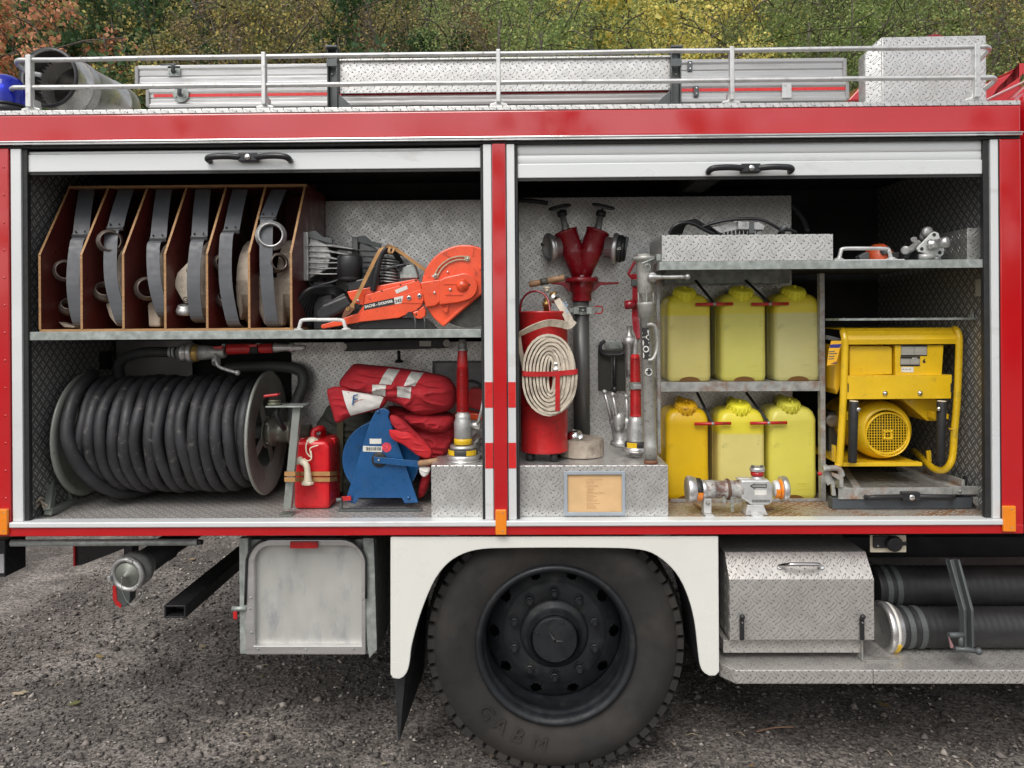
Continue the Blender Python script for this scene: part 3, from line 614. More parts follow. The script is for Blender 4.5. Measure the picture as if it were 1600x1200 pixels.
# rail brackets stand on the roof just inside its edge
# tread chest on the roof
mb = MB(); z0 = zt+.019
A = P(1378, 58, .20); B = P(1541, 58, .20); za = A.z; zb2 = P(1541, 55, .2).z; C = P(1351, 84, .235)
mb.prism([(A.x, .2, z0), (B.x, .2, z0), (B.x, .2, zb2), (A.x, .2, za)], (0, .105, 0))
mb.prism([(A.x-.001, .2, z0), (A.x-.001, .2, za), (C.x, .235, P(1351, 84, .235).z), (C.x, .235, z0)], (.004, .07, 0))
mb.build('roof_chest', TR, T, bevel=.004)
# grey ladder gantry brackets and tread board
def bracket(px, side, ytop):
    c = P(px, ytop, .14); mb = MB(); w_ = .021
    mb.box((c.x-w_, .14, z0), (c.x-w_+.005, .19, c.z)); mb.box((c.x+w_-.005, .14, z0), (c.x+w_, .19, c.z)); mb.box((c.x-w_+.005, .165, z0), (c.x+w_-.005, .17, c.z)); mb.box((c.x-w_-.004, .12, c.z), (c.x+w_+.004, .20, c.z+.008))
    mb.box((c.x-w_-.001, .136, P(px, 104, .14).z), (c.x+w_+.001, .1395, P(px, 92, .14).z))
    if side > 0: mb.prism([(c.x+w_, .15, z0), (c.x+w_+.11, .15, z0), (c.x+w_, .15, z0+.10)], (0, .006, 0))
    if side < 0: mb.prism([(c.x-w_, .15, z0), (c.x-w_-.11, .15, z0), (c.x-w_, .15, z0+.10)], (0, .006, 0))
    o = mb.build('gantry_bracket', DGREY, T, bevel=.002)
    p = P(px, 116, .16); MB().lathe((p.x, .165, p.z), (0,-1,0), [(0,.006),(.006,.005),(.007,0)], 10).build('bolt', GALV, o)
bracket(518.5, 1, 76); bracket(1056.5, -1, 76)
a = P(531, 96, .17); b = P(1047, 143, .17)
mb = MB(); mb.box((a.x, .17, P(790, 143, .17).z), (b.x, .176, P(790, 94, .17).z)); mb.box((a.x, .155, P(790, 94, .17).z+.0005), (b.x, .185, P(790, 92, .17).z+.002)); mb.build('gantry_tread_board', TR, T, bevel=.001)
mb = MB(); mb.box((a.x, .19, P(790, 146, .19).z-.001), (b.x, .20, P(790, 141, .19).z)); mb.build('gantry_red_strip', DRED, T)
strip('roof_duct_strip', WHITE, xc(455, .1), xc(1240, .1), .09, .11, zt+.0182, zt+.030, .003)
mb = MB()
for px in (555, 670, 895, 1010): a = P(px, 168, .085); mb.box((a.x-.03, .08, zt+.0185), (a.x+.02, .088, zt+.031))
mb.build('roof_red_marks', RED, T)
a = P(467, 168, .08); MB().box((a.x, .08, zt+.0185), (a.x+.045, .088, zt+.034)).build('roof_latch', BRASS, T, bevel=.003)
a = P(483, 168, .08); MB().box((a.x+.01, .08, zt+.0185), (a.x+.065, .088, zt+.033)).build('yellow_pad', YEL, T, bevel=.002)
# blue beacon on the rear corner
bc = P(9, 168, .10); base = zt+.019
mb = MB(); mb.lathe((bc.x, .10, base), (0,0,1), [(0,.085),(.02,.09),(.032,.088),(.035,.08)], 36); mb.lathe((bc.x,.10,base+.036),(0,0,1),[(0,.078),(.012,.082)],36); bcn = mb.build('blue_beacon', BPLAST, T)
BG = M('blue_beacon_glass', (.012,.03,.62), .12, 0, var=.05, coat=.8, trans=.55); BG.node_tree.nodes['Principled BSDF'].inputs['IOR'].default_value = 1.2
MB().lathe((bc.x,.10,base+.049),(0,0,1),[(0,.078),(.05,.077),(.085,.070),(.108,.052),(.12,.028),(.124,.0)],32,True,False).build('beacon_dome', BG, bcn)
MB().lathe((bc.x,.10,base+.049),(0,0,1),[(0,.012),(.03,.035),(.07,.035),(.09,.012)],18).build('beacon_reflector', CHROME, bcn)
# cab at the right (sloping roof above, dark behind the body)
mb = MB(); Yc = .35
mb.prism([P(1300, 150, Yc), P(1552, 158, Yc), P(1552, 132, Yc), P(1600, 106, Yc), P(1780, 60, Yc), P(1780, 900, Yc), P(1602, 900, Yc), P(1602, 158, Yc)], (0, .01, 0)) if False else None
mb = MB(); cx0 = XR+.03
cp = [(cx0, z0+.03), (cx0+.25, z0+.20), (cx0+1.3, z0+.24), (cx0+1.9, zsill1+.5), (cx0+1.95, zbot), (cx0, zbot)]
mb.prism([(x, .03, z) for x, z in cp], (0, 2.26, 0)); mb.build('cab', RED, T, bevel=.03)
p0 = P(1546, 156, .30); mb = MB(); mb.prism([P(1540, 157, .3), P(1540, 131, .3), P(1612, 101, .3), (XR+.20, .3, P(1612,101,.3).z), (XR+.2, .3, z0+.001), (p0.x, .3, z0+.001)], (0, 1.6, 0)); mb.build('cab_roof_fairing', RED, T, bevel=.006)
mb = MB(); a = P(1541, 146, .295); mb.band([P(1541, 156, .295), P(1612, 122, .295)], (0,-.004,.006), .004); mb.build('fairing_trim', WALU, T)
# wedge seen between ladders and chest
mb = MB(); mb.prism([P(1325, 157, .7), P(1352, 128, .7), P(1375, 128, .7), P(1375, 157, .7)], (0, .5, 0)); mb.build('roof_hatch', RED, T, bevel=.004)
mb = MB(); mb.prism([P(1420, 66, .8), P(1462, 52, .8), P(1475, 56, .8), P(1475, 80, .8), P(1420, 80, .8)], (0, .3, 0)); mb.build('roof_hatch', DRED, T, bevel=.004)

# ---------------------------------------------------------------- underside
def whl(cx, cz, Yo, sgn=1):
    "lathed tyre with shoulder lugs and a deep dished rim"
    p = Vector((cx, Yo, cz)); d = Vector((0, sgn, 0)); R = .527
    tp = [(.012,.318),(.004,.335),(-.006,.37),(-.012,.42),(-.006,.465),(-.003,.468),(-.001,.474),(.008,.486),(.016,.492),(.030,.500),(.05,.505),(.25,.505),(.27,.500),(.285,.486),(.30,.43),(.29,.36),(.28,.318)]
    mb = MB(); mb.lathe(p, d, tp, 96, True, False)
    ty = mb.build('tyre', TYRE, T)
    lug = MB(); n = 56
    for k in range(n):
        for row, (ya, yb, ph, ww) in enumerate(((.010,.085,0,.70),(.10,.18,.5,.8),(.20,.285,0,.70))):
            a0 = 2*PI*(k+ph-ww/2)/n; a1 = 2*PI*(k+ph+ww/2)/n; vs = []
            for yy, rr in ((ya, .502 if row == 0 else .52), (yb, .52 if row != 2 else .502)):
                for aa in (a0, a1):
                    for r_ in (.48, rr+.011 if not (row == 0 and yy == ya) else .514):
                        vs.append((cx+math.cos(aa)*r_, Yo+sgn*yy, cz+math.sin(aa)*r_))
            lug.add(vs, [(0,1,3,2),(4,6,7,5),(0,4,5,1),(2,3,7,6),(1,5,7,3),(0,2,6,4)])
    lug.build('tread_blocks', TYRE, ty, kind='stuff')
    rim = MB(); rim.lathe(p, d, [(.014,.322),(-.004,.322),(-.012,.316),(-.013,.306),(-.004,.297),(.004,.292),(.022,.291),(.030,.290),(.036,.284),(.060,.283),(.068,.289),(.15,.288),(.18,.284)], 72, True, False)
    # disc with hand holes built as ring sectors
    rw = rim.build('wheel_rim', RIMM, T)
    dm = MB(); n = 240
    prof = [(.178,.287)]+[(.172-.046*(t**.6), .286-.072*t) for t in np.linspace(.04, 1, 16)]+[(.120,.206),(.120,.148),(.130,.120),(.13,.10)]
    rings = [[(cx+math.cos(2*PI*k/n)*r, Yo+sgn*y, cz+math.sin(2*PI*k/n)*r) for k in range(n)] for y, r in prof]
    vs = [v for r in rings for v in r]; fs = []
    for i in range(len(prof)-1):
        rm = (prof[i][1]+prof[i+1][1])/2
        for k in range(n):
            an = (2*PI*(k+.5)/n) % (PI/5); an = min(an, PI/5-an)
            if (an*rm)**2+(rm-.252)**2*(1.0 if rm < .252 else 1.2) < .0235**2: continue
            fs.append((i*n+k, i*n+(k+1)%n, (i+1)*n+(k+1)%n, (i+1)*n+k))
    dm.add(vs, fs, True); dm.build('wheel_disc', RIMM, rw)
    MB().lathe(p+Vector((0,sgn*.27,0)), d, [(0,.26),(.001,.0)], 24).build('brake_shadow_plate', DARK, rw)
    hub = MB(); hub.lathe(p, d, [(.125,.142),(.112,.140),(.104,.132),(.100,.118),(.092,.110),(.075,.104),(.06,.098)], 48, True, False)
    hub.lathe(p, d, [(.045,.088),(.050,.093),(.075,.095),(.11,.096)], 40, True, False); hub.lathe(p, d, [(.045,.001),(.045,.088)], 40, False, False)
    hub.build('hub', RIMM, rw)
    star = MB()
    for k, l in ((0, .040), (1, .034), (2, .030)):
        an = math.radians((125, -5, 245)[k]); dr = Vector((math.cos(an), 0, math.sin(an))); pr = Vector((-dr.z, 0, dr.x)); c = Vector((cx, Yo+.045, cz))
        if k < 2: star.prism([c-pr*.005-dr*.004, c+dr*l, c+pr*.005-dr*.004], (0,-.003,0))
    star.build('hub_emblem', M('scuffed_emblem', (.12,.12,.12), .4, .5), rw)
    for k in range(8):
        a = 2*PI*(k+.5)/8; c = Vector((cx+.078*math.cos(a), Yo+.045, cz+.078*math.sin(a))); MB().lathe(c, (0,-1,0), [(0,.0065),(.004,.006),(.005,0)], 6, False).build('hub_bolt', RIMM, rw)
    for k in range(10):
        a = 2*PI*k/10+PI/2; c = Vector((cx+.174*math.cos(a), Yo+.120, cz+.174*math.sin(a)))
        nb = MB(); nb.lathe(c, (0,-1,0), [(0,.023),(.004,.022)], 16); nb.lathe(c, (0,-1,0), [(.004,.017),(.024,.017),(.026,.014)], 6, False); nb.lathe(c, (0,-1,0), [(.026,.010),(.04,.010)], 10); nb.build('wheel_nut', RIMM, rw)
    return ty, rw
wc = P(868, 1010, .075); wz = .527
wc = Vector((wc.x, .075, wz))
ty, rw = whl(wc.x, wz, .075)
# raised sidewall lettering along the lower left
for ch, an in (('M', -104), ('B', -117), ('A', -128), ('G', -139)):
    a = math.radians(an); dr = Vector((math.cos(a), 0, math.sin(a))); c = wc+dr*.425; c.y = .060
    text(ch, .085, (c.x+dr.z*.03*-1, .0612, c.z), (-dr.z, 0, dr.x), (-dr.x*1, 0, -dr.z), TYRE, ty, 'raised_letter', align='CENTER', depth=.0022)
inner = MB(); inner.lathe((wc.x, .40, wz), (0,1,0), [(0,.32),(-.01,.42),(0,.49),(.03,.517),(.26,.517),(.28,.49),(.29,.40),(.28,.3)], 64); inner.build('inner_tyre', TYRE, T)
far = MB(); far.lathe((wc.x, 1.72, wz), (0,1,0), [(0,.3),(-.01,.42),(0,.49),(.03,.52),(.6,.52),(.62,.49),(.62,.3)], 64); far.build('far_wheel_pair', TYRE, T)
MB().lathe((wc.x, .38, wz), (0,1,0), [(0,.09),(.6,.10),(.65,.2),(.9,.2),(.95,.1),(1.5,.09)], 24).build('axle', DARK, T)
mb = MB()
for y in (.78, 1.54): mb.box((XL+.3, y, .80), (XR+1.5, y+.08, 1.0-.012))
mb.build('chassis_rail', DARK, T, bevel=.004)
MB().box((1.0, 1.85, .35), (XR+1.4, 2.30, zbot-.003)).build('far_side_light_block', DARK, T, bevel=.01)  # two unseen far side boxes, added to keep light off the ground underneath
MB().box((-1.2, 1.85, .40), (-.55, 2.30, zbot-.003)).build('far_side_light_block', DARK, T, bevel=.01)
# white mudguard
arch = [(630,1058),(636,1050),(640,1035),(643,1010),(652,975),(664,940),(680,905),(700,880),(725,865),(755,858),(800,856.5),(870,856),(950,856.5),(990,858),(1018,864),(1043,881),(1062,904),(1076,935),(1085,970),(1090,1010),(1093,1035),(1098,1049),(1108,1056)]
arch = [(v.x, v.z) for v in spl([(x, 0, y) for x, y in arch], 3)]
poly = [(610,839),(610,1054),(614,1060),(624,1061)]+arch+[(1118,1056),(1124,1050),(1122.5,838)]
mb = MB(); mb.pp(poly, .01, .022); mg = mb.build('mudguard', WHITE, T, bevel=.003)
mb = MB(); mb.band([P(x, y, .022)+Vector((0,.14,0)) for x, y in arch[::1]], (0,.25,0), .004); mb.build('mudguard_liner', BPLAST, mg)
mb = MB(); mb.prism([P(x, y, .10) for x, y in ((617,1050),(645,1000),(664,940),(668,1000),(660,1060),(640,1110),(619,1157),(617,1120))], (0,.006,0))
flap = [[P(617,1055,.10), P(640,1055,.35)], [P(618,1100,.10), P(638,1090,.35)], [P(620,1130,.11), P(634,1115,.35)], [P(619,1158,.10), P(628,1135,.30)]]
mb = MB(); mb.band([P(628,1040,.13), P(626,1090,.13), P(624,1125,.125), P(622,1150,.12)], (.07,.28,0), .006); mb = MB()
mb.prism([P(616,1058,.06), P(622,1158,.06), P(640,1105,.36), P(660,1050,.36), P(668,1000,.36), P(668,900,.36), P(640,950,.06)], (.006,.0,0)); mb.build('mud_flap', BLACK, T, bevel=.001)
# galvanised under-locker left of the wheel
lk = MB(); Y0, Y1 = .10, .52
def R_(x0,y0,x1,y1,Ya,Yb,mm=None): return MB().pbox(x0,y0,x1,y1,Ya,Yb)
body = MB(); body.pbox(377, 843, 588, 1022, .13, .60)
ub = body.build('under_locker', GALV, T, bevel=.004)
MB().pbox(374, 841, 388, 1022, .095, .129).build('frame_post', GALV, ub, bevel=.003)
MB().prism([P(567,841,.095), P(584,841,.095), P(589,1015,.095), P(577,1029,.095), P(573,1005,.095)], (0,.034,0)).build('frame_post', GALV, ub, bevel=.002)
def rr(x0, y0, x1, y1, rt, n=7):
    pts = [(x0, y1), (x0, y0+rt)]
    pts += [(x0+rt-rt*math.cos(t), y0+rt-rt*math.sin(t)) for t in np.linspace(0, PI/2, n)[1:]]
    pts += [(x1-rt+rt*math.sin(t), y0+rt-rt*math.cos(t)) for t in np.linspace(0, PI/2, n)]
    pts += [(x1, y1)]
    return pts
o_ = [P(x,y,.085) for x,y in rr(384,844,571,1023,38)]; i_ = [P(x,y,.085) for x,y in rr(397,853,565,1009,26)]
MB().ringplate(o_, i_, (0,.043,0)).build('door_frame', ALU, ub, bevel=.003)
MB().prism([P(x,y,.112) for x,y in rr(398,852,566,1010,25)], (0,.012,0)).build('door_panel', PANELG, ub)
rb = [P(x,y,.080) for x,y in [(383,945)]+rr(385,842,572,935,40)[1:]]
MB().tube(spl(rb,2), .005, 8).build('rubber_edge', BLACK, ub)
MB().pbox(453, 847, 496, 857, .070, .084).build('red_label_tab', RED2, ub, bevel=.001)
for x, y in ((392,934),(391,951),(393,988),(403,1014),(478,1015),(553,1014)):
    c = P(x,y,.085); MB().lathe((c.x,.085,c.z),(0,-1,0),[(0,.005),(.003,.004),(.004,0)],8).build('rivet', GALV, ub)
MB().tube([P(363,951,.09), P(386,951,.09)], .010, 8).build('latch_pin', GALV, ub)
MB().pbox(364, 955, 370, 968, .085, .095).build('latch_tongue', RED2, ub, bevel=.002)
# cross beam, round bar, intake coupling
mb = MB(); c0 = P(256, 946, .12); c1 = P(290, 966, .12)
x0, x1, zl, zh = c0.x, c1.x, c1.z, c0.z; th = .007
mb.box((x0,.12,zl),(x0+th,2.2,zh)); mb.box((x1-th,.12,zl),(x1,2.2,zh)); mb.box((x0+th,.12,zh-th),(x1-th,2.2,zh)); mb.box((x0+th,.12,zl),(x1-th,2.2,zl+th)); mb.box((x0+th,.20,zl+th),(x1-th,.205,zh-th))
mb.build('square_beam', BPLAST, T, bevel=.002)
mb = MB(); mb.cyl(P(18, 848.5, .06), P(309, 847, .06), .0135, n=14); mb.build('round_rail', GALV, T)
mb = MB(); mb.cyl(P(309, 847, .06), P(316, 847, .06), .011, n=10); mb.build('rail_end_cap', BLACK, T)
mb = MB(); mb.prism([P(115,853,.5), P(205,853,.5), P(128,883,.5), P(115,885,.5)], (0,.05,0)); mb.build('tow_gusset', BPLAST, T, bevel=.004)
MB().pbox(114.2, 853, 117, 885, .49, .56).build('gusset_edge', RED2, T)
cc = P(197, 899, .08); dv = Vector((.12, 1, .10)).normalized()
pv = MB(); pv.lathe(cc, dv, [(.10,.055),(.25,.052),(.26,.056),(.28,.056),(.29,.048),(1.6,.05)], 24); ip = pv.build('intake_pipe', BLACK, T)
cp_ = MB(); cp_.lathe(cc, dv, [(.012,.0),(.012,.052),(.010,.054),(.0,.056),(-.002,.066),(.006,.072),(.02,.073),(.022,.068),(.03,.068),(.05,.073),(.075,.073),(.08,.064),(.11,.058)], 40, True, False); cp_.build('intake_coupling', CAST, ip)
dd = MB(); dd.lathe(cc, dv, [(.009,.050),(.004,.049),(.004,.012),(-.008,.010),(-.012,.0)], 32, True, False); dd.build('blank_cap', M('grey_green_cap', (.22,.23,.2), .5, .3), ip)
for an in (70, 190, 310):
    a = math.radians(an); c = cc+Vector((math.cos(a)*.064, -.006, math.sin(a)*.064)); MB().box(c-Vector((.012,.008,.006)), c+Vector((.012,.010,.006)), R=Matrix.Rotation(-a+PI/2,3,'Y')).build('coupling_lug', CAST, ip, bevel=.002)
MB().tube(spl([P(190,902,.06), P(191,925,.07), P(205,945,.08), P(222,930,.09), P(222,905,.12)],6), .0012, 5).build('retaining_wire', GALV, ip)
mb = MB(); mb.prism([P(x,y,.2) for x,y in ((176,915),(176,935),(180,945),(188,950),(196,948),(203,940),(203,905),(180,905))], (0,.05,0)); mb.build('tow_hook', DGREY, T, bevel=.003)
MB().prism([P(x,y,.198) for x,y in ((176,915),(176,935),(180,945),(188,950),(190,945),(183,938),(181,915))], (0,.002,0)).build('tow_hook_edge', RED2, T)
mb = MB(); mb.pbox(193,852,207,880,.5,.56); mb.build('hanger_bracket', BPLAST, T, bevel=.003)
lp = MB(); lp.pbox(-30, 845, 8, 902, .12, .25); lp.build('rear_marker_lamp', BPLAST, T, bevel=.004)
MB().pbox(-25, 866, 6, 896, .112, .119).build('marker_lens', M('grey_lens', (.35,.34,.36), .15, 0, coat=.5), T, bevel=.002)
MB().pbox(590, 840, 609, 950, .45, .9).build('spare_tank', DARK, T, bevel=.01)
MB().pbox(1130, 839, 1620, 1010, .75, .77).build('tank_side', DARK, T, bevel=.01)
MB().pbox(585, 839, 625, 950, .9, .92).build('inner_splash_plate', DARK, T)
# tread plate under-box right of the wheel
bx = MB(); Yf = .03
pr = [(P(1250,1000,Yf).z, Yf), (P(1250,905,Yf).z, Yf), (P(1250,862,Yf+.07).z, Yf+.07), (P(1250,862,Yf+.07).z+.004, .50), (P(1250,1000,Yf).z, .50)]
xa, xb = xc(1140, Yf, 950), xc(1366, Yf, 950)
bx.prism([(xa, y, z) for z, y in pr], (xb-xa, 0, 0)); bo = bx.build('under_box', TRD, T, bevel=.002)
MB().pbox(1130, 1000, 1345, 1020, .065, .50).build('under_box_plinth', TRD, bo, bevel=.002)
# chrome grab handle on the sloping face
h = [P(x,y,Yf+.02) for x,y in ((1218,886),(1228,880),(1235,878),(1270,878),(1277,880),(1284,886))]
pts = [h[0]+Vector((0,.012,0)), h[1]+Vector((0,-.02,0)), h[2]+Vector((0,-.03,0)), h[3]+Vector((0,-.03,0)), h[4]+Vector((0,-.02,0)), h[5]+Vector((0,.012,0))]
hb = MB().tube(spl(pts,5), .0075, 10).build('grab_handle', CHROME, bo)
for x in (1218, 1284): MB().lathe(P(x,887,Yf+.03), (0,-1,.5), [(0,.011),(.004,.010),(.006,.006)], 14).build('handle_foot', CHROME, bo)
for x in (1160, 1348):
    lt = MB(); lt.pbox(x-3.3, 966, x+3.3, 1001, Yf-.014, Yf-.001); l_ = lt.build('toggle_latch', BPLAST, bo, bevel=.003)
    c = P(x, 964, Yf-.02); lb = MB().sph(c, .011, 12); lb.build('latch_ball', BPLAST, bo)
    MB().lathe(P(x,973,Yf-.014)+Vector((0,-.0,0)), (0,-1,0), [(0,.004),(.003,.003)], 8).build('latch_screw', CHROME, bo)
# running board
zb1 = P(1400, 1047, -.02).z; zb0 = P(1400, 1069, -.02).z
def board(xa, xb, corner):
    mb = MB()
    if corner: pl = [(xa, .10), (xa, .04), (xa+.045, -.02), (xb, -.02), (xb, .55), (xa, .55)]
    else: pl = [(xa, -.02), (xb, -.02), (xb, .55), (xa, .55)]
    mb.prism([(x, y, zb0) for x, y in pl], (0, 0, zb1-zb0)); return mb.build('running_board', TRD, T, bevel=.004)
board(xc(1129, 0, 1050), xc(1365, -.02, 1055)-.001, True); board(xc(1365, -.02, 1055)+.001, XR+.9, False)
BZ = zb1
MB().box((xc(1372,.45), .45, P(1500,900,.45).z), (XR+.8, .60, P(1500,887,.45).z)).build('tread_ledge', TRD, T, bevel=.002)
# charging socket
sk = MB(); sk.pbox(1360, 836.5, 1416, 863, .10, .106); skt = sk.build('socket_plate', CREAM, T, bevel=.001)
MB().pbox(1365.5, 838, 1397, 857, .085, .099).build('socket_body', BPLAST, skt, bevel=.004)
c = P(1398, 850, .075); m_ = MB(); m_.lathe((c.x,.084,c.z),(0,-1,0),[(0,.032),(.012,.031),(.018,.026),(.018,0)],20); m_.pbox(1395, 847, 1417, 853, .070, .08); m_.build('socket_flap', BPLAST, skt, bevel=.002)
MB().lathe(P(1372,853,.085),(0,-1,0),[(0,.005),(.003,.004),(.004,0)],8).build('screw', GALV, skt)
# clamp arm holding the suction hoses
mb = MB(); Z7 = ZM(1340, 820, 4.615)
for dx in (0, 58):
    pts = [Z7(655+dx, 250, .07), Z7(755+dx*.9, 610, .0), Z7(762+dx*.9, 880, .0)]
    mb.band(pts, (0,.03,0), .005)
mb.band([Z7(684, 250, .085), Z7(783, 610, .022), Z7(790, 880, .022)], (.056,0,0), .004)
ca = mb.build('hose_clamp_arm', BANDG, T, bevel=.001)
mb = MB(); mb.tube([Z7(655,795,-.01), Z7(765,795,-.01)], .011, 10); mb.tube([Z7(742,800,-.01), Z7(745,890,-.01)], .010, 8); mb.tube([Z7(700,895,-.015), Z7(800,900,-.015), Z7(875,915,-.015)], .010, 8); mb.sph(Z7(873,912,-.018), .014); mb.build('clamp_lever', BANDG, T)
mb = MB(); mb.prism([Z7(655,800,-.02), Z7(672,830,-.02), Z7(692,870,-.02), Z7(690,892,-.02), Z7(672,890,-.02), Z7(665,850,-.02)], (0,.006,0)); mb.build('clamp_tongue', M('dull_pink_plastic', (.3,.17,.17), .5), T, bevel=.001)
mb = MB(); mb.box((Z7(35,900,.05).x, .05, BZ+.001), (Z7(320,900,.05).x, .085, BZ+.005)); mb.box((Z7(30,900,.05).x, .05, BZ+.005), (Z7(40,900,.05).x, .085, Z7(40,830,.05).z)); mb.build('bent_angle_bracket', GALVR, T)
# ================================================================ things on the roof
# smoke duct of polished metal, open end towards the camera
dc = P(78, 122, .28); dq = P(300, 235, 1.5)
dd = Vector((dq.x-dc.x, 1.15, dq.z-dc.z)).normalized(); dc.z = max(dc.z, zt+.019+.115)
dd = Vector((.04, 1, -.0)).normalized()
t_ = thing('metal_duct', 'polished sheet metal duct with a dark open end lying on the roof behind the rail', 'duct', (dc.x, .3, zt+.019))
mb = MB(); mb.lathe(dc, dd, [(.18,.105),(.0,.118),(-.01,.122),(-.012,.128),(.002,.128),(.012,.122),(.11,.124),(.115,.130),(.16,.130),(.165,.124),(.40,.124),(.405,.127),(.42,.127),(.425,.124),(.50,.122)], 56, True, False); mb.build('duct_shell', DUCTM, t_)
MB().lathe(dc, dd, [(.001,.1165),(.30,.10),(.301,.0)], 40, True, False).build('dark_inside', M('dark_duct_metal', (.10,.095,.09), .35, .6, var=.5, scale=14), t_)  # inside lined with a darker, mottled metal
MB().lathe(dc, dd, [(.112,.1315),(.158,.1315)], 40, True, False).build('clamp_ring', ALU, t_)
MB().lathe(dc, dd, [(-.013,.1175),(-.014,.129),(-.004,.1305),(-.002,.129)], 40, True, False).build('rim_bead', BPLAST, t_)
MB().lathe(dc+dd*.50, dd, [(0,.122),(.01,.118),(.02,.0)], 40, True, False).build('duct_end', CHROME, t_)
# ladders: rails with rungs seen edge on
def ladder(x0p, x1p, yt, yb, Y, label, red=False):
    a = P(x0p, (yt+yb)/2, Y); b = P(x1p, (yt+yb)/2, Y); zt_ = P((x0p+x1p)/2, yt, Y).z; zb_ = P((x0p+x1p)/2, yb, Y).z; h = zt_-zb_
    t_ = thing('aluminium_ladder', label, 'ladder', (a.x, Y, zb_), 'ladders stowed on the roof')
    for k, y in enumerate((Y, Y+.32)):
        pr = [(0,0),(-.006,0),(-.006,.014),(.0,.020),(.0,h*.5-.004),(.004,h*.5),(0,h*.5+.004),(0,h-.020),(-.006,h-.014),(-.006,h),(.022,h),(.022,0)]
        o = MB().prism([(a.x, y+p, zb_+q) for p, q in pr], (b.x-a.x, 0, 0)).build('side_rail', LADALU, t_, bevel=.0015)
        if k == 0 and red: MB().box((a.x+.02, Y-.0015, zb_+h*.5+.006), (b.x-.004, Y-.0002, zb_+h*.5+.019)).build('red_stripe', REDREF, t_)
        for e, s in ((a.x, 1), (b.x, -1)):
            MB().box((e-s*.012, y-.009, zb_+.003), (e+s*.004, y+.026, zb_+h-.003)).build('end_cap', M('grey_end_cap', (.3,.3,.3), .5) if 'grey_end_cap' not in bpy.data.materials else bpy.data.materials['grey_end_cap'], t_, bevel=.004)
    x = a.x+.16
    while x < b.x-.05: MB().cyl((x, Y+.022, zb_+h/2), (x, Y+.32, zb_+h/2), .014, n=10).build('rung', ALU, t_); x += .28
    return t_
la = ladder(216, 1318, 97, 131, .34, 'upper plain silver aluminium ladder running the length of the roof')
lb = ladder(233, 1322, 134, 163, .345, 'lower aluminium ladder with the red stripe along its rail', True)
def lock(px, py, par, round_=False):
    c = P(px, py, .335)
    mb = MB()
    if round_: mb.lathe((c.x,.340,c.z),(0,-1,0),[(0,.036),(.004,.035)],24)
    else: mb.box((c.x-.028,.334,c.z-.022),(c.x+.028,.340,c.z+.022))
    o = mb.build('catch_plate', GALV, par, bevel=.001)
    MB().cyl((c.x-.004,.333,c.z-.004),(c.x+.012,.30,c.z+.018),.009,n=10).build('catch_pin', DGREY, par)
    MB().cyl((c.x-.045,.305,c.z+.018),(c.x+.02,.305,c.z+.018),.004,n=8).build('catch_lever', DGREY, par)
    for s in (-1, 1): MB().lathe((c.x+s*.02,.335,c.z-.012),(0,-1,0),[(0,.005),(.003,.003)],8).build('screw', GALV, par)
lock(272, 111, la); lock(282, 147, lb, True)
for (x, y, p) in ((1078,103,la),(1088,142,lb)):
    c = P(x,y,.335); MB().box((c.x-.011,.332,c.z-.024),(c.x+.011,.3385,c.z+.022)).build('hinge_plate', DGREY, p, bevel=.003)
    for s in (-.012, .012): MB().lathe((c.x,.332,c.z+s),(0,-1,0),[(0,.005),(.003,.003)],8).build('screw', CHROME, p)
c = P(1229,141,.335); MB().box((c.x-.02,.330,c.z-.034),(c.x+.02,.3425,c.z+.030)).build('rail_clip', SILVER, lb, bevel=.001)

# ================================================================ left locker, upper shelf
SZ = zs                                         # shelf top
def rack():
    xs = [-1.93+k*(1.93-.921)/6 for k in range(7)]; Yf = .045; zA = SZ+.010
    zM = P(200, 398, Yf).z; Yt = .245; zT = P(280, 293, Yt).z
    t_ = thing('hose_rack', 'red brown plywood rack with seven slanting dividers holding rolled hoses', 'hose rack', (-1.43, .3, SZ))
    for i, x in enumerate(xs):
        th = .008; pr = [(Yf+.002, zA), (Yf+.002, zM), (Yt+.002, zT), (.545, zT), (.545, zA)]
        o = MB().prism([(x, y, z) for y, z in pr], (th, 0, 0)).build('divider', FILMPLY, t_)
        e = MB(); e.box((x-.0005, Yf, SZ+.010), (x+th+.0005, Yf+.0018, zM)); 
        d = Vector((0, Yt-Yf, zT-zM)); n_ = Vector((0, -d.z, d.y)).normalized()*.002
        e.prism([(x-.0005, Yf, zM), (x-.0005, Yt, zT), Vector((x-.0005, Yt, zT))-n_*-.9, Vector((x-.0005, Yf, zM))-n_*-.9], (th+.001, 0, 0)); e.build('bare_edge', PLY, o)
    MB().box((xs[0]+.001, Yf+.002, SZ+.0005), (xs[-1]+.011, .545, SZ+.0095)).build('base_board', PLY, t_)
    MB().box((xs[0]+.0005, Yt+.03, zT+.0005), (xs[-1]+.0095, .545, zT+.010)).build('top_board', FILMPLY, t_)
    MB().box((xs[0]+.0005, Yt-.002, zT+.0005), (xs[-1]+.0095, Yt+.029, zT+.010)).build('top_batten', PLY, t_)
    MB().box((xs[0]+.0005, .546, SZ+.002), (xs[-1]+.0095, .552, zT+.009)).build('back_board', FILMPLY, t_)
    return xs, Yf, Yt, zM, zT, t_
xs, rYf, rYt, rzM, rzT, rackt = rack()
Z4 = ZM(0, 270, 3.2)
words = ['first (leftmost)', 'second', 'third', 'fourth', 'fifth', 'sixth (rightmost)']
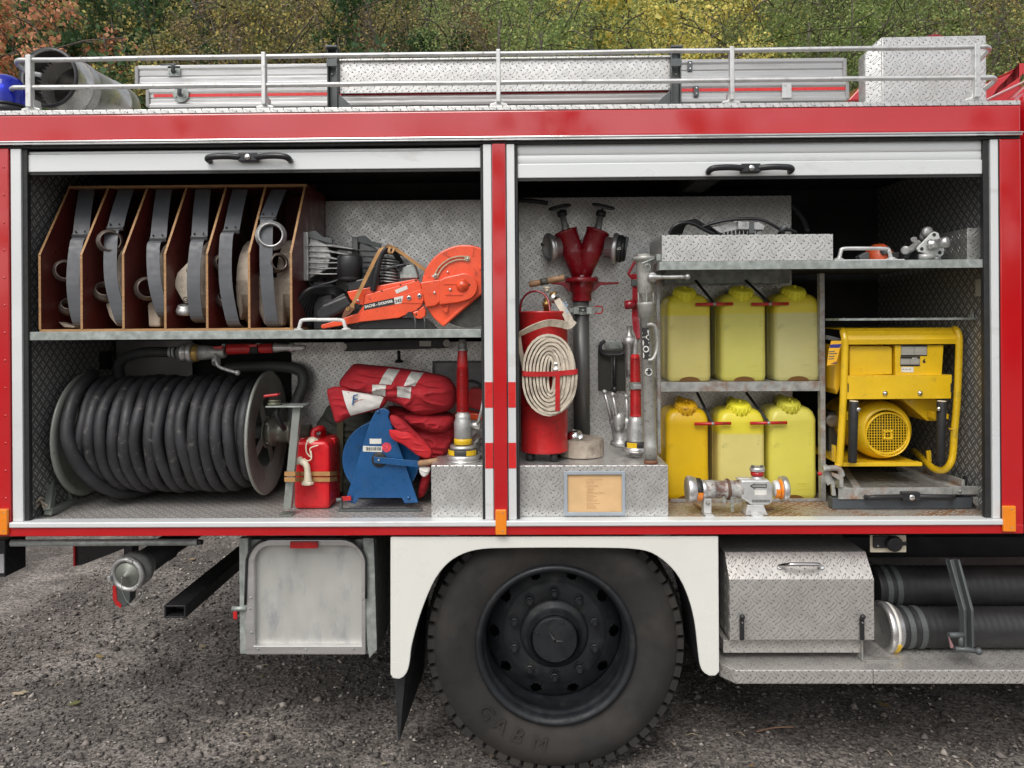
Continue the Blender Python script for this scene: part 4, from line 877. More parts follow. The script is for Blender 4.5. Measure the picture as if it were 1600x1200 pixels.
data = [((400,480,85),(368,420,312),(350,380,355),(362,372,770)), ((595,670,85),(540,620,275),(525,600,310),(575,590,760)), ((785,855,85),(755,812,330),(735,782,365),(780,795,720)),
        ((980,1055,85),(960,1012,322),(950,990,360),(950,997,740)), ((1165,1245,85),(1120,1196,290),(1100,1178,320),(1130,1204,772)), ((1360,1428,85),(1303,1388,222),(1300,1382,255),(1325,1402,772))]
coils = [.30,.24,.30,.28,.20,.20]
for i, (u0, u1, l0, l1) in enumerate(data):
    x0, x1 = xs[i]+.012, xs[i+1]-.002; hx = x1-.045
    # rolled canvas hose standing on edge
    cz = SZ+.012+.195; cy = .335
    lab = {0:'rolled beige hose in the leftmost rack bay, two grey couplings showing',1:'rolled beige hose in the second rack bay, two stacked couplings in front',2:'rolled beige hose in the third rack bay, mostly hidden behind its strap',
           3:'rolled beige hose with a stencilled pale end sticking out in the fourth rack bay',4:'rolled beige hose with black couplings in the fifth rack bay',5:'rolled beige hose with a shiny coupling ring in the rightmost rack bay'}[i]
    h = thing('rolled_hose', lab, 'fire hose', (hx, cy, SZ+.01), 'rolled hoses in the plywood rack')
    mb = MB(); pts = []; 
    turns = 7
    for k in range(turns*20+1):
        a = 2*PI*k/20; r = .055+.14*k/(turns*20)+.002*math.sin(a*3+i); pts.append((hx, cy+math.cos(a)*r, cz+math.sin(a)*r))
    mb.band(pts, (.076+.004*(i%2), 0, 0), .007); mb.build('hose_coil', CANVB, h)
    rings = {0:[(325,490,56,0),(345,670,46,1)],1:[(550,345,62,0),(525,595,56,1)],2:[(735,580,60,0)],3:[(925,690,42,2)],4:[(1110,450,44,0),(1115,635,44,1)],5:[(1355,315,76,3),(1390,450,50,0)]}[i]
    for (zx, zy, rr_, md) in rings:
        Yc_ = .12+.03*(md==1)+.02*(i<1); c = Z4(zx, zy, Yc_); r = rr_/3.2/390
        ax = {0:(.7,-1,.1),1:(.5,-.8,.7),2:(.1,-.2,1),3:(.25,-1,.1)}[md]; c.x = min(max(c.x, x0+.02), x1-.01)
        m_ = CAST if md in (2, 3) else M('worn_coupling_metal', (.13,.105,.09), .4, .6, var=.3, scale=30) if 'worn_coupling_metal' not in bpy.data.materials else bpy.data.materials['worn_coupling_metal']
        MB().lathe(c, ax, [(-.012,r*.72),(-.014,r),(-.004,r*1.04),(.010,r*1.0),(.012,r*.86),(.022,r*.84),(.024,r*.72),(-.012,r*.72)], 28, True, False).build('coupling', m_, h)
    if i == 3:
        poly = [(885,500),(945,440),(960,470),(962,640),(925,655),(905,630),(866,560)]
        o = MB().prism([Z4(x, y, .125) for x, y in poly], (0,.04,0)).build('hose_end', CANVAS, h, bevel=.006)
        text('G', .028, Z4(915, 645, .1235), (1,0,.1), (-.1,0,1), INK, h, 'stencil_letter'); text('1', .024, Z4(928, 500, .1235), (1,0,.2), (-.2,0,1), INK, h, 'stencil_letter')
    if i in (1, 2, 4, 5, 0):
        poly = {1:[(525,655),(560,640),(590,700),(585,770),(545,720)],2:[(735,655),(760,640),(800,730),(800,770),(742,770)],4:[(1175,560),(1200,540),(1212,700),(1200,740),(1182,650)],5:[(1268,585),(1300,500),(1415,540),(1415,765),(1320,760),(1290,690)],0:[(290,745),(370,770),(370,775),(320,772)]}[i]
        MB().prism([Z4(x, y, .15) for x, y in poly], (0,.05,0)).build('hose_end', CANVB, h, bevel=.008)
    # strap hanging in front of the hose
    s = thing('hose_strap', 'grey rubber strap hanging over the hose in the {} rack bay'.format(['leftmost','second','third','fourth','fifth','rightmost'][i]), 'strap', (hx, rYt, rzT), 'grey straps hanging in the rack bays')
    Ya, Yb = rYt+.03, .10
    def mid(q, Y): return Z4(q[0], q[2], Y)+Vector((.031 if q in (u0,u1) else .027,0,0))
    def wd(q, Y): return Z4(q[1], q[2], Y)-Z4(q[0], q[2], Y)
    a = mid(u0, Ya); b_ = mid(u1, .15)
    def clampx(v, wx): v = v.copy(); v.x = max(x0+.001+wx/2, min(v.x, x1-.001-wx/2)); return v
    w0 = min(.074, wd(u0, Ya).x); 
    wl = .050; ww = .062
    hi = 9 if i < 4 else 1
    pts = spl([clampx(a, w0), clampx(a.lerp(b_, .5)+Vector((0,-.004,0)), ww), clampx(b_, ww)], 6)
    MB().band(pts, (ww, .01, 0), .004).build('upper_strap', STRAPM, s)
    mb = MB(); e = pts[-1]; mb.box((e.x-.036, e.y-.008, e.z-.014), (e.x+.036, e.y+.008, e.z+.004)); mb.build('strap_clamp', BPLAST, s, bevel=.003)
    for sx in (-.020, .018): MB().lathe((e.x+sx, e.y-.003, e.z+.014), (0,-1,0), [(0,.005),(.003,.003)], 8).build('rivet', INK, s)
    c = mid(l0, .12); d = mid(l1, .09); d.z = max(d.z, SZ+.02)
    bulge = {1:-.02,4:-.015,0:-.01}.get(i, -.006)
    p2 = spl([Vector((e.x, e.y+.004, e.z-.012)), clampx(c, wl), clampx(c.lerp(d, .5)+Vector((bulge*.5, -.022, 0)), wl), clampx(d+Vector((0,.0,.02)), wl), clampx(d+Vector((.004,.05,-.005)), wl)], 6)
    MB().band(p2, (wl, .008, 0), .005).build('lower_strap', STRAPM, s)
# floodlights ----------------------------------------------------
ZS = ZM(440, 350, 4.706)
def flood(dx, dy, Y, m, lab, cut):
    c = ZS(125+dx, 240+dy, Y); h = 360/4.706/(1165/(2.91+Y)); th = 45/4.706/(1165/(2.91+Y)); L_ = 330/4.706/(1165/(2.91+Y))
    t_ = thing('floodlight', lab, 'floodlight', (c.x, Y, c.z-h/2), 'finned floodlights behind the saw')
    MB().box((c.x, Y-.01, c.z-h/2), (c.x+th, Y+.19, c.z+h/2)).build('front_frame', m, t_, bevel=.004)
    z0_, z1_ = c.z-h/2+.01, c.z+h/2-.01; x = c.x+th
    MB().prism([(x, Y+.01, z1_), (x+L_*.40, Y+.01, z1_-h*.2), (x+L_*.48, Y+.01, z1_-h*.45), (x+L_*.40, Y+.01, z0_+h*.2), (x, Y+.01, z0_)], (0,.16,0)).build('lamp_housing', m, t_, bevel=.004)
    for k in range(6):
        zz = z1_-h*(.20+.115*k); l = L_*(.98-.12*k if k < 3 else .62); 
        MB().prism([(x, Y, zz), (x+l*.55, Y, zz-.002), (x+l, Y+.01, zz-.018 if k < 3 else zz-.004), (x+l, Y+.01, zz-.021 if k < 3 else zz-.008), (x+l*.5, Y, zz-.009), (x, Y, zz-.006)], (0,.17,0)).build('cooling_fin', m, t_)
    MB().prism([(x, Y-.004, z1_+.012),(x+.03, Y-.004, z1_+.016),(x+.06,Y-.004,z1_-.01),(x+.10,Y-.004,z1_-.02),(x+.10,Y-.004,z1_-.04),(x,Y-.004,z1_-.012)],(0,.012,0)).build('upper_bracket', DGREY, t_, bevel=.001)
    MB().box((c.x+.03, Y+.05, SZ+.001), (c.x+.11, Y+.13, c.z-h/2-.001)).build('stand', DGREY, t_, bevel=.004)
    MB().tube(spl([(c.x+.02,Y+.02,c.z-h/2-.003),(c.x+.05,Y+.0,c.z-h/2-.02),(c.x+.16,Y+.0,c.z-h/2+.01),(c.x+.17,Y+.0,c.z-.02)],5),.006,6).build('swivel_bracket', BPLAST, t_)
flood(30, 0, .215, CAST, 'lighter grey finned floodlight next to the plywood rack, left of the saw', 0)
flood(395, 35, .34, M('dark_cast_aluminium', (.16,.16,.16), .45, .6, var=.2, scale=30), 'darker grey finned floodlight in the back behind the saw handle', 0)
# coiled cable
t_ = thing('coiled_cable', 'loose coil of black cable on the shelf behind the white grab handle', 'cable', (ZS(260,600,.2).x, .2, SZ+.001))
rc = random.Random(4)
for k in range(7):
    x0 = 85+k*22; y0 = 480+rc.uniform(0, 30)+k*2
    pts = [ZS(130+k*14, 765, .2+k*.012), ZS(x0, 660-k*4, .15+.02*k), ZS(x0+50, 545-k*6+rc.uniform(-8,8), .13+.02*k), ZS(230+k*8, 470+k*9, .14+.012*k), ZS(380, 465+k*8, .2), ZS(480, 520+k*18, .26)]
    for p in pts: p.z = max(p.z, SZ+.010)
    MB().tube(spl(pts, 6), .0085, 8).build('cable_turn', BPLAST, t_)
mb = MB(); mb.pp([(240,650),(300,590),(470,520),(520,600),(420,660),(300,710),(250,700)], .13, .19, ZS); mb.build('plug_housing', BPLAST, t_, bevel=.012)
mb = MB(); mb.pp([(240,680),(250,610),(290,575),(440,480),(500,520)][:0] or [(250,640),(290,600),(460,500),(500,560),(330,650)], .17, .22, ZS); mb.build('plug_grip', BPLAST, t_, bevel=.01)
# grab handle bolted to the shelf
def shelf_handle(Zf, x0, x1, ytop, Y, m, z, name='grab_handle'):
    a = Zf(x0, ytop, Y); b = Zf(x1, ytop, Y)
    pts = [(a.x-.004, Y, z+.001), (a.x+.002, Y, z+.015), (a.x+.006, Y, a.z-.012), (a.x+.018, Y, a.z), ((a.x+b.x)/2, Y-.004, (a.z+b.z)/2+.001), (b.x-.018, Y, b.z), (b.x-.006, Y, b.z-.012), (b.x-.002, Y, z+.015), (b.x+.004, Y, z+.001)]
    o = MB().tube(spl(pts, 5), .0075, 10).build(name, m, T)
    for e in (a.x-.003, b.x+.003): MB().lathe((e, Y, z+.0005), (0,0,1), [(0,.020),(.003,.019),(.008,.010)], 16).build('handle_foot', m, o)
shelf_handle(ZS, 128, 470, 706, .06, M('white_enamel_handle', (.68,.68,.66), .3, 0, coat=.4, dirt=(.4,.38,.35), dscale=30), SZ)
# ---- cut-off saw
sw = thing('cutoff_saw', 'orange red petrol cut-off saw with a large blade guard resting on the left shelf', 'cut-off saw', (ZS(760,700,.14).x, .14, SZ+.001))
Yb = .115
mb = MB(); mb.pp([(612,522),(1000,412),(1020,440),(1045,560),(1035,590),(1000,632),(940,655),(860,690),(575,720),(570,712),(602,600)], Yb, Yb+.09, ZS); hs_ = mb.build('housing', ORED, sw, bevel=.004)
mb = MB(); mb.pp([(905,520),(1035,478),(1045,560),(1030,585),(885,582)], Yb-.003, Yb-.0005, ZS); mb.build('cover_plate', ORED, sw, bevel=.001)
mb = MB(); mb.pp([(612,522),(1000,412),(995,402),(700,455),(480,497),(500,545),(530,580),(602,600)], Yb+.012, Yb+.10, ZS); mb.build('upper_housing', ORED, sw, bevel=.003)
mb = MB(); mb.pp([(290,742),(310,736),(430,700),(520,668),(560,658),(600,600),(612,640),(575,722),(430,748),(300,770),(288,760)], Yb+.015, Yb+.07, ZS); mb.build('rear_handle_base', ORED, sw, bevel=.003)
mb = MB(); mb.pp([(960,650),(1000,635),(1045,600),(1060,640),(1055,680),(1025,698),(985,695)], Yb+.002, Yb+.05, ZS); mb.build('lower_lug', ORED, sw, bevel=.004)
arm = [(1020,430),(1165,408),(1180,470),(1180,560),(1130,600),(1058,612),(1048,560)]
mb = MB(); mb.pp(arm, Yb-.012, Yb+.02, ZS); mb.build('drive_arm', ORED, sw, bevel=.003)
c = (1340,462); rr_ = 100
arc = [(c[0]+rr_*math.cos(t), c[1]-rr_*math.sin(t)) for t in np.linspace(math.radians(110), math.radians(-70), 18)]
mb = MB(); mb.pp([(1160,412),(1200,392)]+arc+[(1300,578),(1160,595)], Yb-.018, Yb+.012, ZS); ba = mb.build('belt_cover', ORED, sw, bevel=.004)
mb = MB(); p = ZS(1330,452,Yb-.018); mb.lathe(p, (0,-1,0), [(-.002,.027),(.006,.025),(.016,.012),(.019,.0)], 24); mb.build('belt_cover_boss', ORED, sw)
for y in (442, 520): MB().band([ZS(1190 if y < 500 else 1205, y, Yb-.019), ZS(1300 if y < 500 else 1330, y-4 if y < 500 else y, Yb-.019)], (0,0,.004), .004).build('pressed_rib', ORED, ba)
# blade guard
cx_, cy_, R_g = 1345, 470, 318
arc = [(cx_+R_g*math.cos(t), cy_-R_g*math.sin(t)) for t in np.linspace(math.radians(205), math.radians(-12), 44)]
gp = [(1190,757)]+[(1115,690),(1063,610)]+arc+[(1600,545),(1490,500),(1300,662)]
gd = MB(); gd.pp(gp, Yb+.006, Yb+.045, ZS); g_ = gd.build('blade_guard', ORED, sw, bevel=.006)
mb = MB(); mb.pp([(1180,735),(1195,748),(1420,545),(1405,535)], Yb+.001, Yb+.006, ZS); mb.build('guard_rib', ORED, g_, bevel=.002)
mb = MB(); mb.pp([(1205,200),(1216,196),(1236,236),(1226,240)], Yb+.002, Yb+.006, ZS); mb.pp([(1405,165),(1416,165),(1408,235),(1398,235)], Yb+.002, Yb+.006, ZS); mb.pp([(1455,340),(1450,330),(1490,300),(1492,312)], Yb+.002, Yb+.006, ZS); mb.build('guard_rib', ORED, g_)
p = ZS(1375, 462, Yb+.030); MB().lathe(p, (0,1,0), [(0,.0),(0,.1675),(.004,.1675),(.004,.0)], 72, False, False).build('cutting_disc', M('abrasive_disc', (.05,.05,.045), .8, 0, var=.3, scale=60, bump=.0008, bscale=400), sw)
# slotted adjuster
pts = [ZS(x,y,Yb) for x,y in ((1133,383),(1170,320),(1230,272),(1300,250),(1365,253))]
GOLD = M('yellow_chromed_steel', (.48,.44,.30), .32, .7)
sp_ = spl(pts, 6); mb = MB()
for off in (-.0068, .0068):
    q = [p+Vector((0,0,off)).cross(Vector((0,1,0))).normalized()*0+((sp_[min(i+1,len(sp_)-1)]-sp_[max(i-1,0)]).normalized().cross(Vector((0,1,0))))*off for i, p in enumerate(sp_)]
    mb.band(q, (0,.004,0), .0045)
e = sp_[-1]; mb.lathe((e.x,e.y+.002,e.z),(0,-1,0),[(0,.0115),(.003,.0115)],18); e = sp_[0]; mb.lathe((e.x,e.y+.002,e.z),(0,-1,0),[(0,.0115),(.003,.0115)],18); mb.build('slotted_adjuster', GOLD, sw)
c = ZS(1133,383,Yb-.002); mb = MB(); mb.lathe(c,(0,-1,0),[(0,.008),(.010,.007),(.012,.004)],12); mb.box((c.x-.014,c.y-.012,c.z-.003),(c.x+.004,c.y-.008,c.z+.003)); mb.build('wing_nut', CHROME, sw)
for (x,y,r,Y) in ((1222,353,.005,.004),(1368,255,.005,-.004),(1125,505,.0055,-.013),(1240,482,.0055,-.019),(563,566,.006,.012),(937,543,.010,-.003),(1014,528,.010,-.003)):
    c = ZS(x,y,Yb+Y); mb = MB(); mb.lathe(c,(0,-1,0),[(0,r),(.004,r*.95),(.005,r*.5)],12); mb.build('bolt', CHROME, sw)
    if r > .008: MB().lathe(c+Vector((0,-.0055,0)),(0,-1,0),[(0,r*.5),(.0005,0)],6).build('bolt_socket', INK, sw)
for (x,y,Y) in ((1381,447,-.019),(987,413,-.002),(1002,625,-.002),(875,448,-.0),(737,493,0),(990,665,.001)):
    MB().lathe(ZS(x,y,Yb+Y),(0,-1,0),[(0,.004),(.0006,.0035)],10).build('screw_hole', INK, sw)
mb = MB(); mb.band([ZS(1170,590,Yb-.006),ZS(1200,650,Yb-.006)],(0,.004,0),.003); mb.band([ZS(1225,590,Yb-.006),ZS(1215,650,Yb-.006)],(0,.004,0),.003); mb.lathe(ZS(1207,633,Yb-.004),(0,-1,0),[(0,.010),(.004,.009)],14); mb.build('guard_hinge', ORED, sw)
# name plate
pl = [(600,592),(895,528),(880,582),(605,634)]
MB().pp([(605,590),(824,543),(832,590),(605,634)], Yb-.0012, Yb-.0004, ZS).build('name_plate_black', INK, sw)
MB().pp([(826,542),(896,527),(882,580),(834,590)], Yb-.0012, Yb-.0004, ZS).build('name_plate_white', LABELW, sw)
o0 = ZS(612,619,Yb-.0016); rt = (ZS(825,573,Yb)-ZS(612,619,Yb)).normalized(); up = Vector((-rt.z,0,rt.x))
text('SACHS - DOLMAR', .0146, o0, rt, up, LABELW, sw, bold=.0006); text('343', .0185, ZS(836,581,Yb-.0016), rt, up, INK, sw, bold=.0005)
MB().pp([(832,487),(920,450),(928,478),(845,512)], Yb-.0012, Yb-.0004, ZS).build('small_sticker', LABELW, sw)
# engine parts
c = ZS(503,400,.17); mb = MB(); mb.lathe(c,(0,0,1),[(-.012,.042),(-.01,.050),(.0,.052),(.006,.050),(.008,.053),(.085,.052),(.094,.047),(.096,.03),(.097,.0)],36); mb.build('air_filter', BPLAST, sw)
mb = MB(); mb.pp([(475,425),(600,400),(640,330),(690,300),(690,470),(640,478),(490,495)], Yb+.02, Yb+.10, ZS); mb.build('carburettor_cover', BPLAST, sw, bevel=.006)
c = ZS(795,430,.17)
for k in range(8): MB().lathe((c.x,.17,c.z+.0125*k),(.12,0,1),[(0,.040),(.003,.041),(.0045,.039)],28).build('cylinder_fin', CAST, sw)
MB().lathe((c.x,.17,c.z-.01),(.12,0,1),[(0,.029),(.10,.030)],24).build('cylinder', DGREY, sw)
mb = MB(); mb.pp([(740,320),(900,290),(915,300),(760,345)], Yb+.01, Yb+.08, ZS); mb.build('top_cover', BPLAST, sw, bevel=.003)
mb = MB(); mb.pp([(895,310),(950,298),(955,282),(975,285),(1003,398),(870,402),(868,350)], Yb+.02, Yb+.08, ZS); mb.build('muffler', GALV, sw, bevel=.004)
MB().lathe(ZS(870,327,Yb+.03),(0,-1,0),[(0,.012),(.025,.012),(.025,.008),(.01,.008)],16).build('exhaust_pipe', BPLAST, sw)
hp = [ZS(672,490,.12),ZS(690,400,.112),ZS(712,290,.108),ZS(740,210,.11),ZS(780,178,.12),ZS(822,190,.15),ZS(850,240,.19),ZS(880,290,.22)]
MB().tube(spl(hp,5),.0125,12).build('front_handle', BPLAST, sw)
lt_ = [ZS(470,655,.10),ZS(535,570,.10),ZS(600,440,.098),ZS(680,275,.096),ZS(730,185,.10),ZS(775,162,.12)]
MB().band(spl(lt_,5),(.019,0,.006),.0025).build('carrying_strap', LEATHER, sw)
lt_ = [ZS(775,162,.10),ZS(815,172,.11),ZS(900,225,.12),ZS(1000,300,.125),ZS(1060,342,.13)]
MB().band(spl(lt_,5),(.004,0,.014),.0025).build('carrying_strap', LEATHER, sw)
mb = MB(); mb.band(spl([ZS(795,170,.10),ZS(790,205,.095),ZS(810,215,.10),ZS(828,180,.11)],4),(.010,0,.003),.003); mb.band([ZS(505,600,.096),ZS(535,608,.096)],(.0,0,.014),.004); mb.build('strap_knot', LEATHER, sw)
mb = MB(); mb.pp([(440,700),(452,655),(475,610),(510,600),(540,620),(500,665)], .096, .100, ZS); mb.build('strap_end', M('dark_leather', (.16,.06,.03), .5), sw, bevel=.001)
MB().tube([ZS(478,620,.095),ZS(495,618,.093),ZS(498,632,.093),ZS(482,636,.095),ZS(478,622,.095)],.002,6).build('buckle', BRASS, sw)
mb = MB(); mb.pp([(560,745),(640,700),(900,690),(1050,690),(1120,760),(1130,775),(560,775)], .15, .26, ZS); mb.build('dark_underbody', BPLAST, sw, bevel=.01)
mb = MB(); mb.lathe(ZS(942,668,Yb-.002),(0,-1,0),[(0,.013),(.008,.012)],16); mb.build('drain_knob', BPLAST, sw)
for x in (975, 1045): MB().tube(spl([ZS(x,680,.11),ZS(x+8,720,.10),ZS(x+6,770,.11)],4),.0022,6).build('wire_foot', DGREY, sw)

# ================================================================ left locker, lower level
# hose reel
Z6 = ZM(0, 520, 3.333)
Yr = .37; rc_ = P(415, 675, Yr); XF = rc_.x; XB = xc(122, Yr-.1, 683); RC = Vector((XF, Yr, rc_.z)); RR = .268
reel = thing('hose_reel', 'grey green reel wound full of dusty black hose on the locker floor', 'hose reel', (XB+.4, Yr, FZ+.001))
def flange(x, s):
    mb = MB(); mb.lathe((x, Yr, RC.z), (s,0,0), [(0,.15),(0,.244),(-.004,.248),(.006,RR),(.012,RR+.004),(.018,RR-.002),(.014,.252),(.008,.244),(.008,.15),(.0,.15)], 72, True, False)
    return mb.build('reel_flange', REELG, reel)
f1 = flange(XF, 1); f2 = flange(XB, -1)
for x in (XF+.004, XB-.004):
    mb = MB(); mb.lathe((x, Yr, RC.z), (1,0,0), [(0,.07),(.004,.07)], 32)
    for k in range(4):
        a = 2*PI*k/4+.5; d = Vector((0, math.cos(a), math.sin(a))); mb.band([Vector((x,Yr,RC.z))+d*.05, Vector((x,Yr,RC.z))+d*.17], Vector((0,-d.z,d.y))*.04, .005)
    mb.build('reel_spoke', GREYP, reel)
MB().lathe((XB, Yr, RC.z), (1,0,0), [(0,.16),(XF-XB,.16)], 40, True, False).build('reel_drum', GREYP, reel)
MB().cyl((XB-.06, Yr, RC.z), (XF+.16, Yr, RC.z), .03, n=20).build('axle_tube', GREYP, reel)
mb = MB(); mb.lathe((XF+.01, Yr, RC.z), (1,0,0), [(0,.06),(.03,.062),(.035,.045),(.09,.045),(.095,.052),(.11,.052),(.115,.036),(.19,.034)], 28); mb.build('swivel_joint', M('swivel_metal', (.17,.17,.14), .4, .4), reel)
hr = random.Random(11); pitch = .0475; nt_ = int((XF-XB-.05)/pitch); pts = []; rad = RR-.036
for k in range(nt_*28+1):
    tt = k/28; a = 2*PI*tt-PI/2; j = int(tt)
    wob = noise.noise(Vector((j*3.1, math.cos(a), math.sin(a))))*.012
    x = XB+.045+pitch*tt+noise.noise(Vector((math.cos(a)*1.2, math.sin(a)*1.2, j*.9+7)))*.017
    r = rad+wob-.028*max(0, (tt-nt_+2.5)/2.5)
    pts.append((x, Yr+math.cos(a)*r, RC.z+math.sin(a)*r))
MB().tube(pts, .0245, 12).build('wound_hose', RUBH, reel)
pts2 = []
for k in range(26):
    tt = k/25; a = math.radians(100+190*tt); x = XB+.04+.03*tt+.34*max(0, tt-.38)**1.2; r = rad+.036-.01*tt
    pts2.append((x, Yr+math.cos(a)*r, RC.z+math.sin(a)*r))
pts2 += [(pts2[-1][0]+.04, Yr+.06, RC.z-rad-.01), (pts2[-1][0]+.07, Yr+.18, RC.z-rad+.03)]
MB().tube(spl(pts2, 3), .0255, 12).build('crossing_hose_turn', RUBH, reel)
pts3 = [(x+.028, y, z) for x, y, z in pts2]
# lower layer of hose fills the gaps
pl_ = [(XB+.07+pitch*k/28, Yr+math.cos(2*PI*k/28)*(rad-.045), RC.z+math.sin(2*PI*k/28)*(rad-.045)) for k in range(28*(nt_-1))]
MB().tube(pl_, .0265, 8).build('inner_hose_layer', RUBH, reel)
p = Z6(1305,528,Yr-.28); MB().box((XF+.0145, Yr-.275, RC.z-.012), (XF+.0155, Yr-.262, RC.z+.012)).build('small_label', LABELW, reel)
# stands
st = MB(); a0 = Z6(238,935,.10); a1 = Z6(385,905,.30); a2 = Z6(285,700,.28)
mb = MB(); mb.band([Z6(250,930,.09), Z6(283,700,.28)], (.03,0,.004), .03); mb.band([Z6(250,932,.09), Z6(400,880,.34)], (.004,0,.028), .03); mb.band([Z6(375,892,.32), Z6(283,700,.28)], (.026,0,.012), .008)
mb.build('reel_stand', GREYP, reel, bevel=.002)
mb = MB(); y1 = .10; pA = Z6(1495,915,y1); pB = Z6(1545,385,y1+.06)
mb.band([pA, pB], (.030,0,0), .004); mb.band([pA+Vector((.014,.012,0)), pB+Vector((.014,.012,0))], (0,.026,0), .004); mb.box((pA.x-.030,.085,FZ+.0015),(pA.x+.022,.15,FZ+.006)); mb.build('reel_stand', GREYP, reel)
mb = MB(); q = Z6(1390,382,.15); q2 = Z6(1585,376,.15); mb.box((q.x,.13,q.z-.004),(q2.x,.24,q.z+.002)); mb.build('top_plate', GALV, reel, bevel=.001)
mb = MB(); c = Z6(1430,360,.17); mb.lathe((c.x,.17,q.z+.003),(0,0,1),[(0,.028),(.008,.028),(.009,.022),(.014,.022),(.015,.025),(.022,.024)],24); mb.build('brake_disc', M('olive_metal', (.14,.14,.10), .5, .3), reel)
c = Z6(1420,325,.165); MB().box((c.x-.03,.14,c.z-.004),(c.x+.03,.18,c.z+.006),R=rotm('Y',-6)).build('brake_lever', RED2, reel, bevel=.003)
MB().tube(spl([Z6(1450,385,.2),Z6(1440,430,.19),Z6(1460,470,.2),Z6(1480,500,.24)],4),.011,8).build('drain_pipe', BPLAST, reel)
for k in range(4):
    a = 2*PI*k/4+.8; MB().lathe((XF+.013,Yr+math.cos(a)*.055,RC.z+math.sin(a)*.055),(1,0,0),[(0,.008),(.012,.008),(.014,.004)],8).build('bolt', GALV, reel)
# feed pipe behind
pts = [Z6(1180,185,.50),Z6(1350,176,.50),Z6(1490,178,.50),Z6(1565,200,.50),Z6(1580,260,.49),Z6(1555,330,.48),Z6(1530,400,.46),Z6(1520,470,.42),Z6(1500,510,.40)]
MB().tube(spl(pts,6),.026,14).build('feed_pipe', M('dark_hose_grey', (.07,.075,.07), .5), reel)
mb = MB(); mb.lathe(Z6(1350,820,.43),(0,0,1),[(0,.0),(.0,.14)],10) if 0 else None
# rope at the left of the floor
rp = []
for k in range(60):
    a = k*.62; rp.append(Z6(210+28*math.cos(a)+rc.uniform(-8,8), 905-k*.5+20*math.sin(a*1.3), .14+.05*math.sin(a*.7)))
for p in rp: p.z = max(p.z, FZ+.006)
MB().tube(spl(rp,3),.0045,6).build('rope_bundle', CANVB, None, loc=Z6(210,920,.12), label='tangled bundle of old rope on the floor left of the hose reel', cat='rope')
# nozzle with its own ball valve, lying above the reel
nz = thing('hose_nozzle', 'red sleeved nozzle with silver ball valve lying horizontally above the hose reel', 'nozzle', Z6(1100,130,.27))
Yn = .24
MB().tube(spl([Z6(625,230,.34),Z6(620,170,.31),Z6(660,125,.28),Z6(760,102,Yn),Z6(880,100,Yn),Z6(935,100,Yn)],6),.022,14).build('rubber_hose', BLACK, nz)
for x in (890, 908): MB().cyl(Z6(x-6,100,Yn),Z6(x+6,100,Yn),.0235,n=20).build('hose_band', GALV, nz)
ax = Vector((1,0,-.0)); a = Z6(928,104,Yn)
def px_l(x): return (Z6(x,104,Yn)-a).length
mb = MB(); mb.lathe(a, ax, [(0,.026),(px_l(945),.027),(px_l(948),.038),(px_l(965),.040),(px_l(968),.033),(px_l(978),.033),(px_l(980),.042),(px_l(1005),.042),(px_l(1008),.034)], 32); mb.build('coupling', ALU, nz)
MB().lathe(Z6(1008,106,Yn), ax, [(0,.034),(.006,.038),(.020,.036),(.026,.030)], 28).build('brass_ring', BRASS, nz)
MB().lathe(Z6(1040,103,Yn), ax, [(0,.032),(.03,.031),(.055,.027),(.07,.025),(.105,.025),(.11,.022)], 28).build('valve_body', CAST, nz)
MB().lathe(Z6(1185,86,Yn), (1,0,.03), [(0,.020),(.003,.023),(.10,.022),(.105,.019)], 24).build('red_sleeve', RED2, nz)
MB().lathe(Z6(1350,82,Yn), (1,0,.02), [(0,.017),(.003,.020),(.055,.020),(.06,.016)], 24).build('red_sleeve', RED2, nz)
MB().lathe(Z6(1300,84,Yn), (1,0,.02), [(0,.021),(.04,.021)], 20).build('sleeve_collar', INK, nz)
MB().lathe(Z6(1425,78,Yn), (1,0,.0), [(0,.019),(.01,.020),(.05,.015),(.065,.016),(.07,.020),(.085,.020),(.087,.014),(.11,.012),(.135,.010)], 24).build('nozzle_tip', ALU, nz)
mb = MB(); mb.tube(spl([Z6(1125,110,Yn-.02),Z6(1128,150,Yn-.035),Z6(1140,175,Yn-.04),Z6(1180,192,Yn-.04),Z6(1232,207,Yn-.045)],4),.0075,8); mb.sph(Z6(1236,208,Yn-.045),.012); mb.cyl(Z6(1125,125,Yn),Z6(1126,160,Yn-.02),.018,n=14); mb.build('valve_lever', CAST, nz)
for x, y in ((1165,66),(1345,62)): MB().box(Z6(x-10,y-8,Yn-.01),Z6(x+20,y+6,Yn+.02)).build('shelf_clip', GALV, nz, bevel=.001)
for x, y in ((1130,76),(1310,66)): MB().pp([(x-25,y-4),(x+30,y-8),(x+25,y+8),(x-10,y+8)],Yn-.03,Yn-.022,Z6).build('clip_tongue', RED2, nz, bevel=.001)
# red petrol can
Z7b = ZM(420, 520, 3.872)
can = thing('petrol_can', 'red plastic petrol can with cream spout strapped to the reel stand', 'fuel can', Z7b(270,1050,0.26))
Yc = .20; A = Z7b(152,1052,Yc); B = Z7b(365,655,Yc); mb = MB()
mb.prism([(A.x,Yc,FZ+.001),(B.x,Yc,FZ+.001),(B.x,Yc,B.z-.022),(B.x-.018,Yc,B.z),(A.x+.018,Yc,B.z),(A.x,Yc,B.z-.022)],(0,.20,0)); mb.build('can_body', REDPL, can, bevel=.014)
MB().box((A.x-.0005,Yc+.095,FZ+.004),(B.x+.0005,Yc+.101,B.z-.002)).build('mould_seam', REDPL, can, bevel=.002)
MB().tube(spl([Z7b(270,640,0.26),Z7b(272,595,0.27),Z7b(315,577,0.29),Z7b(330,590,0.35),Z7b(330,640,0.38)],5),.0125,10).build('can_handle', REDPL, can)
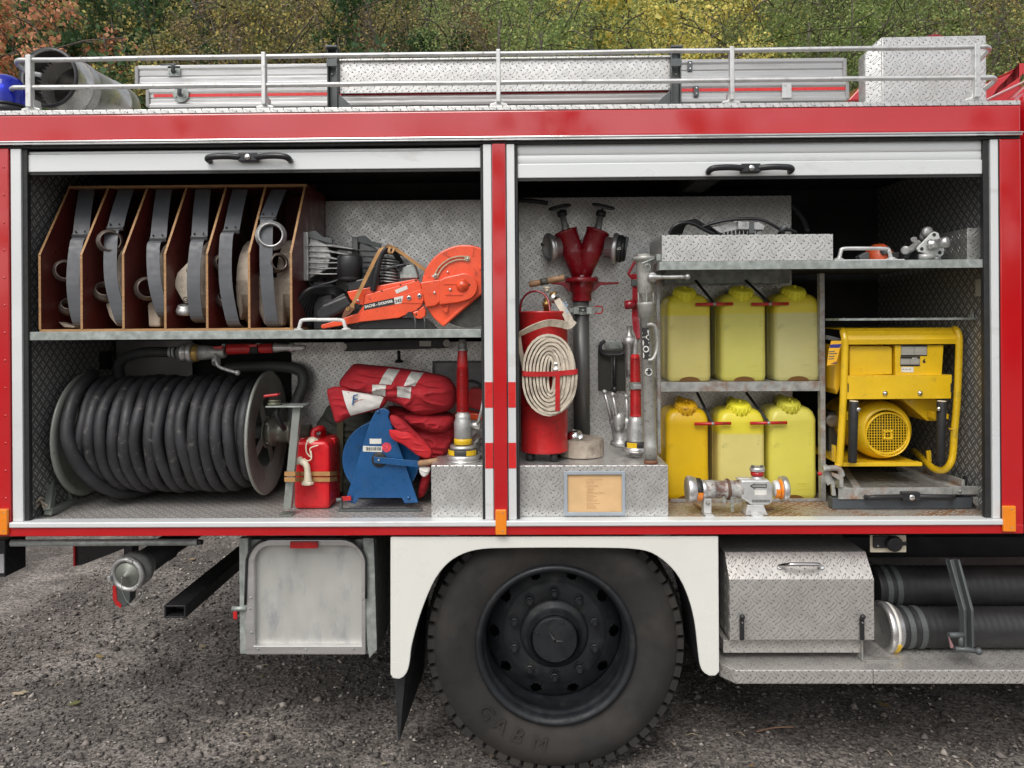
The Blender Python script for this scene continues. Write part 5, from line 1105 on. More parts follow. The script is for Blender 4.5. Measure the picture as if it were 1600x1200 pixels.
c = Z7b(263,672,0.23); mb = MB(); mb.lathe(c,(-.05,-.25,1),[(-.004,.026),(.0,.027),(.016,.026),(.02,.020),(.028,.012),(.03,0)],12,False); mb.build('filler_cap', CREAM, can, bevel=.001)
for pts in ([(235,650),(225,690),(232,730),(258,750),(250,700),(300,680)], [(255,715),(258,760),(235,775),(212,760)]):
    MB().tube(spl([Z7b(x,y,0.185) for x,y in pts],5),.003,6).build('cap_tether', CREAM, can)
sp1 = [Z7b(185,775,0.18),Z7b(205,782,0.175),Z7b(228,805,0.172),Z7b(235,850,0.174),Z7b(236,895,0.176)]
MB().tube(spl(sp1,5),[.014,.014,.014,.014,.014,.0135,.0135,.013,.013,.013,.013,.013,.013,.013,.013,.014,.015,.015,.016,.017,.018][:21],12).build('spout', CREAM, can)
MB().lathe(Z7b(234,893,0.176),(0,0,-1),[(0,.018),(.008,.022),(.009,.026),(.016,.026),(.017,.021),(.022,.0)],8,False).build('spout_nut', CREAM, can)
MB().lathe(Z7b(195,778,0.18),(-.9,0,.5),[(0,.014),(.004,.018),(.016,.017),(.018,.008)],12).build('spout_tip', CREAM, can)
for y in (853, 888):
    mb = MB(); mb.band([Z7b(97,y,.16), Z7b(96,y,.085), Z7b(158,y,.085), Z7b(190,y,.194), Z7b(368,y,.194), Z7b(415,y-3,.31)], (0,0,.018), .002); mb.build('leather_strap', LEATHER, can)
# blue cable reel
cr = thing('cable_reel', 'blue steel cable reel with crank handle in front of the folded red cloth', 'cable reel', Z7b(680,1045,0.26))
p = Z7b(680,765,0.23); r_ = 238/3.872/(1165/3.08)
for yy in (.225, .36): MB().lathe((p.x,yy,p.z),(0,1,0),[(0,0),(0,r_-.004),(-.003,r_),(.003,r_+.001),(.005,r_-.003),(.005,0)],64,True,False).build('reel_disc', BLUE, cr)
MB().lathe((p.x,.235,p.z),(0,1,0),[(0,.09),(.12,.09)],30,True,False).build('cable_drum', BPLAST, cr)
def frame(Y):
    top = [(640+48*(1-math.cos(t)), 497-40*math.sin(t)) for t in np.linspace(.15, PI-.15, 9)]
    return MB().pp([(465,1010),(612,540),(632,500)]+top[1:-1]+[(722,510),(738,545),(905,1028),(820,1032),(805,1000),(545,1000),(523,1036),(467,1020)], Y, Y+.006, Z7b)
fm = frame(.188).build('side_frame', BLUE, cr, bevel=.002); frame(.375).build('side_frame', BLUE, cr, bevel=.002)
MB().cyl(Z7b(686,490,0.19),Z7b(686,490,0.19)+Vector((0,.18,0)),.012,n=14).build('carrying_bar', BLUE, cr)
for (x,y) in ((845,998),(500,1000),(661,478)): MB().lathe(Z7b(x,y,0.187),(0,-1,0),[(0,.008),(.004,.006),(.005,0)],12).build('bolt', BLUE, cr)
MB().lathe(Z7b(668,768,0.187),(0,-1,0),[(0,.032),(.004,.031),(.006,.02),(.006,0)],28).build('axle_cap', INK, cr)
mb = MB(); mb.band([Z7b(637,768,0.172),Z7b(912,795,0.168)],(0,0,.026),.004); mb.build('crank_arm', BLUE, cr, bevel=.001)
MB().lathe(Z7b(665,770,0.169),(0,-1,0),[(0,.006),(.003,.004)],8).build('crank_bolt', GALV, cr)
MB().lathe(Z7b(905,792,0.16),(1,-.12,.18),[(0,.010),(.01,.0135),(.04,.0125),(.075,.0125),(.085,.009),(.088,0)],14).build('crank_handle', WOODH, cr)
MB().pp([(609,641),(681,641),(681,672),(611,672)],.1865,.1875,Z7b).build('paper_label', LABELW, cr)
MB().pp([(570,684),(686,688),(684,722),(569,718)],.1865,.1875,Z7b).build('barcode_label', LABELW, cr)
mb = MB(); x = 588
while x < 678:
    wq = rc.choice((2,3,5)); a = Z7b(x,692,0.186); b = Z7b(x+wq,712,0.186); mb.box((a.x,.1858,b.z),(b.x,.1864,a.z)); x += wq+rc.choice((2,3,4))
mb.build('barcode', INK, cr)
MB().lathe(Z7b(712,693,0.1872),(0,-1,0),[(0,.0205),(.0006,.0205)],28).build('round_sticker', M('pink_red_sticker', (.60,.05,.08), .5, var=.5, scale=200), cr)
mb = MB(); mb.box((Z7b(420,1040,0.16).x,.155,FZ+.0015),(Z7b(925,1040,0.16).x,.18,FZ+.010)); mb.cyl(Z7b(410,1012,0.16),Z7b(440,1010,0.16),.009); mb.box((Z7b(430,1030,0.16).x,.158,FZ+.010),(Z7b(442,1030,0.16).x,.175,Z7b(430,1000,0.16).z)); mb.build('floor_clamp', DGREY, cr, bevel=.001)
MB().pp([(440,992),(495,990),(497,1015),(445,1018)],.165,.178,Z7b).build('clamp_tongue', RED2, cr, bevel=.001)
# ---- cloth things
def puff(name, outline, Z, Y0, T_, m, parent=None, rings=26, wr=.012, wf=9, seed=0, fold=None, **k):
    "soft thing: outline in photograph points, bulging towards the camera, wrinkled; returns the object and a surface function"
    pts = [Z(x, y, Y0) for x, y in outline]; pts = spl(pts, 7, True); n = len(pts)
    c = sum(pts, Vector())/n
    def surf(p, s, back=False):
        y = Y0-T_*math.sqrt(max(0, 1-s**3.6)) if not back else Y0+T_*.6*math.sqrt(max(0, 1-s**2.6))
        w_ = wr*(1-s**4)
        q = Vector((p.x*wf, p.z*wf*1.6, seed)); f = noise.noise(q)+.8*(1-abs(noise.noise(Vector((p.x*wf*1.1+p.z*wf*2.2, p.z*wf*2.6-p.x*wf*.8, seed+3)))*2.2))**3-.5+.25*abs(noise.noise(q*4.3))
        if fold: f += .8*math.sin((p.x*fold[0]+p.z*fold[1])*60+2*noise.noise(q))
        return Vector((p.x, y-w_*f if not back else y, p.z))
    vs = [surf(c, 0)]; fs = []
    for r in range(1, rings+1):
        s = r/rings
        for p in pts: vs.append(surf(c.lerp(p, s), s))
    for kk in range(n): fs.append((0, 1+kk, 1+(kk+1)%n))
    for r in range(1, rings):
        b = 1+(r-1)*n
        for kk in range(n): fs.append((b+kk, b+(kk+1)%n, b+n+(kk+1)%n, b+n+kk))
    base = len(vs); last = 1+(rings-1)*n
    for r in (.75, .4):
        for p in pts: vs.append(surf(c.lerp(p, r), r, True))
    for kk in range(n): fs.append((last+kk, last+(kk+1)%n, base+(kk+1)%n, base+kk)); fs.append((base+kk, base+(kk+1)%n, base+n+(kk+1)%n, base+n+kk))
    vs.append(surf(c, 0, True)); e = len(vs)-1
    for kk in range(n): fs.append((base+n+kk, base+n+(kk+1)%n, e))
    mb = MB(); mb.add(vs, fs, True)
    o = mb.build(name, m, parent, **k)
    def at(p):
        d = Vector((p.x-c.x, 0, p.z-c.z)); best = 1e9
        for i in range(n):
            a = pts[i]-c; b = pts[(i+1)%n]-c; den = d.x*(b.z-a.z)-d.z*(b.x-a.x)
            if abs(den) < 1e-9: continue
            t = (a.x*(b.z-a.z)-a.z*(b.x-a.x))/den; u = (a.x*d.z-a.z*d.x)/den
            if t > 0 and -1e-6 <= u <= 1+1e-6: best = min(best, t)
        return surf(p, min(1, 1/best))
    return o, at
def patch(name, quad, Z, at, Y0, m, parent, n=10, off=.0025):
    q = [Z(x, y, Y0) for x, y in quad]; vs = []; 
    for j in range(n+1):
        for i in range(n+1):
            u, v = i/n, j/n; p = q[0].lerp(q[1], u).lerp(q[3].lerp(q[2], u), v); s = at(p); s.y -= off; vs.append(s)
    mb = MB(); N_ = (n+1)**2; mb.add(vs+[v+Vector((0,.0015,0)) for v in vs], [(j*(n+1)+i, j*(n+1)+i+1, (j+1)*(n+1)+i+1, (j+1)*(n+1)+i) for j in range(n) for i in range(n)], True)
    mb.v = mb.v[:N_]
    return mb.build(name, m, parent)
jk = thing('folded_red_cloth', 'folded red protective clothing with grey reflective bands and a white patch on the blue reel', 'clothing', Z7b(800,900,.3))
o, at3 = puff('lower_fold', [(720,500),(800,470),(960,480),(1110,490),(1130,560),(1100,640),(1060,720),(1010,800),(960,880),(940,960),(900,990),(905,900),(930,830),(880,700),(800,600)], Z7b, .44, .06, REDCLOTH, jk, seed=3, wr=.022, wf=7)
o, at4 = puff('middle_fold', [(700,470),(760,440),(900,470),(1050,470),(1120,500),(1100,570),(1000,620),(900,600),(800,560)], Z7b, .35, .09, REDCLOTH, jk, seed=8, wr=.018, wf=7)
o, at2 = puff('front_flap', [(355,345),(400,325),(470,330),(600,360),(720,380),(690,450),(600,480),(500,505),(412,545),(385,480),(360,400)], Z7b, .20, .035, REDCLOTH, jk, seed=5, wr=.008)
patch('white_patch', [(452,345),(705,378),(672,450),(502,498)], Z7b, at2, .20, WCLOTH, jk)
q = at2(Z7b(520,400,.2)); text('F', .060, (q.x-.006,q.y-.009,q.z-.022), (1,0,.25), (.12,0,1), BLUE, jk, 'hand_drawn_letter')
o, at1 = puff('top_fold', [(430,318),(440,275),(480,225),(520,188),(620,195),(740,205),(860,222),(960,238),(1070,262),(1118,305),(1138,360),(1130,430),(1085,470),(1020,488),(950,500),(880,480),(800,435),(700,400),(600,362),(500,345)], Z7b, .25, .10, REDCLOTH, jk, seed=1, wr=.017, wf=8)
patch('reflective_band', [(733,212),(806,220),(765,302),(690,300)], Z7b, at1, .25, GREYTAPE, jk)
patch('reflective_band', [(873,230),(946,238),(902,312),(838,308)], Z7b, at1, .25, GREYTAPE, jk)
patch('reflective_band', [(652,303),(734,305),(727,372),(652,362)], Z7b, at1, .25, GREYTAPE, jk)
patch('reflective_band', [(800,312),(882,316),(876,385),(798,374)], Z7b, at1, .25, GREYTAPE, jk)
puff('hanging_fold', [(905,560),(1010,520),(1110,540),(1125,620),(1090,700),(1045,770),(985,800),(975,900),(940,985),(905,990),(915,900),(940,820),(905,740),(860,660)], Z7b, .31, .06, REDCLOTH, jk, seed=21, wr=.02, wf=9)
puff('side_fold', [(820,500),(900,480),(1040,490),(1110,500),(1125,540),(1080,590),(1000,600),(900,570),(840,540)], Z7b, .27, .07, REDCLOTH, jk, seed=31, wr=.014, wf=9)
o, at5 = puff('draped_flap', [(728,590),(760,586),(830,584),(900,640),(980,700),(985,740),(960,760),(900,740),(820,680),(745,640)], Z7b, .155, .02, M('bright_red_cloth', (.52,.014,.02), .8, 0, bump=.001, bscale=30), jk, seed=9, wr=.006)
o, at6 = puff('hanging_strip', [(735,500),(790,510),(870,580),(980,690),(985,740),(930,720),(840,630),(750,560)], Z7b, .175, .03, REDCLOTH, jk, seed=12, wr=.01)
patch('white_hem', [(1045,740),(1095,690),(1098,720),(1050,760)], Z7b, at3, .44, WCLOTH, jk, 5, .03)
puff('white_lining', [(915,810),(975,812),(968,850),(940,872),(915,850)], Z7b, .17, .015, WCLOTH, jk, seed=4, wr=.006)
# dark bag under the clothing
bgt = thing('dark_bag', 'dark olive cloth bag squeezed behind the blue reel and the petrol can', 'bag', Z7b(400,1000,.35))
puff('bag_body', [(290,560),(330,490),(360,440),(420,430),(600,470),(650,560),(600,800),(560,1000),(440,1000),(420,800),(400,640),(350,600)], Z7b, .46, .07, OLIVE, bgt, seed=6, wr=.02)
mb = MB(); mb.band([Z7b(432,530,.38),Z7b(430,700,.38),Z7b(428,850,.38),Z7b(425,960,.38)],(.028,0,0),.003); mb.build('bag_strap', M('olive_webbing', (.07,.065,.035), .8), bgt)
puff('dark_coat', [(870,880),(930,860),(980,900),(975,960),(920,1000),(880,1010),(860,950)], Z7b, .36, .05, OLIVE, None, seed=2, loc=Z7b(920,1000,.36), label='dark cloth bundle low behind the right side of the blue reel', cat='cloth')
# branch pipe standing on the left step box
zbx = P(715, 727, .055).z
def branch(Zf, xpx, levels, Y, label, name='branch_pipe', tip=True):
    pass
bp = thing('branch_pipe', 'red and silver branch pipe standing upright on the left step box', 'branch pipe', (Z7b(1175,790,.15).x, .15, zbx+.0005))
X0 = Z7b(1175,600,.15).x; sc_ = 3.872*(1165/3.06)
def L7(y): return Z7b(1175,y,.15).z
def lt(lst, Zx, r_=1): return [(z-zbx, r/sc_) for z, r in lst]
def col(parent, name, m, lst, x=None, Y=.15, n=32):
    x = X0 if x is None else x; z0 = L7(lst[0][0]); return MB().lathe((x,Y,z0),(0,0,1),[(L7(y)-z0, r/sc_) for y, r in lst],n).build(name, m, parent)
b0 = zbx+.001; o = MB().lathe((X0,.15,b0),(0,0,1),[(0,98/sc_),(L7(768)-b0,98/sc_),(L7(765)-b0,92/sc_),(L7(758)-b0,92/sc_),(L7(756)-b0,100/sc_),(L7(735)-b0,100/sc_),(L7(732)-b0,85/sc_)],40).build('coupling_base', ALU, bp)
col(bp,'coupling_band', M('black_white_marked_band', (.05,.05,.05), .5), [(732,84),(728,88),(705,88),(700,84)])
mb = MB()
for a in (-.9, -.2, .6, 2.2): mb.box(Vector((X0+math.sin(a)*.075,.15-math.cos(a)*.06,L7(730)))-Vector((.012,.008,0)), Vector((X0+math.sin(a)*.075,.15-math.cos(a)*.06,L7(702)))+Vector((.012,.008,0)))
mb = MB(); mb.lathe((X0,.15,L7(700)),(0,0,1),[(0,76/sc_),(.005,78/sc_),(.014,78/sc_),(.016,56/sc_)],32); mb.build('silver_flange', ALU, bp)
for a, w_ in ((-55, 26), (40, 22)):
    a0 = math.radians(a); mb = MB(); pts = [(X0+math.sin(a0+t)*.061, .15-math.cos(a0+t)*.061, L7(716)) for t in np.linspace(-.4, .4, 6)]; mb.band(pts, (0,0,.020), .002); mb.build('yellow_mark', YEL, bp)
col(bp,'yellow_ring', YEL, [(672,52),(670,55),(640,55),(636,50)])
col(bp,'valve_body', CAST, [(640,50),(632,54),(540,54),(525,48),(515,46),(495,46),(490,38),(478,36)])
o = col(bp,'red_grip', RED2, [(478,31),(474,33),(210,30),(205,33),(195,33),(110,28),(105,26)])
mb = MB()
for y in range(222, 475, 9): z = L7(y); mb.lathe((X0,.15,z),(0,0,1),[(0,.0325*31/38),(.0016,34/sc_),(.0032,.0325*31/38)],20,True,False)
mb.build('grip_ribs', RED2, o)
col(bp,'tip', CAST, [(108,33),(104,34),(98,34),(95,27),(70,27),(66,25),(40,20)])
cpt = Z7b(1262,562,.14); mb = MB(); mb.lathe(Z7b(1225,560,.15),(1,-.1,0),[(0,20/sc_),(.012,22/sc_),(.02,26/sc_),(.035,28/sc_),(.04,20/sc_)],20); mb.tube([Z7b(1262,555,.13),Z7b(1285,480,.12),Z7b(1306,370,.11)],.0065,10); mb.build('bail_lever', ALU, bp)
# coupling ring standing behind
cg = Z7b(1305,680,.22); MB().lathe(cg,(-.75,-1,.1),[(-.01,.035),(-.012,.055),(.0,.060),(.02,.058),(.022,.045),(.035,.045),(.036,.035),(-.01,.035)],32,True,False).build('loose_coupling', ALU, None, loc=(cg.x,cg.y,zbx+.001), label='silver coupling leaning in the corner behind the upright branch pipe', cat='coupling')
# things on the back wall
bw = thing('telescopic_bar', 'black bar with round pale ends hung under the left shelf', 'bar', Z7b(760,80,.45))
pa_, pb_ = Z7b(460,84,.47), Z7b(1085,62,.47)
MB().band([pa_,pb_],(0,0,.058*.62+.006),.045).build('bar_body', BPLAST, bw, bevel=.002)
for p in (pa_+Vector((0,-.026,0)), pb_+Vector((-.004,-.026,0))): MB().lathe(p,(0,-1,0),[(0,.0165),(.003,.016)],20).build('end_disc', LABELW, bw)
MB().pp([(912,50),(982,50),(981,82),(911,82)],.4448,.446,Z7b).build('type_label', LABELW, bw)
c = Z7b(787,108,.46); mb = MB(); mb.cyl(c,c-Vector((0,0,.045)),.008); mb.lathe(c-Vector((0,0,.040)),(0,0,-1),[(0,.012),(.008,.020),(.014,.020),(.016,.01)],12,False); mb.build('clamp_knob', BPLAST, bw)
a = Z7b(990,170,.55); b = Z7b(1320,420,.55); fq = .010
nf = thing('notice_frame', 'dark grey framed sheet on the back wall behind the upright branch pipe', 'notice frame', ((a.x+b.x)/2,.55,b.z))
b.x = min(b.x, xm0-.003)
MB().ringplate([(a.x,.552,a.z),(b.x,.552,a.z),(b.x,.552,b.z),(a.x,.552,b.z)],[(a.x+fq,.552,a.z-fq),(b.x-fq,.552,a.z-fq),(b.x-fq,.552,b.z+fq),(a.x+fq,.552,b.z+fq)],(0,-.006,0)).build('frame', DGREY, nf)
MB().box((a.x+fq,.5525,b.z+fq),(b.x-fq,.556,a.z-fq)).build('sheet', M('grey_sheet', (.33,.33,.34), .25, 0), nf)
rb_ = thing('red_tool_case', 'dark red moulded case with black cable behind the upright branch pipe', 'case', Z7b(1260,520,.36))
MB().pp([(1180,420),(1215,340),(1250,335),(1330,345),(1330,500),(1180,500)],.34,.46,Z7b).build('case_body', RED2, rb_, bevel=.008)
MB().tube(spl([Z7b(1195,295,.36),Z7b(1230,292,.35),Z7b(1275,310,.34),Z7b(1305,350,.33)],5),.007,8).build('cable', BPLAST, rb_)
MB().tube(spl([Z7b(1180,440,.33),Z7b(1225,460,.32),Z7b(1300,480,.32)],5),.005,8).build('cable', BPLAST, rb_)
MB().pp([(1120,485),(1330,488),(1330,530),(1120,525)],.33,.47,Z7b).build('case_base', ORED, rb_, bevel=.006)
# ================================================================ middle locker
ZA = ZM(780, 300, 4.614); ZB = ZM(780, 520, 3.871); ZBX = zb_            # top of the step box
# ---- standpipe with two valves
Ys = .42; sp0 = ZB(500, 600, Ys)
k_ = 1165/(2.91+Ys)
stp = thing('standpipe', 'dark red twin outlet standpipe with grey tube standing against the tread plate wall', 'standpipe', (sp0.x, Ys, ZBX+.0005))
def rA(r): return r/4.614/k_
A_ = lambda x, y: ZA(x, y, Ys)
PIPEM = M('worn_grey_tube', (.17,.17,.165), .42, .55, var=.25, scale=10, stretch=(1,1,.25), dirt=(.12,.07,.05), dscale=20, damt=.35)
xc0 = (A_(590,800).x)
zt1 = A_(590,780).z; mb = MB(); mb.lathe((xc0,Ys,ZBX+.03),(0,0,1),[(0,rA(60)),(zt1-ZBX-.03,rA(58))],32); mb.build('tube', PIPEM, stp)
mb = MB(); mb.lathe((xc0,Ys,ZBX+.001),(0,0,1),[(0,rA(70)),(.03,rA(70)),(.034,rA(66)),(.045,rA(66)),(.05,rA(60))],28); mb.build('foot_ring', BLACK, stp)
def colA(name, m, lst, x=None, n=32):
    x = xc0 if x is None else x; z0 = A_(590,lst[0][0]).z; return MB().lathe((x,Ys,z0),(0,0,1),[(A_(590,y).z-z0, rA(r)) for y, r in lst],n).build(name, m, stp)
xc0 = A_(594,700).x
colA('neck', DRED, [(788,70),(786,71),(732,70),(728,76),(722,77),(715,86),(655,86),(650,120),(640,122),(636,122)])
colA('neck_flange', DRED, [(637,121),(635,122),(622,122),(618,80),(608,62)])
colA('seal_ring', CAST, [(612,62),(604,62)])
for x in (485, 695): MB().lathe(ZA(x,634,Ys-.0),(0,0,1),[(0,.011),(.012,.011),(.016,.006)],8).build('clamp_bolt', DGREY, stp)
mb = MB()
for s, x1_, y1_ in ((-1, 372, 656), (1, 862, 656)):
    a = A_(594+s*80, 664); b = A_(x1_, y1_); mb.prism([A_(594+s*75,640)+Vector((0,-.006,0)), A_(594+s*(170 if s > 0 else 160),650)+Vector((0,-.006,0)), A_(x1_,648)+Vector((0,-.006,0)), A_(x1_,664)+Vector((0,-.006,0)), A_(594+s*140,672)+Vector((0,-.006,0)), A_(594+s*90,715)+Vector((0,-.006,0)), A_(594+s*75,720)+Vector((0,-.006,0))],(0,.012,0))
mb.build('key_lugs', DRED, stp, bevel=.003)
base = A_(594,612)
for s, topx, topy, stx, sty, whx, why in ((-1,484,292,452,150,436,110),(1,706,288,735,150,750,104)):
    t1 = A_(topx, topy); d = (t1-base).normalized(); Lr = (t1-base).length
    mb = MB(); mb.lathe(base+Vector((s*.002,0,0)), d, [(0,rA(60)),(Lr*.5,rA(78)),(Lr*.53,rA(81)),(Lr*.56,rA(80)),(Lr*.98,rA(82)),(Lr*.985,rA(86)),(Lr*1.03,rA(86)),(Lr*1.04,rA(74)),(Lr*1.06,rA(40))], 36); mb.build('valve_arm', DRED, stp)
    s1 = A_(stx, sty); e = (s1-t1).normalized(); l = (s1-t1).length
    mb = MB(); mb.lathe(t1, e, [(0,rA(32)),(l*.25,rA(28)),(l*.3,rA(25)),(l*.85,rA(22))], 18); mb.build('spindle_housing', CAST, stp)
    mb = MB(); mb.lathe(t1+e*l*.82, e, [(0,rA(32)),(.004,rA(36)),(.022,rA(36)),(.025,rA(28))], 12); mb.cyl(t1+e*l, A_(whx, why), rA(9)); mb.build('gland_nut', BPLAST, stp)
    hw = A_(whx, why); e2 = (e+Vector((0,-.28,0))).normalized(); u = Vector((1,0,0)); u = (u-e2*u.dot(e2)).normalized(); v = e2.cross(u)
    pts = [hw+u*math.cos(t)*rA(76)+v*math.sin(t)*rA(76) for t in np.linspace(0, 2*PI, 25)[:-1]]
    mb = MB(); mb.tube(pts, rA(9), 8, True); mb.lathe(hw, e2, [(-.006,rA(14)),(.006,rA(14))], 12)
    for t in range(3): a = 2*PI*t/3+.4; mb.tube([hw, hw+(u*math.cos(a)+v*math.sin(a))*rA(74)], rA(6), 6)
    mb.build('hand_wheel', DGREY, stp)
# side outlets
p = ZA(432,398,Ys-.02); d = Vector((-1,-.35,-.12)).normalized()
mb = MB(); mb.lathe(p, d, [(0,rA(72)),(rA(45),rA(72)),(rA(48),rA(92)),(rA(60),rA(94))], 32, True); o = mb.build('outlet_neck', ALU, stp)
mb = MB(); mb.lathe(p+d*rA(60), d, [(0,rA(96)),(rA(6),rA(106)),(rA(26),rA(106)),(rA(32),rA(98)),(rA(32),rA(80)),(rA(10),rA(76)),(rA(8),0)], 36, True, False); mb.build('outlet_coupling', ALU, stp)
u = Vector((0,0,1)); vv = d.cross(u)
for a in (.4, 2.0, 4.2): MB().box(p+d*rA(96)+(u*math.sin(a)+vv*math.cos(a))*rA(90)-Vector((.007,)*3), p+d*rA(96)+(u*math.sin(a)+vv*math.cos(a))*rA(90)+Vector((.007,)*3)).build('coupling_lug', BPLAST, stp, bevel=.002)
p = ZA(765,400,Ys-.02); d = Vector((1,-.25,-.12)).normalized()
mb = MB(); mb.lathe(p, d, [(0,rA(76)),(rA(50),rA(76)),(rA(54),rA(100)),(rA(58),rA(108)),(rA(85),rA(108)),(rA(90),rA(96))], 36); mb.build('outlet_neck', ALU, stp)
mb = MB(); mb.lathe(p+d*rA(90), d, [(0,rA(94)),(rA(3),rA(98)),(rA(30),rA(98)),(rA(32),rA(90))], 36); mb.build('marked_band', M('black_marked_band', (.03,.03,.03), .5, 0, var=.2), stp)
mb = MB(); mb.lathe(p+d*rA(122), d, [(0,rA(88)),(rA(2),rA(90)),(rA(22),rA(88)),(rA(24),0)], 32); mb.build('blank_cap', BPLAST, stp)
q = p+d*rA(120); MB().box(q+Vector((-.012,-.022,.022)), q+Vector((.014,.006,.045)), R=rotm('Y',10)).build('yellow_mark', YEL, stp, bevel=.002)
MB().box(q+Vector((.006,-.03,-.01)), q+Vector((.022,-.018,.05)), R=rotm('Y',10)).build('cap_lug', DGREY, stp, bevel=.003)
q = p+d*rA(104); text('B', .024, (q.x-.004,q.y-rA(101),q.z-.012), (.0,-.1,1), (-1,.2,0), LABELW, stp)
# clamp on the tube
mb = MB(); mb.lathe((A_(590,855).x,Ys,A_(590,880).z),(0,0,1),[(0,rA(63)),(0,rA(66)),(.008,rA(66)),(.008,rA(63))],28,False,False)
for y0,y1 in ((826,832),(880,886)): mb.lathe((A_(590,855).x,Ys,A_(590,y1).z),(0,0,1),[(0,rA(60)),(0,rA(66)),(A_(590,y0).z-A_(590,y1).z,rA(66)),(A_(590,y0).z-A_(590,y1).z,rA(60))],28,True,False)
mb.box(A_(530,834)+Vector((0,-.055,0)), A_(568,880)+Vector((0,-.040,0))); mb.box(A_(622,834)+Vector((0,-.060,0)), A_(660,880)+Vector((0,-.045,0))); mb.box(A_(505,840), A_(532,870)+Vector((0,-.02,0))); mb.build('wall_clamp', GALV, stp, bevel=.001)
MB().lathe(A_(597,852)+Vector((0,-.056,0)),(0,-1,0),[(0,.006),(.004,.004)],8).build('clamp_screw', GALV, stp)
mb = MB(); mb.tube(spl([A_(680,828)+Vector((0,-.04,0)),A_(725,826)+Vector((0,-.05,0)),A_(738,850)+Vector((0,-.05,0)),A_(722,876)+Vector((0,-.05,0)),A_(685,874)+Vector((0,-.04,0))],5),.0028,8); mb.build('clamp_handle', RED2, stp)
# ---- bucket pump
YQ = .20; kq = 1165/(2.91+YQ); rB = lambda r: r/3.871/kq
bq = ZB(238, 715, YQ); bkt = thing('bucket_pump', 'tall red bucket pump with brass T-handle and black rubber feet', 'bucket pump', (bq.x, YQ, ZBX+.0005))
ztb = ZA(290,862,YQ).z; zbb = ZB(238,712,YQ).z; Rb = .098
bxx = ZB(243,600,YQ).x
xb_max = xm1+.004
bxx = max(bxx, xb_max+Rb+.002)
mb = MB(); mb.lathe((bxx,YQ,zbb),(0,0,1),[(0,Rb*.97),(.004,Rb*1.01),(.008,Rb),(.19,Rb),(.193,Rb*1.025),(.197,Rb*1.0),(ztb-zbb-.01,Rb*1.03),(ztb-zbb-.006,Rb*1.06),(ztb-zbb,Rb*1.06),(ztb-zbb+.001,Rb*1.0),(ztb-zbb-.10,Rb*.97),(ztb-zbb-.10,0)],48,True,False); bk = mb.build('bucket', RED2, bkt)
MB().lathe((bxx,YQ,zbb+.012),(0,0,-1),[(0,Rb*.9),(.012,Rb*.92)],32).build('bucket_bottom', BLACK, bkt)
for a in (-.9, .5, 2.2, 3.9): MB().cyl((bxx+math.sin(a)*Rb*.78,YQ-math.cos(a)*Rb*.78,ZBX+.001),(bxx+math.sin(a)*Rb*.78,YQ-math.cos(a)*Rb*.78,zbb+.004),.015,n=12).build('rubber_foot', BLACK, bkt)
hp = [ZA(150,862,YQ),ZA(160,790,YQ-.01),ZA(200,735,YQ-.03),ZA(260,715,YQ-.04),ZA(320,735,YQ-.05),ZA(355,790,YQ-.07),ZA(368,880,YQ-.09)]
MB().tube(spl(hp,6),.0045,8).build('carrying_handle', DRED, bkt)
mb = MB(); c = ZA(342,690,YQ); mb.lathe((c.x,YQ,ZA(342,860,YQ).z-.05),(0,0,1),[(0,.014),(.07,.014),(.072,.019),(.088,.019),(.09,.012),(.105,.012)],16); mb.build('pump_barrel', BRASS, bkt)
mb = MB(); mb.cyl((c.x,YQ,ZA(342,720,YQ).z),(c.x,YQ,c.z+.0),.0105,n=14); mb.lathe(ZA(342,700,YQ),(0,0,1),[(0,.012),(.003,.015),(.008,.015),(.010,.011)],6,False); mb.build('pump_rod', CREAM, bkt)
a = ZA(215,668,YQ-.0); b = ZA(470,618,YQ+.0); dd_ = (b-a).normalized(); ll = (b-a).length
MB().lathe(a, dd_, [(0,.008),(.005,.013),(ll*.33,.0125)], 14).build('wooden_grip', WOODH, bkt)
MB().lathe(a+dd_*ll*.52, dd_, [(0,.0125),(ll*.3,.0135),(ll*.45,.0135),(ll*.48,.009)], 14).build('wooden_grip', WOODH, bkt)
MB().lathe(a+dd_*ll*.32, dd_, [(0,.0145),(ll*.21,.0145)], 14).build('grip_socket', M('olive_metal_socket', (.10,.10,.08), .5, .3), bkt)
mb = MB(); mb.lathe(ZA(370,740,YQ-.01),(1,-.5,-.2),[(0,.012),(.012,.012),(.014,.016),(.026,.016)],16); mb.build('brass_outlet', BRASS, bkt)
mb = MB(); mb.lathe(ZA(395,765,YQ-.02),(.5,-.8,-.3),[(-.004,.012),(-.003,.019),(.002,.021),(.008,.020),(.010,.014),(.02,.014)],20,True,False); mb.build('hose_coupling', ALU, bkt)
# canvas hose: flat run and oval coil held by red straps
def face_ribbon(pts, w_, tilt=0.0):
    p = spl(pts, 5); wv = []
    for i in range(len(p)):
        t = (p[min(i+1,len(p)-1)]-p[max(i-1,0)]).normalized(); n_ = t.cross(Vector((0,1,0))); n_.normalize(); f = i/(len(p)-1)
        wv.append((n_*math.cos(tilt*f)+Vector((0,1,0))*math.sin(tilt*f))*(w_[0]+(w_[1]-w_[0])*f))
    return MB().band(p, wv, .004)
face_ribbon([ZA(415,775,.15),ZA(450,830,.14),ZA(485,885,.135),ZA(512,945,.13)], (.026,.034), .2).build('hose_run', CANVAS, bkt)
face_ribbon([ZA(535,925,.118),ZA(500,962,.106),ZA(440,950,.092),ZA(350,945,.078),ZA(250,975,.072),ZA(180,1008,.075),ZA(132,1032,.085)], (.032,.028), 1.0).build('hose_run', CANVAS, bkt)
text('10 m', .026, ZA(452,792,.118)+Vector((0,-.004,0)), (.35,0,-1), (1,0,.35), M('faded_blue_ink', (.30,.42,.55), .8), bkt, 'hose_marking', bold=.0004)
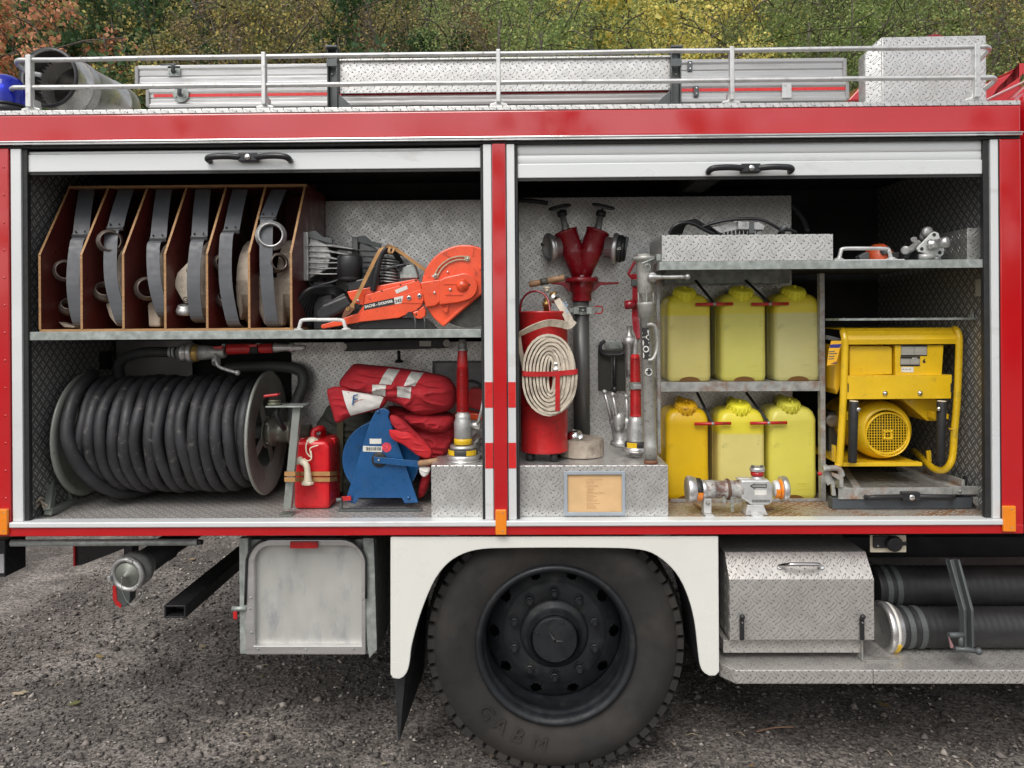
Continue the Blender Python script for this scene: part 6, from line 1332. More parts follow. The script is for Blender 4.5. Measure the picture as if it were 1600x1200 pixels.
hz = [ZB(118,22,.105),ZB(122,60,.105),ZB(135,140,.10),ZB(150,215,.10)]
MB().band(spl(hz,4), (.016,.012,.0), .004).build('hose_run', CANVAS, bkt)
cx_, cy_ = 305, 250; pts = []; turns = 14; rt = random.Random(2)
for k in range(turns*28+1):
    a = 2*PI*k/28; f = k/(turns*28); wx = (14+146*f)+rt.uniform(-1.0,1.0); wz = (95+150*f)+rt.uniform(-1.2,1.2)
    x = cx_+math.cos(a)*wx+6*math.sin(a*.5); y = cy_-math.copysign(abs(math.sin(a))**.85, math.sin(a))*wz; pts.append(ZB(x, y, .070+.006*math.sin(a*2.3+f*9)))
mb = MB(); mb.band(spl(pts,1), (0,.062,0), .0088); mb.build('hose_coil', CANVAS, bkt)
mb = MB(); mb.lathe(ZB(345,230,.055),(0,0,1),[(0,.021),(.004,.022),(.012,.022),(.013,.019),(.024,.019),(.026,.022),(.034,.021),(.036,.012),(.05,.010)],20); mb.build('coil_coupling', ALU, bkt)
mb = MB(); mb.band(spl([ZB(140,240,.06),ZB(148,246,.032),ZB(200,250,.030),ZB(330,248,.030),ZB(460,236,.032),ZB(469,232,.06)],4),(0,0,.020),.003); mb.band([ZB(353,255,.0285),ZB(353,400,.0285),ZB(353,470,.030),ZB(352,492,.06)],(.018,0,0),.003); mb.build('red_hose_strap', RED2, bkt)
# ---- flat rolled hose on the step box
fh = thing('flat_rolled_hose', 'beige canvas hose rolled flat on the middle step box with its coupling on top', 'fire hose', ZB(495,740,.28))
c = ZB(492,690,.27); pts = []
for k in range(9*26): a = 2*PI*k/26; r = .018+.078*k/(9*26); pts.append((c.x+math.cos(a)*r, .27+math.sin(a)*r, ZBX+.040))
MB().band(pts,(0,0,.072),.0078).build('hose_coil', CANVB, fh)
mb = MB(); mb.lathe((ZB(462,640,.22).x,.22,ZBX+.088),(.75,-.5,.25),[(-.022,.024),(-.022,.030),(.0,.032),(.008,.031),(.012,.026),(.022,.024),(.022,.02),(-.022,.02)],28,True,False); mb.build('coupling', CHROME, fh)
# ---- T-handled tool on a dark plate on the wall
th = thing('hydrant_key', 'black T-handled key with a chain hanging on a dark plate between standpipe and levers', 'hydrant key', ZB(690,330,.53))
MB().pp([(600,102),(765,102),(765,352),(600,352)],.535,.545,ZB).build('back_plate', M('dark_olive_plate', (.03,.03,.024), .6), th, bevel=.003)
mb = MB(); mb.tube(spl([ZB(640,48,.51),ZB(615,70,.51),ZB(612,105,.51),ZB(640,130,.51),ZB(690,134,.51),ZB(745,128,.51),ZB(762,95,.51),ZB(752,55,.51)],5),.0085,10); mb.cyl(ZB(697,134,.51),ZB(697,335,.51),.007,n=10); mb.lathe(ZB(697,325,.51),(0,0,-1),[(0,.012),(.02,.013),(.03,.008)],10); mb.build('key_body', BPLAST, th)
mb = MB()
for k in range(14):
    c = ZB(680,150+k*13,.50); pts = [(c.x+(.0035*math.cos(t) if k%2 else 0), .50+(0 if k%2 else .0035*math.cos(t)), c.z+.0062*math.sin(t)) for t in np.linspace(0,2*PI,9)[:-1]]; mb.tube(pts,.0014,4,True)
mb.build('chain', DGREY, th)
MB().pp([(632,52),(745,52),(745,96),(640,96)],.548,.556,ZB).build('upper_bracket', GALV, th, bevel=.002)
for x in (655, 725): MB().lathe(ZB(x,78,.547),(0,-1,0),[(0,.006),(.004,.004)],8).build('bolt', GALV, th)
# ---- dividing breeching with three levers
dv = thing('dividing_breeching', 'cast aluminium dividing valve with three ball ended levers behind the middle nozzle', 'dividing valve', ZB(730,690,.35))
mb = MB(); mb.lathe(ZB(735,690,.34),(0,0,1),[(0,.03),(.01,.045),(.022,.045),(.03,.034),(.075,.040),(.10,.045),(.12,.03)],24); mb.cyl(ZB(690,545,.34),ZB(690,515,.34),.015); mb.lathe(ZB(690,560,.34),(0,0,1),[(0,.012),(.02,.019),(.035,.016)],14); mb.lathe(ZB(725,600,.31),(0,0,1),[(0,.018),(.03,.028),(.065,.028),(.085,.02)],18); mb.lathe(ZB(775,590,.32),(0,0,1),[(0,.018),(.03,.026),(.06,.02)],18); mb.build('valve_body', CAST, dv)
for (x0,y0,x1,y1,Y) in ((637,358,680,520,.32),(686,374,722,545,.29),(769,386,779,550,.30)):
    a = ZB(x0,y0,Y); b = ZB(x1,y1,Y+.01); mb = MB(); mb.sph(a,.0115,12); mb.tube([a,b],[.006,.011],10); mb.build('lever', CAST, dv)
MB().cyl(ZB(715,640,.32),ZB(745,636,.32),.012).build('yellow_mark', BRASS, dv)
# ---- second branch pipe (red grip) beside the long pipe
YN = .22; kn = 1165/(2.91+YN); rN = lambda r: r/3.871/kn
b2 = thing('branch_pipe', 'red gripped branch pipe standing on the middle step box left of the tall foam pipe', 'branch pipe', (ZB(826,740,YN).x,YN,ZBX+.0005))
xN = ZB(826,600,YN).x
def colN(name, m, lst, x=None, n=30, Y=YN, par=b2):
    z0 = max(ZB(826,lst[0][0],Y).z, ZBX+.001); return MB().lathe((xN if x is None else x,Y,z0),(0,0,1),[(ZB(826,y,Y).z-z0 if i else 0, rN(r)) for i,(y, r) in enumerate(lst)],n).build(name, m, par)
colN('coupling_base', ALU, [(746,40),(725,42),(716,76),(712,80),(690,80),(686,70)])
colN('coupling_band', M('black_band_two', (.04,.04,.04), .5), [(686,68),(660,68),(656,60)])
for a, w_ in ((-30, .45),): mb = MB(); mb.band([(xN+math.sin(math.radians(a)+t)*rN(70), YN-math.cos(math.radians(a)+t)*rN(70), ZB(826,672,YN).z) for t in np.linspace(-w_, w_, 8)],(0,0,.022),.0015); mb.build('yellow_mark', YEL, b2)
colN('valve_body', CAST, [(656,54),(650,52),(590,54),(560,50),(540,46),(510,42),(505,36)])
o = colN('red_grip', RED2, [(505,36),(500,34),(480,33),(300,31),(200,29),(130,24)])
mb = MB()
for y in range(150, 495, 9): mb.lathe((xN,YN,ZB(826,y,YN).z),(0,0,1),[(0,rN(30)),(.0015,rN(35)),(.003,rN(30))],20,True,False)
mb.build('grip_ribs', RED2, o)
MB().lathe((xN,YN,ZB(826,340,YN).z),(0,0,1),[(0,rN(32)),(0,rN(40)),(.030,rN(40)),(.030,rN(32))],28,False,False).build('grip_clip', GREYP, b2)
MB().box((xN-.012,YN-rN(44),ZB(826,336,YN).z),(xN+.02,YN-rN(40),ZB(826,310,YN).z)).build('clip_plate', ALU, b2, bevel=.002)
MB().lathe(ZB(852,590,YN-.045),(0,-1,0),[(0,.009),(.006,.008)],12).build('side_pin', CAST, b2)
# silver nozzle standing behind it
b3 = thing('hollow_jet_nozzle', 'slim silver nozzle clipped upright behind the red gripped branch pipe', 'nozzle', ZB(790,260,.33))
Y3 = .33
mb = MB(); x3 = ZB(788,100,Y3).x; z_ = lambda y: ZB(788,y,Y3).z
mb.lathe((x3,Y3,z_(270)),(0,0,1),[(0,.015),(z_(225)-z_(270),.016),(z_(222)-z_(270),.020),(z_(75)-z_(270),.022),(z_(70)-z_(270),.028),(z_(30)-z_(270),.028),(z_(26)-z_(270),.018),(z_(10)-z_(270),.014),(z_(0)-z_(270),.011),(z_(-40)-z_(270),.010),(z_(-44)-z_(270),.013)],24); mb.build('nozzle_barrel', CAST, b3)
MB().tube(spl([ZB(828,30,.30),ZB(826,60,.30),ZB(820,130,.30),ZB(808,190,.30),ZB(800,260,.31)],4),.010,10).build('twin_tube', CAST, b3)
# ---- tall foam pipe
YF = .085; kf = 1165/(2.91+YF); rF = lambda px: px/kf
fp_top = P(1006,398,YF); fp_bot = P(1017,718,YF)
ft = thing('foam_branch_pipe', 'tall grey foam branch pipe with ball lever and curved handle by the jerrycan rack', 'foam pipe', (fp_bot.x,YF,ZBX+.0005))
fa = Vector((fp_bot.x,YF,ZBX+.001)); fd = (fp_top-fa).normalized(); PL = (fp_top-fa).length
T_ = lambda py: PL*(718.5-py)/(718.5-398)
FPM = M('worn_light_grey_pipe', (.40,.40,.37), .42, .35, var=.12, scale=22, dirt=(.16,.14,.12), dscale=55, damt=.40)
MB().lathe(fa, fd, [(0,rF(10.5)),(T_(713),rF(11))], 28).build('rubber_end', M('rusty_ring', (.20,.085,.045), .7), ft)
MB().lathe(fa, fd, [(T_(712.9),rF(10)),(T_(690),rF(10.2)),(T_(689),rF(9.6)),(T_(671),rF(9.6)),(T_(670),rF(9.9)),(T_(495),rF(9.6)),(T_(494),rF(12)),(T_(475),rF(12.6)),(T_(472),rF(13.5)),(T_(471),rF(12))], 36).build('barrel', FPM, ft)
MB().lathe(fa, fd, [(T_(471),rF(6)),(T_(462),rF(7)),(T_(458),rF(10)),(T_(456),rF(11.5)),(T_(430),rF(12)),(T_(412),rF(12.5)),(T_(411),rF(13.2)),(T_(408),rF(13.4)),(T_(407),rF(16.5)),(T_(401),rF(17.5)),(T_(400),rF(10)),(T_(397),rF(9.5)),(T_(396),0)], 36).build('foam_head', FPM, ft)
for s in (-1, 0, 1):
    q = fa+fd*T_(472)+Vector((s*rF(11.5), -rF(4) if s else -rF(10), 0)); MB().band([q, q+fd*(T_(456)-T_(472))],(.004,.001,0),.004).build('air_slot_rib', FPM, ft)
c = P(1020,433,YF-.04); mb = MB(); mb.lathe(c+Vector((0,.012,0)),(0,-1,0),[(0,.021),(.012,.019),(.015,.012),(.017,.0)],20); mb.tube(spl([c+Vector((-.02,.003,0)),c,P(1045,433,YF-.045),P(1070,432.5,YF-.045)],4),[.004,.008,.012,.013,.012,.010,.009,.008,.008,.008,.008,.008,.008],10); mb.sph(P(1074,432.5,YF-.045),.0125,12); mb.build('ball_valve_lever', CAST, ft)
MB().lathe(c+Vector((0,-.005,0)),(0,-1,0),[(0,.0065),(.004,.006),(.005,.0)],10).build('lever_bolt', CHROME, ft)
MB().tube(spl([P(1012,508,YF-.028),P(1018,507,YF-.035),P(1024,512,YF-.03),P(1027,530,YF-.02),P(1026,548,YF-.02),P(1020,561,YF-.03),P(1013,563,YF-.028)],5),.0075,10).build('curved_handle', FPM, ft)
mb = MB(); cc_ = P(1030,402,YF-.02); mb.box(cc_-Vector((.012,.008,.014)), cc_+Vector((.014,.008,.012))); mb.tube(spl([P(1022,404,YF-.03),P(1012,408,YF-.045),P(1002,412,YF-.045)],4),.003,6)
rg = P(1012,417,YF-.045); mb.tube([(rg.x+.011*math.cos(t),YF-.046,rg.z+.011*math.sin(t)) for t in np.linspace(0,2*PI,17)[:-1]],.0015,6,True); mb.build('locking_ring', GALV, ft)
# word and emblem wrapped round the barrel
def wrap(o, cxy, r, par):
    off = OFF[o.name]; cx0_ = cxy[0]
    for v in o.data.vertices:
        zz = v.co.z+off.z; ax_ = fa+fd*((zz-fa.z)/fd.z); v.co.x += ax_.x-cx0_; cxy = (ax_.x, ax_.y)
        x = v.co.x+off.x-cxy[0]; y0_ = v.co.y; a = x/r; dep = (v.co.y+off.y)-(cxy[1]-r)
        v.co.x = cxy[0]+math.sin(a)*(r-dep)-off.x; v.co.y = cxy[1]-math.cos(a)*(r-dep)-off.y
rb = rF(9.75); cz = fa+fd*T_(536)
bgm = MB(); nb_ = 8
vs = [(cz.x-.024+.029*i/nb_, YF-rb-.0006, z) for z in (P(1008,561,YF).z, P(1008,512,YF).z) for i in range(nb_+1)]
bgm.add(vs, [(i, i+1, nb_+2+i, nb_+1+i) for i in range(nb_)], False); o = bgm.build('black_word_ground', INK, ft); wrap(o, (cz.x, YF), rb, ft)
o = text('TOTAL', .0350, (cz.x+.0035, YF-rb-.0012, P(1005,559,YF).z), (0,0,1), (-1,0,0), LABELW, ft, 'printed_word', bold=.0007, depth=.0002); wrap(o, (cz.x, YF), rb, ft)
ce = fa+fd*T_(577)
for r, m_, dd_ in ((.0175, INK, .0006), (.0155, LABELW, .0010)):
    mb = MB(); n = 24; mb.add([(ce.x+math.cos(2*PI*k/n)*r, YF-rb-dd_, ce.z+math.sin(2*PI*k/n)*r) for k in range(n)], [tuple(range(n))]); o = mb.build('emblem_disc', m_, ft); wrap(o, (ce.x, YF), rb, ft)
for (x0,z0_,x1,z1_) in ((-.011,-.003,.011,.003),(-.003,.0032,.003,.011),(-.003,-.011,.003,-.0032)):
    mb = MB(); q_ = [(ce.x+x0+(x1-x0)*i/4, z) for z in (ce.z+z0_, ce.z+z1_) for i in range(5)]; mb.add([(x,YF-rb-.0014,z) for x, z in q_],[(i,i+1,6+i,5+i) for i in range(4)]); o = mb.build('emblem_cross', INK, ft); wrap(o, (ce.x, YF), rb, ft)
# ---- red lance bracket behind the foam pipe
rl_ = thing('red_clamp_lever', 'slim red bent steel lever standing behind the tall foam pipe', 'lever', ZA(985,1040,.30))
mb = MB(); mb.band([ZA(1000,458,.30),ZA(978,500,.30),ZA(930,590,.30),ZA(960,625,.30)],(.0,.02,.0),.012); mb.band([ZA(975,590,.30),ZA(985,700,.30),ZA(980,900,.30),ZA(990,990,.29),ZA(1015,1060,.28)],(.030,.0,.0),.012); mb.build('lever_bar', DRED, rl_, bevel=.002)
mb = MB(); mb.cyl(ZA(905,815,.29),ZA(985,808,.29),.019,n=14); mb.lathe(ZA(905,815,.29),(-1,0,0),[(0,.0195),(.001,.012),(-.01,.01)],6,False); mb.build('socket', DRED, rl_)
MB().box(ZA(955,630,.285),ZA(990,680,.31)).build('spring_clip', DGREY, rl_, bevel=.002)
# dark strap on the wall at the top left, blue scrap of tape
ob = MB(); ob.tube(spl([ZA(130,60,.50),ZA(200,62,.49),ZA(290,70,.49),ZA(350,82,.49)],4),.010,8); ob.build('hose_holder_strap', BPLAST, None, loc=ZA(240,70,.5), label='short black rubber holder high on the wall beside the shutter rail', cat='holder')
# ================================================================ right locker
ZC = ZM(1000, 320, 4.284); ZD = ZM(1000, 590, 5.0); ZE = ZM(1270, 340, 4.848); ZG = ZM(1260, 480, 3.429)
# ---- jerrycans
def can_mat(name, top, fill, level, side=(.55,.22,.01), rough=.38):
    "thin plastic: the empty top part is clearer yellow, the liquid shows through below the level"
    m = M(name, fill, rough, 0, var=.10, scale=4, dirt=tuple(c*.55 for c in fill), dscale=9, damt=.36, sub=.25)
    t = m.node_tree; b = t.nodes['Principled BSDF']; src = b.inputs['Base Color'].links[0].from_socket
    tc = t.nodes.new('ShaderNodeTexCoord'); sx = t.nodes.new('ShaderNodeSeparateXYZ'); t.links.new(tc.outputs['Object'], sx.inputs[0])
    mr = t.nodes.new('ShaderNodeMapRange'); mr.inputs[1].default_value = level-.005; mr.inputs[2].default_value = level+.006; t.links.new(sx.outputs[2], mr.inputs[0])
    x = t.nodes.new('ShaderNodeMix'); x.data_type = 'RGBA'; t.links.new(mr.outputs[0], x.inputs['Factor']); t.links.new(src, x.inputs[6]); x.inputs[7].default_value = (*top, 1); t.links.new(x.outputs[2], b.inputs['Base Color'])
    return m
CY1 = can_mat('can_plastic_pale', (.72,.62,.045), (.66,.58,.20), .285)
CY2 = can_mat('can_plastic_lime', (.70,.62,.06), (.66,.62,.15), .292)
CY3 = can_mat('can_plastic_grey_green', (.70,.58,.04), (.60,.56,.24), .294)
CY4 = can_mat('can_plastic_orange_yellow', (.70,.42,.005), (.72,.46,.006), .5)
CY6 = can_mat('can_plastic_lemon', (.68,.60,.07), (.66,.60,.10), .5)
CAPY = M('cap_yellow', (.80,.74,.04), .38, 0, var=.08); CAPO = M('cap_orange_yellow', (.70,.40,.01), .4, 0, var=.2, scale=30, dirt=(.3,.15,.01), dscale=40)
def jerry(loc, m, capm, label, capx=.0, ang=0, h=.335, w_=.178, d_=.20):
    t = thing('jerrycan', label, 'jerrycan', loc, 'yellow jerrycans in the rack'); x, y, z = loc
    # shell: rounded box loft with sloping shoulder, arch at the foot
    def sec(zz, ww, dd, r, yo=0, xo=0):
        pts = []; n = 5
        for (sx, sy, a0) in ((1,-1,-90),(1,1,0),(-1,1,90),(-1,-1,180)):
            for k in range(n+1):
                a = math.radians(a0+90*k/n); pts.append((x+xo+sx*(ww/2-r)+math.cos(a)*r, y+yo+d_/2+sy*(dd/2-r)+math.sin(a)*r, z+zz))
        return pts
    S = [(.0,.90,.92,.02),(.004,.965,.97,.024),(.02,1,1,.026),(.10,1.0,1.0,.026),(.11,.993,.995,.026),(.27,.993,.995,.026),(.28,1,1,.026),(.292,.985,.985,.03),(.310,.93,.93,.035),(.322,.82,.84,.038),(.330,.66,.7,.04),(.334,.40,.5,.03)]
    vs = []; 
    for s in S: vs += sec(s[0]*h/.335, w_*s[1], d_*s[2], s[3])
    n = 24; fs = [(i*n+k, i*n+(k+1)%n, (i+1)*n+(k+1)%n, (i+1)*n+k) for i in range(len(S)-1) for k in range(n)]+[tuple(range(n)), tuple((len(S)-1)*n+k for k in range(n))]
    mb = MB(); mb.add(vs, fs, True); body = mb.build('can_body', m, t, bevel=0)
    c = Vector((x+capx, y+.050, z+h-.020)); ax = Vector((.03, -.40, 1)).normalized()
    MB().lathe(c-ax*.012, ax, [(0,.031),(.02,.030)], 20).build('neck', m, t)
    cap = MB(); n = 24; pr = [(.000,.047),(.002,.051),(.034,.048),(.041,.044),(.044,.032),(.0445,0)]
    cap.lathe(c, ax, pr, 12, False); cp_ = cap.build('screw_cap', capm, t, bevel=.0015)
    u0_ = Vector((1,0,0)); v0_ = ax.cross(u0_).normalized()
    rb_m = MB()
    for k in range(16):
        a = 2*PI*k/16; dr = u0_*math.cos(a)+v0_*math.sin(a); rb_m.tube([c+ax*.004+dr*.050, c+ax*.032+dr*.048], .003, 5)
    rb_m.build('cap_ribs', capm, cp_)
    MB().lathe(c+ax*.044, ax, [(0,.007),(.010,.006),(.012,0)], 10).build('cap_stud', capm, cp_)
    u = Vector((math.cos(ang), math.sin(ang)*.6, 0)); 
    MB().band(spl([c+ax*.040, c+ax*.044+u*.025, c+ax*.040+u*.044, c+ax*.018+u*.058, c-ax*.004+u*.052, c-ax*.004+u*.040],4),(u.cross(ax)).normalized()*.008,.0022).build('cap_tether', capm, t)
    sm_ = MB(); sm_.box((x-w_*.5-.0012, y+d_*.5-.002, z+.03), (x+w_*.5+.0012, y+d_*.5+.002, z+h*.84)); sm_.build('mould_seam', m, t)
    em = MB(); em.box((x+.012, y-.0016, z+.045), (x+.058, y+.002, z+.047)); em.box((x+.012, y-.0016, z+.072), (x+.058, y+.002, z+.074))
    for kk in range(7): em.box((x+.014+kk*.006, y-.0016, z+.060), (x+.0165+kk*.006, y+.002, z+.068))
    em.build('embossed_mark', m, t)
    # foot arch, seam and carrying handle
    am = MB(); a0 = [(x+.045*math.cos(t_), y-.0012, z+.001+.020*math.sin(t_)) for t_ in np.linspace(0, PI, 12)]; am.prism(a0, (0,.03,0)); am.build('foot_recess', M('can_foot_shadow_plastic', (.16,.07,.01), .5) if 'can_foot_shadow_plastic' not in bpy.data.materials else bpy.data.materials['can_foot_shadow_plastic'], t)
    MB().tube(spl([(x,y+.12,z+h*.98),(x,y+.13,z+h+.018),(x,y+.19,z+h+.02),(x,y+.215,z+h*.96)],5),.012,8).build('carrying_handle', m, t)
    return t
def cx_of(zx0, zx1, Zf, Y): a = Zf(zx0, 800, Y); b = Zf(zx1, 800, Y); return (a.x+b.x)/2, b.x-a.x
Yj = .325
for (x0, x1, m, lab, cx_, ang) in ((185,478,CY1,'pale yellow jerrycan at the left of the upper rack row',-.012,-.9),(545,848,CY2,'lime tinted jerrycan in the middle of the upper rack row',.0,-.2),(905,1212,CY3,'grey green tinted jerrycan at the right of the upper rack row',-.003,.9)):
    c, w_ = cx_of(x0, x1, ZC, Yj); jerry((c, Yj, CZ1+.001), m, CAPY, lab, cx_, ang, h=ZC(300,592,Yj).z-CZ1, w_=w_)
jj = []
for (x0, x1, yt, m, cm, lab, cx_, ang) in ((205,545,235,CY4,CAPO,'grubby orange yellow jerrycan at the left of the lower rack row',.0,-1.2),(615,985,240,CY1,CAPY,'translucent pale jerrycan in the middle of the lower rack row',.0,3.3),(1015,1390,225,CY6,M('cap_lime', (.55,.52,.05), .4),'lemon yellow jerrycan at the right of the lower rack row',-.006,-1.5)):
    a = ZD(x0, 900, .335); b = ZD(x1, 900, .335); jj.append(jerry(((a.x+b.x)/2, .335, FZ+.001), m, cm, lab, cx_, ang, h=ZD(700,yt,.335).z-FZ, w_=b.x-a.x))
# rust and dirt marks embossed lettering on lemon can
# T-bars with straps
def tbar(px0, px1, py, Y, top, lab):
    a = P(px0, py+.4, Y); b = P(px1, py-.6, Y); t = thing('clamping_bar', lab, 'clamp bar', (a+b)/2, 'red T-bars clamping the jerrycans')
    MB().cyl(a, b, .0068, n=10).build('red_bar', RED2, t)
    c = (a+b)/2+Vector((.0,-.002,0)); MB().sph(c, .008, 10).build('boss', DRED if 0 else GALV, t)
    q = P(top[0], top[1], .47); MB().band([c+Vector((0,.006,.004)), c.lerp(q,.5), q], (.011,.0,.004), .003).build('black_strap', BLACK, t)
tbar(1087,1145,475.3,.308,(1083,433),'red T-bar between the left and middle cans of the upper row')
tbar(1174,1232,475,.308,(1160,433),'red T-bar between the middle and right cans of the upper row')
tbar(1085,1142,662,.318,(1089,613),'red T-bar between the left and middle cans of the lower row')
tbar(1172,1229.5,661,.318,(1166,613),'red T-bar between the middle and right cans of the lower row')
# ---- tray with cables and a floodlight
tr = thing('equipment_tray', 'checker plate tray of cables standing on the right shelf', 'tray', (ZC(700,378,.03).x,.2,zr+.001))
x0, x1 = ZC(147,300,.022).x, ZC(1292,300,.022).x; zt_ = ZC(700,200,.022).z
mb = MB(); mb.box((x0,.022,zr+.001),(x1,.026,zt_)); mb.build('front_panel', TR, tr, bevel=.0008)
MB().box((x0,.0262,zr+.001),(x0+.004,.30,zt_-.001)).build('side_panel', TRI, tr)
MB().box((x1-.004,.0262,zr+.001),(x1,.30,zt_-.001)).build('side_panel', TRI, tr)
MB().box((x0+.0042,.027,zr+.001),(x1-.0042,.299,zr+.004)).build('tray_floor', TRI, tr)
MB().box((x0+.0042,.296,zr+.0041),(x1-.0042,.30,zt_-.001)).build('rear_panel', TRI, tr)
fl = thing('floodlight', 'grey finned floodlight lying face down in the tray of cables', 'floodlight', ZC(740,180,.13))
mb = MB(); mb.pp([(655,108),(800,118),(835,140),(830,168),(660,165)],.09,.22,ZC); mb.pp([(480,150),(655,108),(660,165),(540,190)],.11,.22,ZC); mb.build('lamp_body', CAST, fl, bevel=.002)
for k in range(9): MB().pp([(560+k*26,172),(566+k*26,172),(566+k*26,198),(560+k*26,198)],.10,.21,ZC).build('cooling_fin', CAST, fl)
MB().pp([(735,110),(765,110),(765,190),(730,190)],.085,.089,ZC).build('mounting_bracket', DGREY, fl)
cb = thing('coiled_cable', 'black cables looped over the grey floodlight in the tray', 'cable', ZC(400,195,.12))
for k in range(6):
    MB().tube(spl([ZC(200+k*14,198,.10+k*.02),ZC(222+k*16,150-k*4,.09+k*.02),ZC(280+k*18,122-k*3,.09+k*.02),ZC(350+k*16,125+k*3,.10+k*.015),ZC(430+k*14,165,.11+k*.015),ZC(500+k*12,200,.12+k*.015)],5),.0072,8).build('cable_turn', BPLAST, cb)
MB().tube(spl([ZC(410,150,.12),ZC(520,115,.10),ZC(660,95,.09),ZC(800,98,.09),ZC(880,130,.09),ZC(950,175,.10),ZC(960,190,.11)],5),.0065,8).build('cable_turn', BPLAST, cb)
MB().tube(spl([ZC(930,195,.12),ZC(960,170,.10),ZC(1010,170,.10),ZC(1045,190,.11)],5),.0075,8).build('cable_turn', BPLAST, cb)
mb = MB(); mb.lathe(ZC(940,180,.09),(.6,-.3,.7),[(0,.010),(.03,.012),(.032,.007)],12); mb.build('plug', DGREY, cb)
MB().tube(spl([ZC(1022,0,.40),ZC(1060,50,.38),ZC(1100,110,.36),ZC(1125,180,.34)],5),.010,8).build('hanging_cable', BPLAST, None, loc=ZC(1080,100,.37), label='thick black cable hanging behind the right end of the tray', cat='cable')
# ---- handle and tools on the right shelf
shelf_handle(ZE, 200, 590, 236, .045, SILVER, zr+.004)
MB().box((ZE(155,320,.04).x,.025,zr+.0005),(ZE(680,320,.04).x,.10,zr+.0035)).build('handle_strip', WALU, T)
og = thing('orange_lamp', 'orange round topped lamp lying behind the silver shelf handle', 'lamp', ZE(500,320,.22))
MB().lathe((ZE(500,300,.25).x,.25,zr+.002),(0,0,1),[(0,.058),(.02,.060),(.045,.056),(.07,.040),(.082,.02),(.084,0)],32,True,False).build('dome', M('orange_plastic', (.55,.08,.02), .4, 0, var=.3, scale=30), og)
mb = MB(); mb.pp([(350,292),(400,262),(430,262),(430,318),(360,318)],.2,.24,ZE); mb.cyl(ZE(540,232,.19),ZE(560,268,.19),.02); mb.build('bracket', DGREY, og, bevel=.003)
MB().pp([(580,262),(655,262),(655,310),(580,310)],.18,.26,ZE).build('dark_base', DARK, og, bevel=.003)
hy = thing('hydraulic_coupling', 'pale triangular flange with protruding steel stub and hoses on the right shelf', 'coupling', ZE(900,320,.12))
a = [(925,105),(955,118),(965,160),(998,245),(990,280),(970,297),(800,258),(788,235),(800,218),(900,115)]
Yh = .10; plp = [ZE(x,y,Yh) for x,y in a]; mb = MB(); mb.prism(plp,(0,.008,0)); mb.build('triangular_flange', M('pale_cast_plate', (.55,.56,.54), .45, .3, var=.1, scale=20), hy, bevel=.002)
for (x,y) in ((920,130),(826,237),(962,265)): MB().lathe(ZE(x,y,Yh-.0008),(0,-1,0),[(0,.0075),(.0006,.007)],12).build('bolt_hole', INK, hy)
p = ZE(885,205,Yh); d = Vector((.72,-.9,.08)).normalized(); MB().lathe(p,d,[(0,.022),(.01,.022),(.011,.018),(.040,.018),(.041,.021),(.068,.021),(.070,.018),(.070,0)],28).build('steel_stub', CHROME if 0 else ALU, hy)
mb = MB(); mb.tube(spl([ZE(800,190,.16),ZE(780,210,.15),ZE(740,240,.12),ZE(700,250,.10)],4),.014,10); mb.lathe(ZE(715,245,.11),(-.6,-.7,-.1),[(0,.012),(.02,.017),(.032,.017),(.034,.012),(.034,.0)],18); mb.build('quick_coupling', CAST, hy)
mb = MB(); mb.lathe(ZE(850,115,.16),(.3,-1,0),[(0,.018),(.004,.023),(.02,.023),(.024,.016),(.026,0)],18); mb.cyl(ZE(845,120,.16),ZE(830,170,.17),.014); mb.cyl(ZE(765,160,.16),ZE(770,185,.17),.012); mb.build('knurled_knob', CAST, hy)
MB().tube(spl([ZE(700,300,.12),ZE(720,270,.12),ZE(770,215,.16),ZE(840,190,.18)],4),.012,8).build('rubber_hose', BPLAST, hy)
mb = MB(); mb.lathe(ZE(800,300,.10),(1,-.3,.05),[(0,.012),(.03,.014),(.06,.010)],12); mb.tube(spl([ZE(850,285,.10),ZE(880,295,.09),ZE(880,315,.09)],4),.005,8); mb.lathe(ZE(905,308,.1),(1,0,0),[(0,.008),(.03,.008)],8); mb.build('small_fittings', CAST, hy)
MB().pp([(690,250),(1020,262),(1020,318),(690,318)],.17,.24,ZE).build('black_block', DARK, hy, bevel=.006)
sbx = thing('plate_box', 'small checker plate box at the right end of the right shelf', 'box', ZE(1240,320,.1))
xa, xb = ZE(1170,200,.06).x, min(ZE(1322,200,.06).x, xr-.002); zt_ = ZE(1240,78,.06).z
MB().box((xa,.06,zr+.001),(xb,.064,zt_)).build('front_panel', TRI, sbx, bevel=.0008)
MB().prism([(xa,.0642,zr+.001),(xa,.0642,zt_-.001),(xa,.42,zt_-.003),(xa,.42,zr+.001)],(.004,0,0)).build('side_panel', TRI, sbx)
MB().box((xa+.0042,.0645,zt_-.006),(xb,.42,zt_-.002)).build('lid_panel', TRI, sbx)
# ---- inductor on the floor
YI = .10; kI = 1165/(2.91+YI); rI = lambda r: r/5.0/kI
inn = thing('foam_inductor', 'silver inline foam inductor with chipped paint lying before the jerrycans', 'foam inductor', (ZD(750,1050,YI).x,YI,FZ+.001))
p0 = ZD(362,872,YI); ax = Vector((1,.0,-.0))
def xI(x): return (ZD(x,872,YI)-p0).length
def latI(name, m, lst, n=30, py=872, smooth=True):
    p = ZD(362,py,YI); return MB().lathe(p, ax, [(xI(x), rI(r)) for x, r in lst], n, smooth).build(name, m, inn)
latI('left_coupling', ALU, [(362,70),(364,96),(372,103),(400,104),(410,98),(430,95),(432,88)])
latI('left_black_band', INK, [(432,84),(434,87),(472,85),(476,76)])
MB().lathe(p0+ax*xI(432), ax, [(0,rI(88)),(xI(474)-xI(432),rI(86))], 30).build('x', INK, inn) if 0 else None
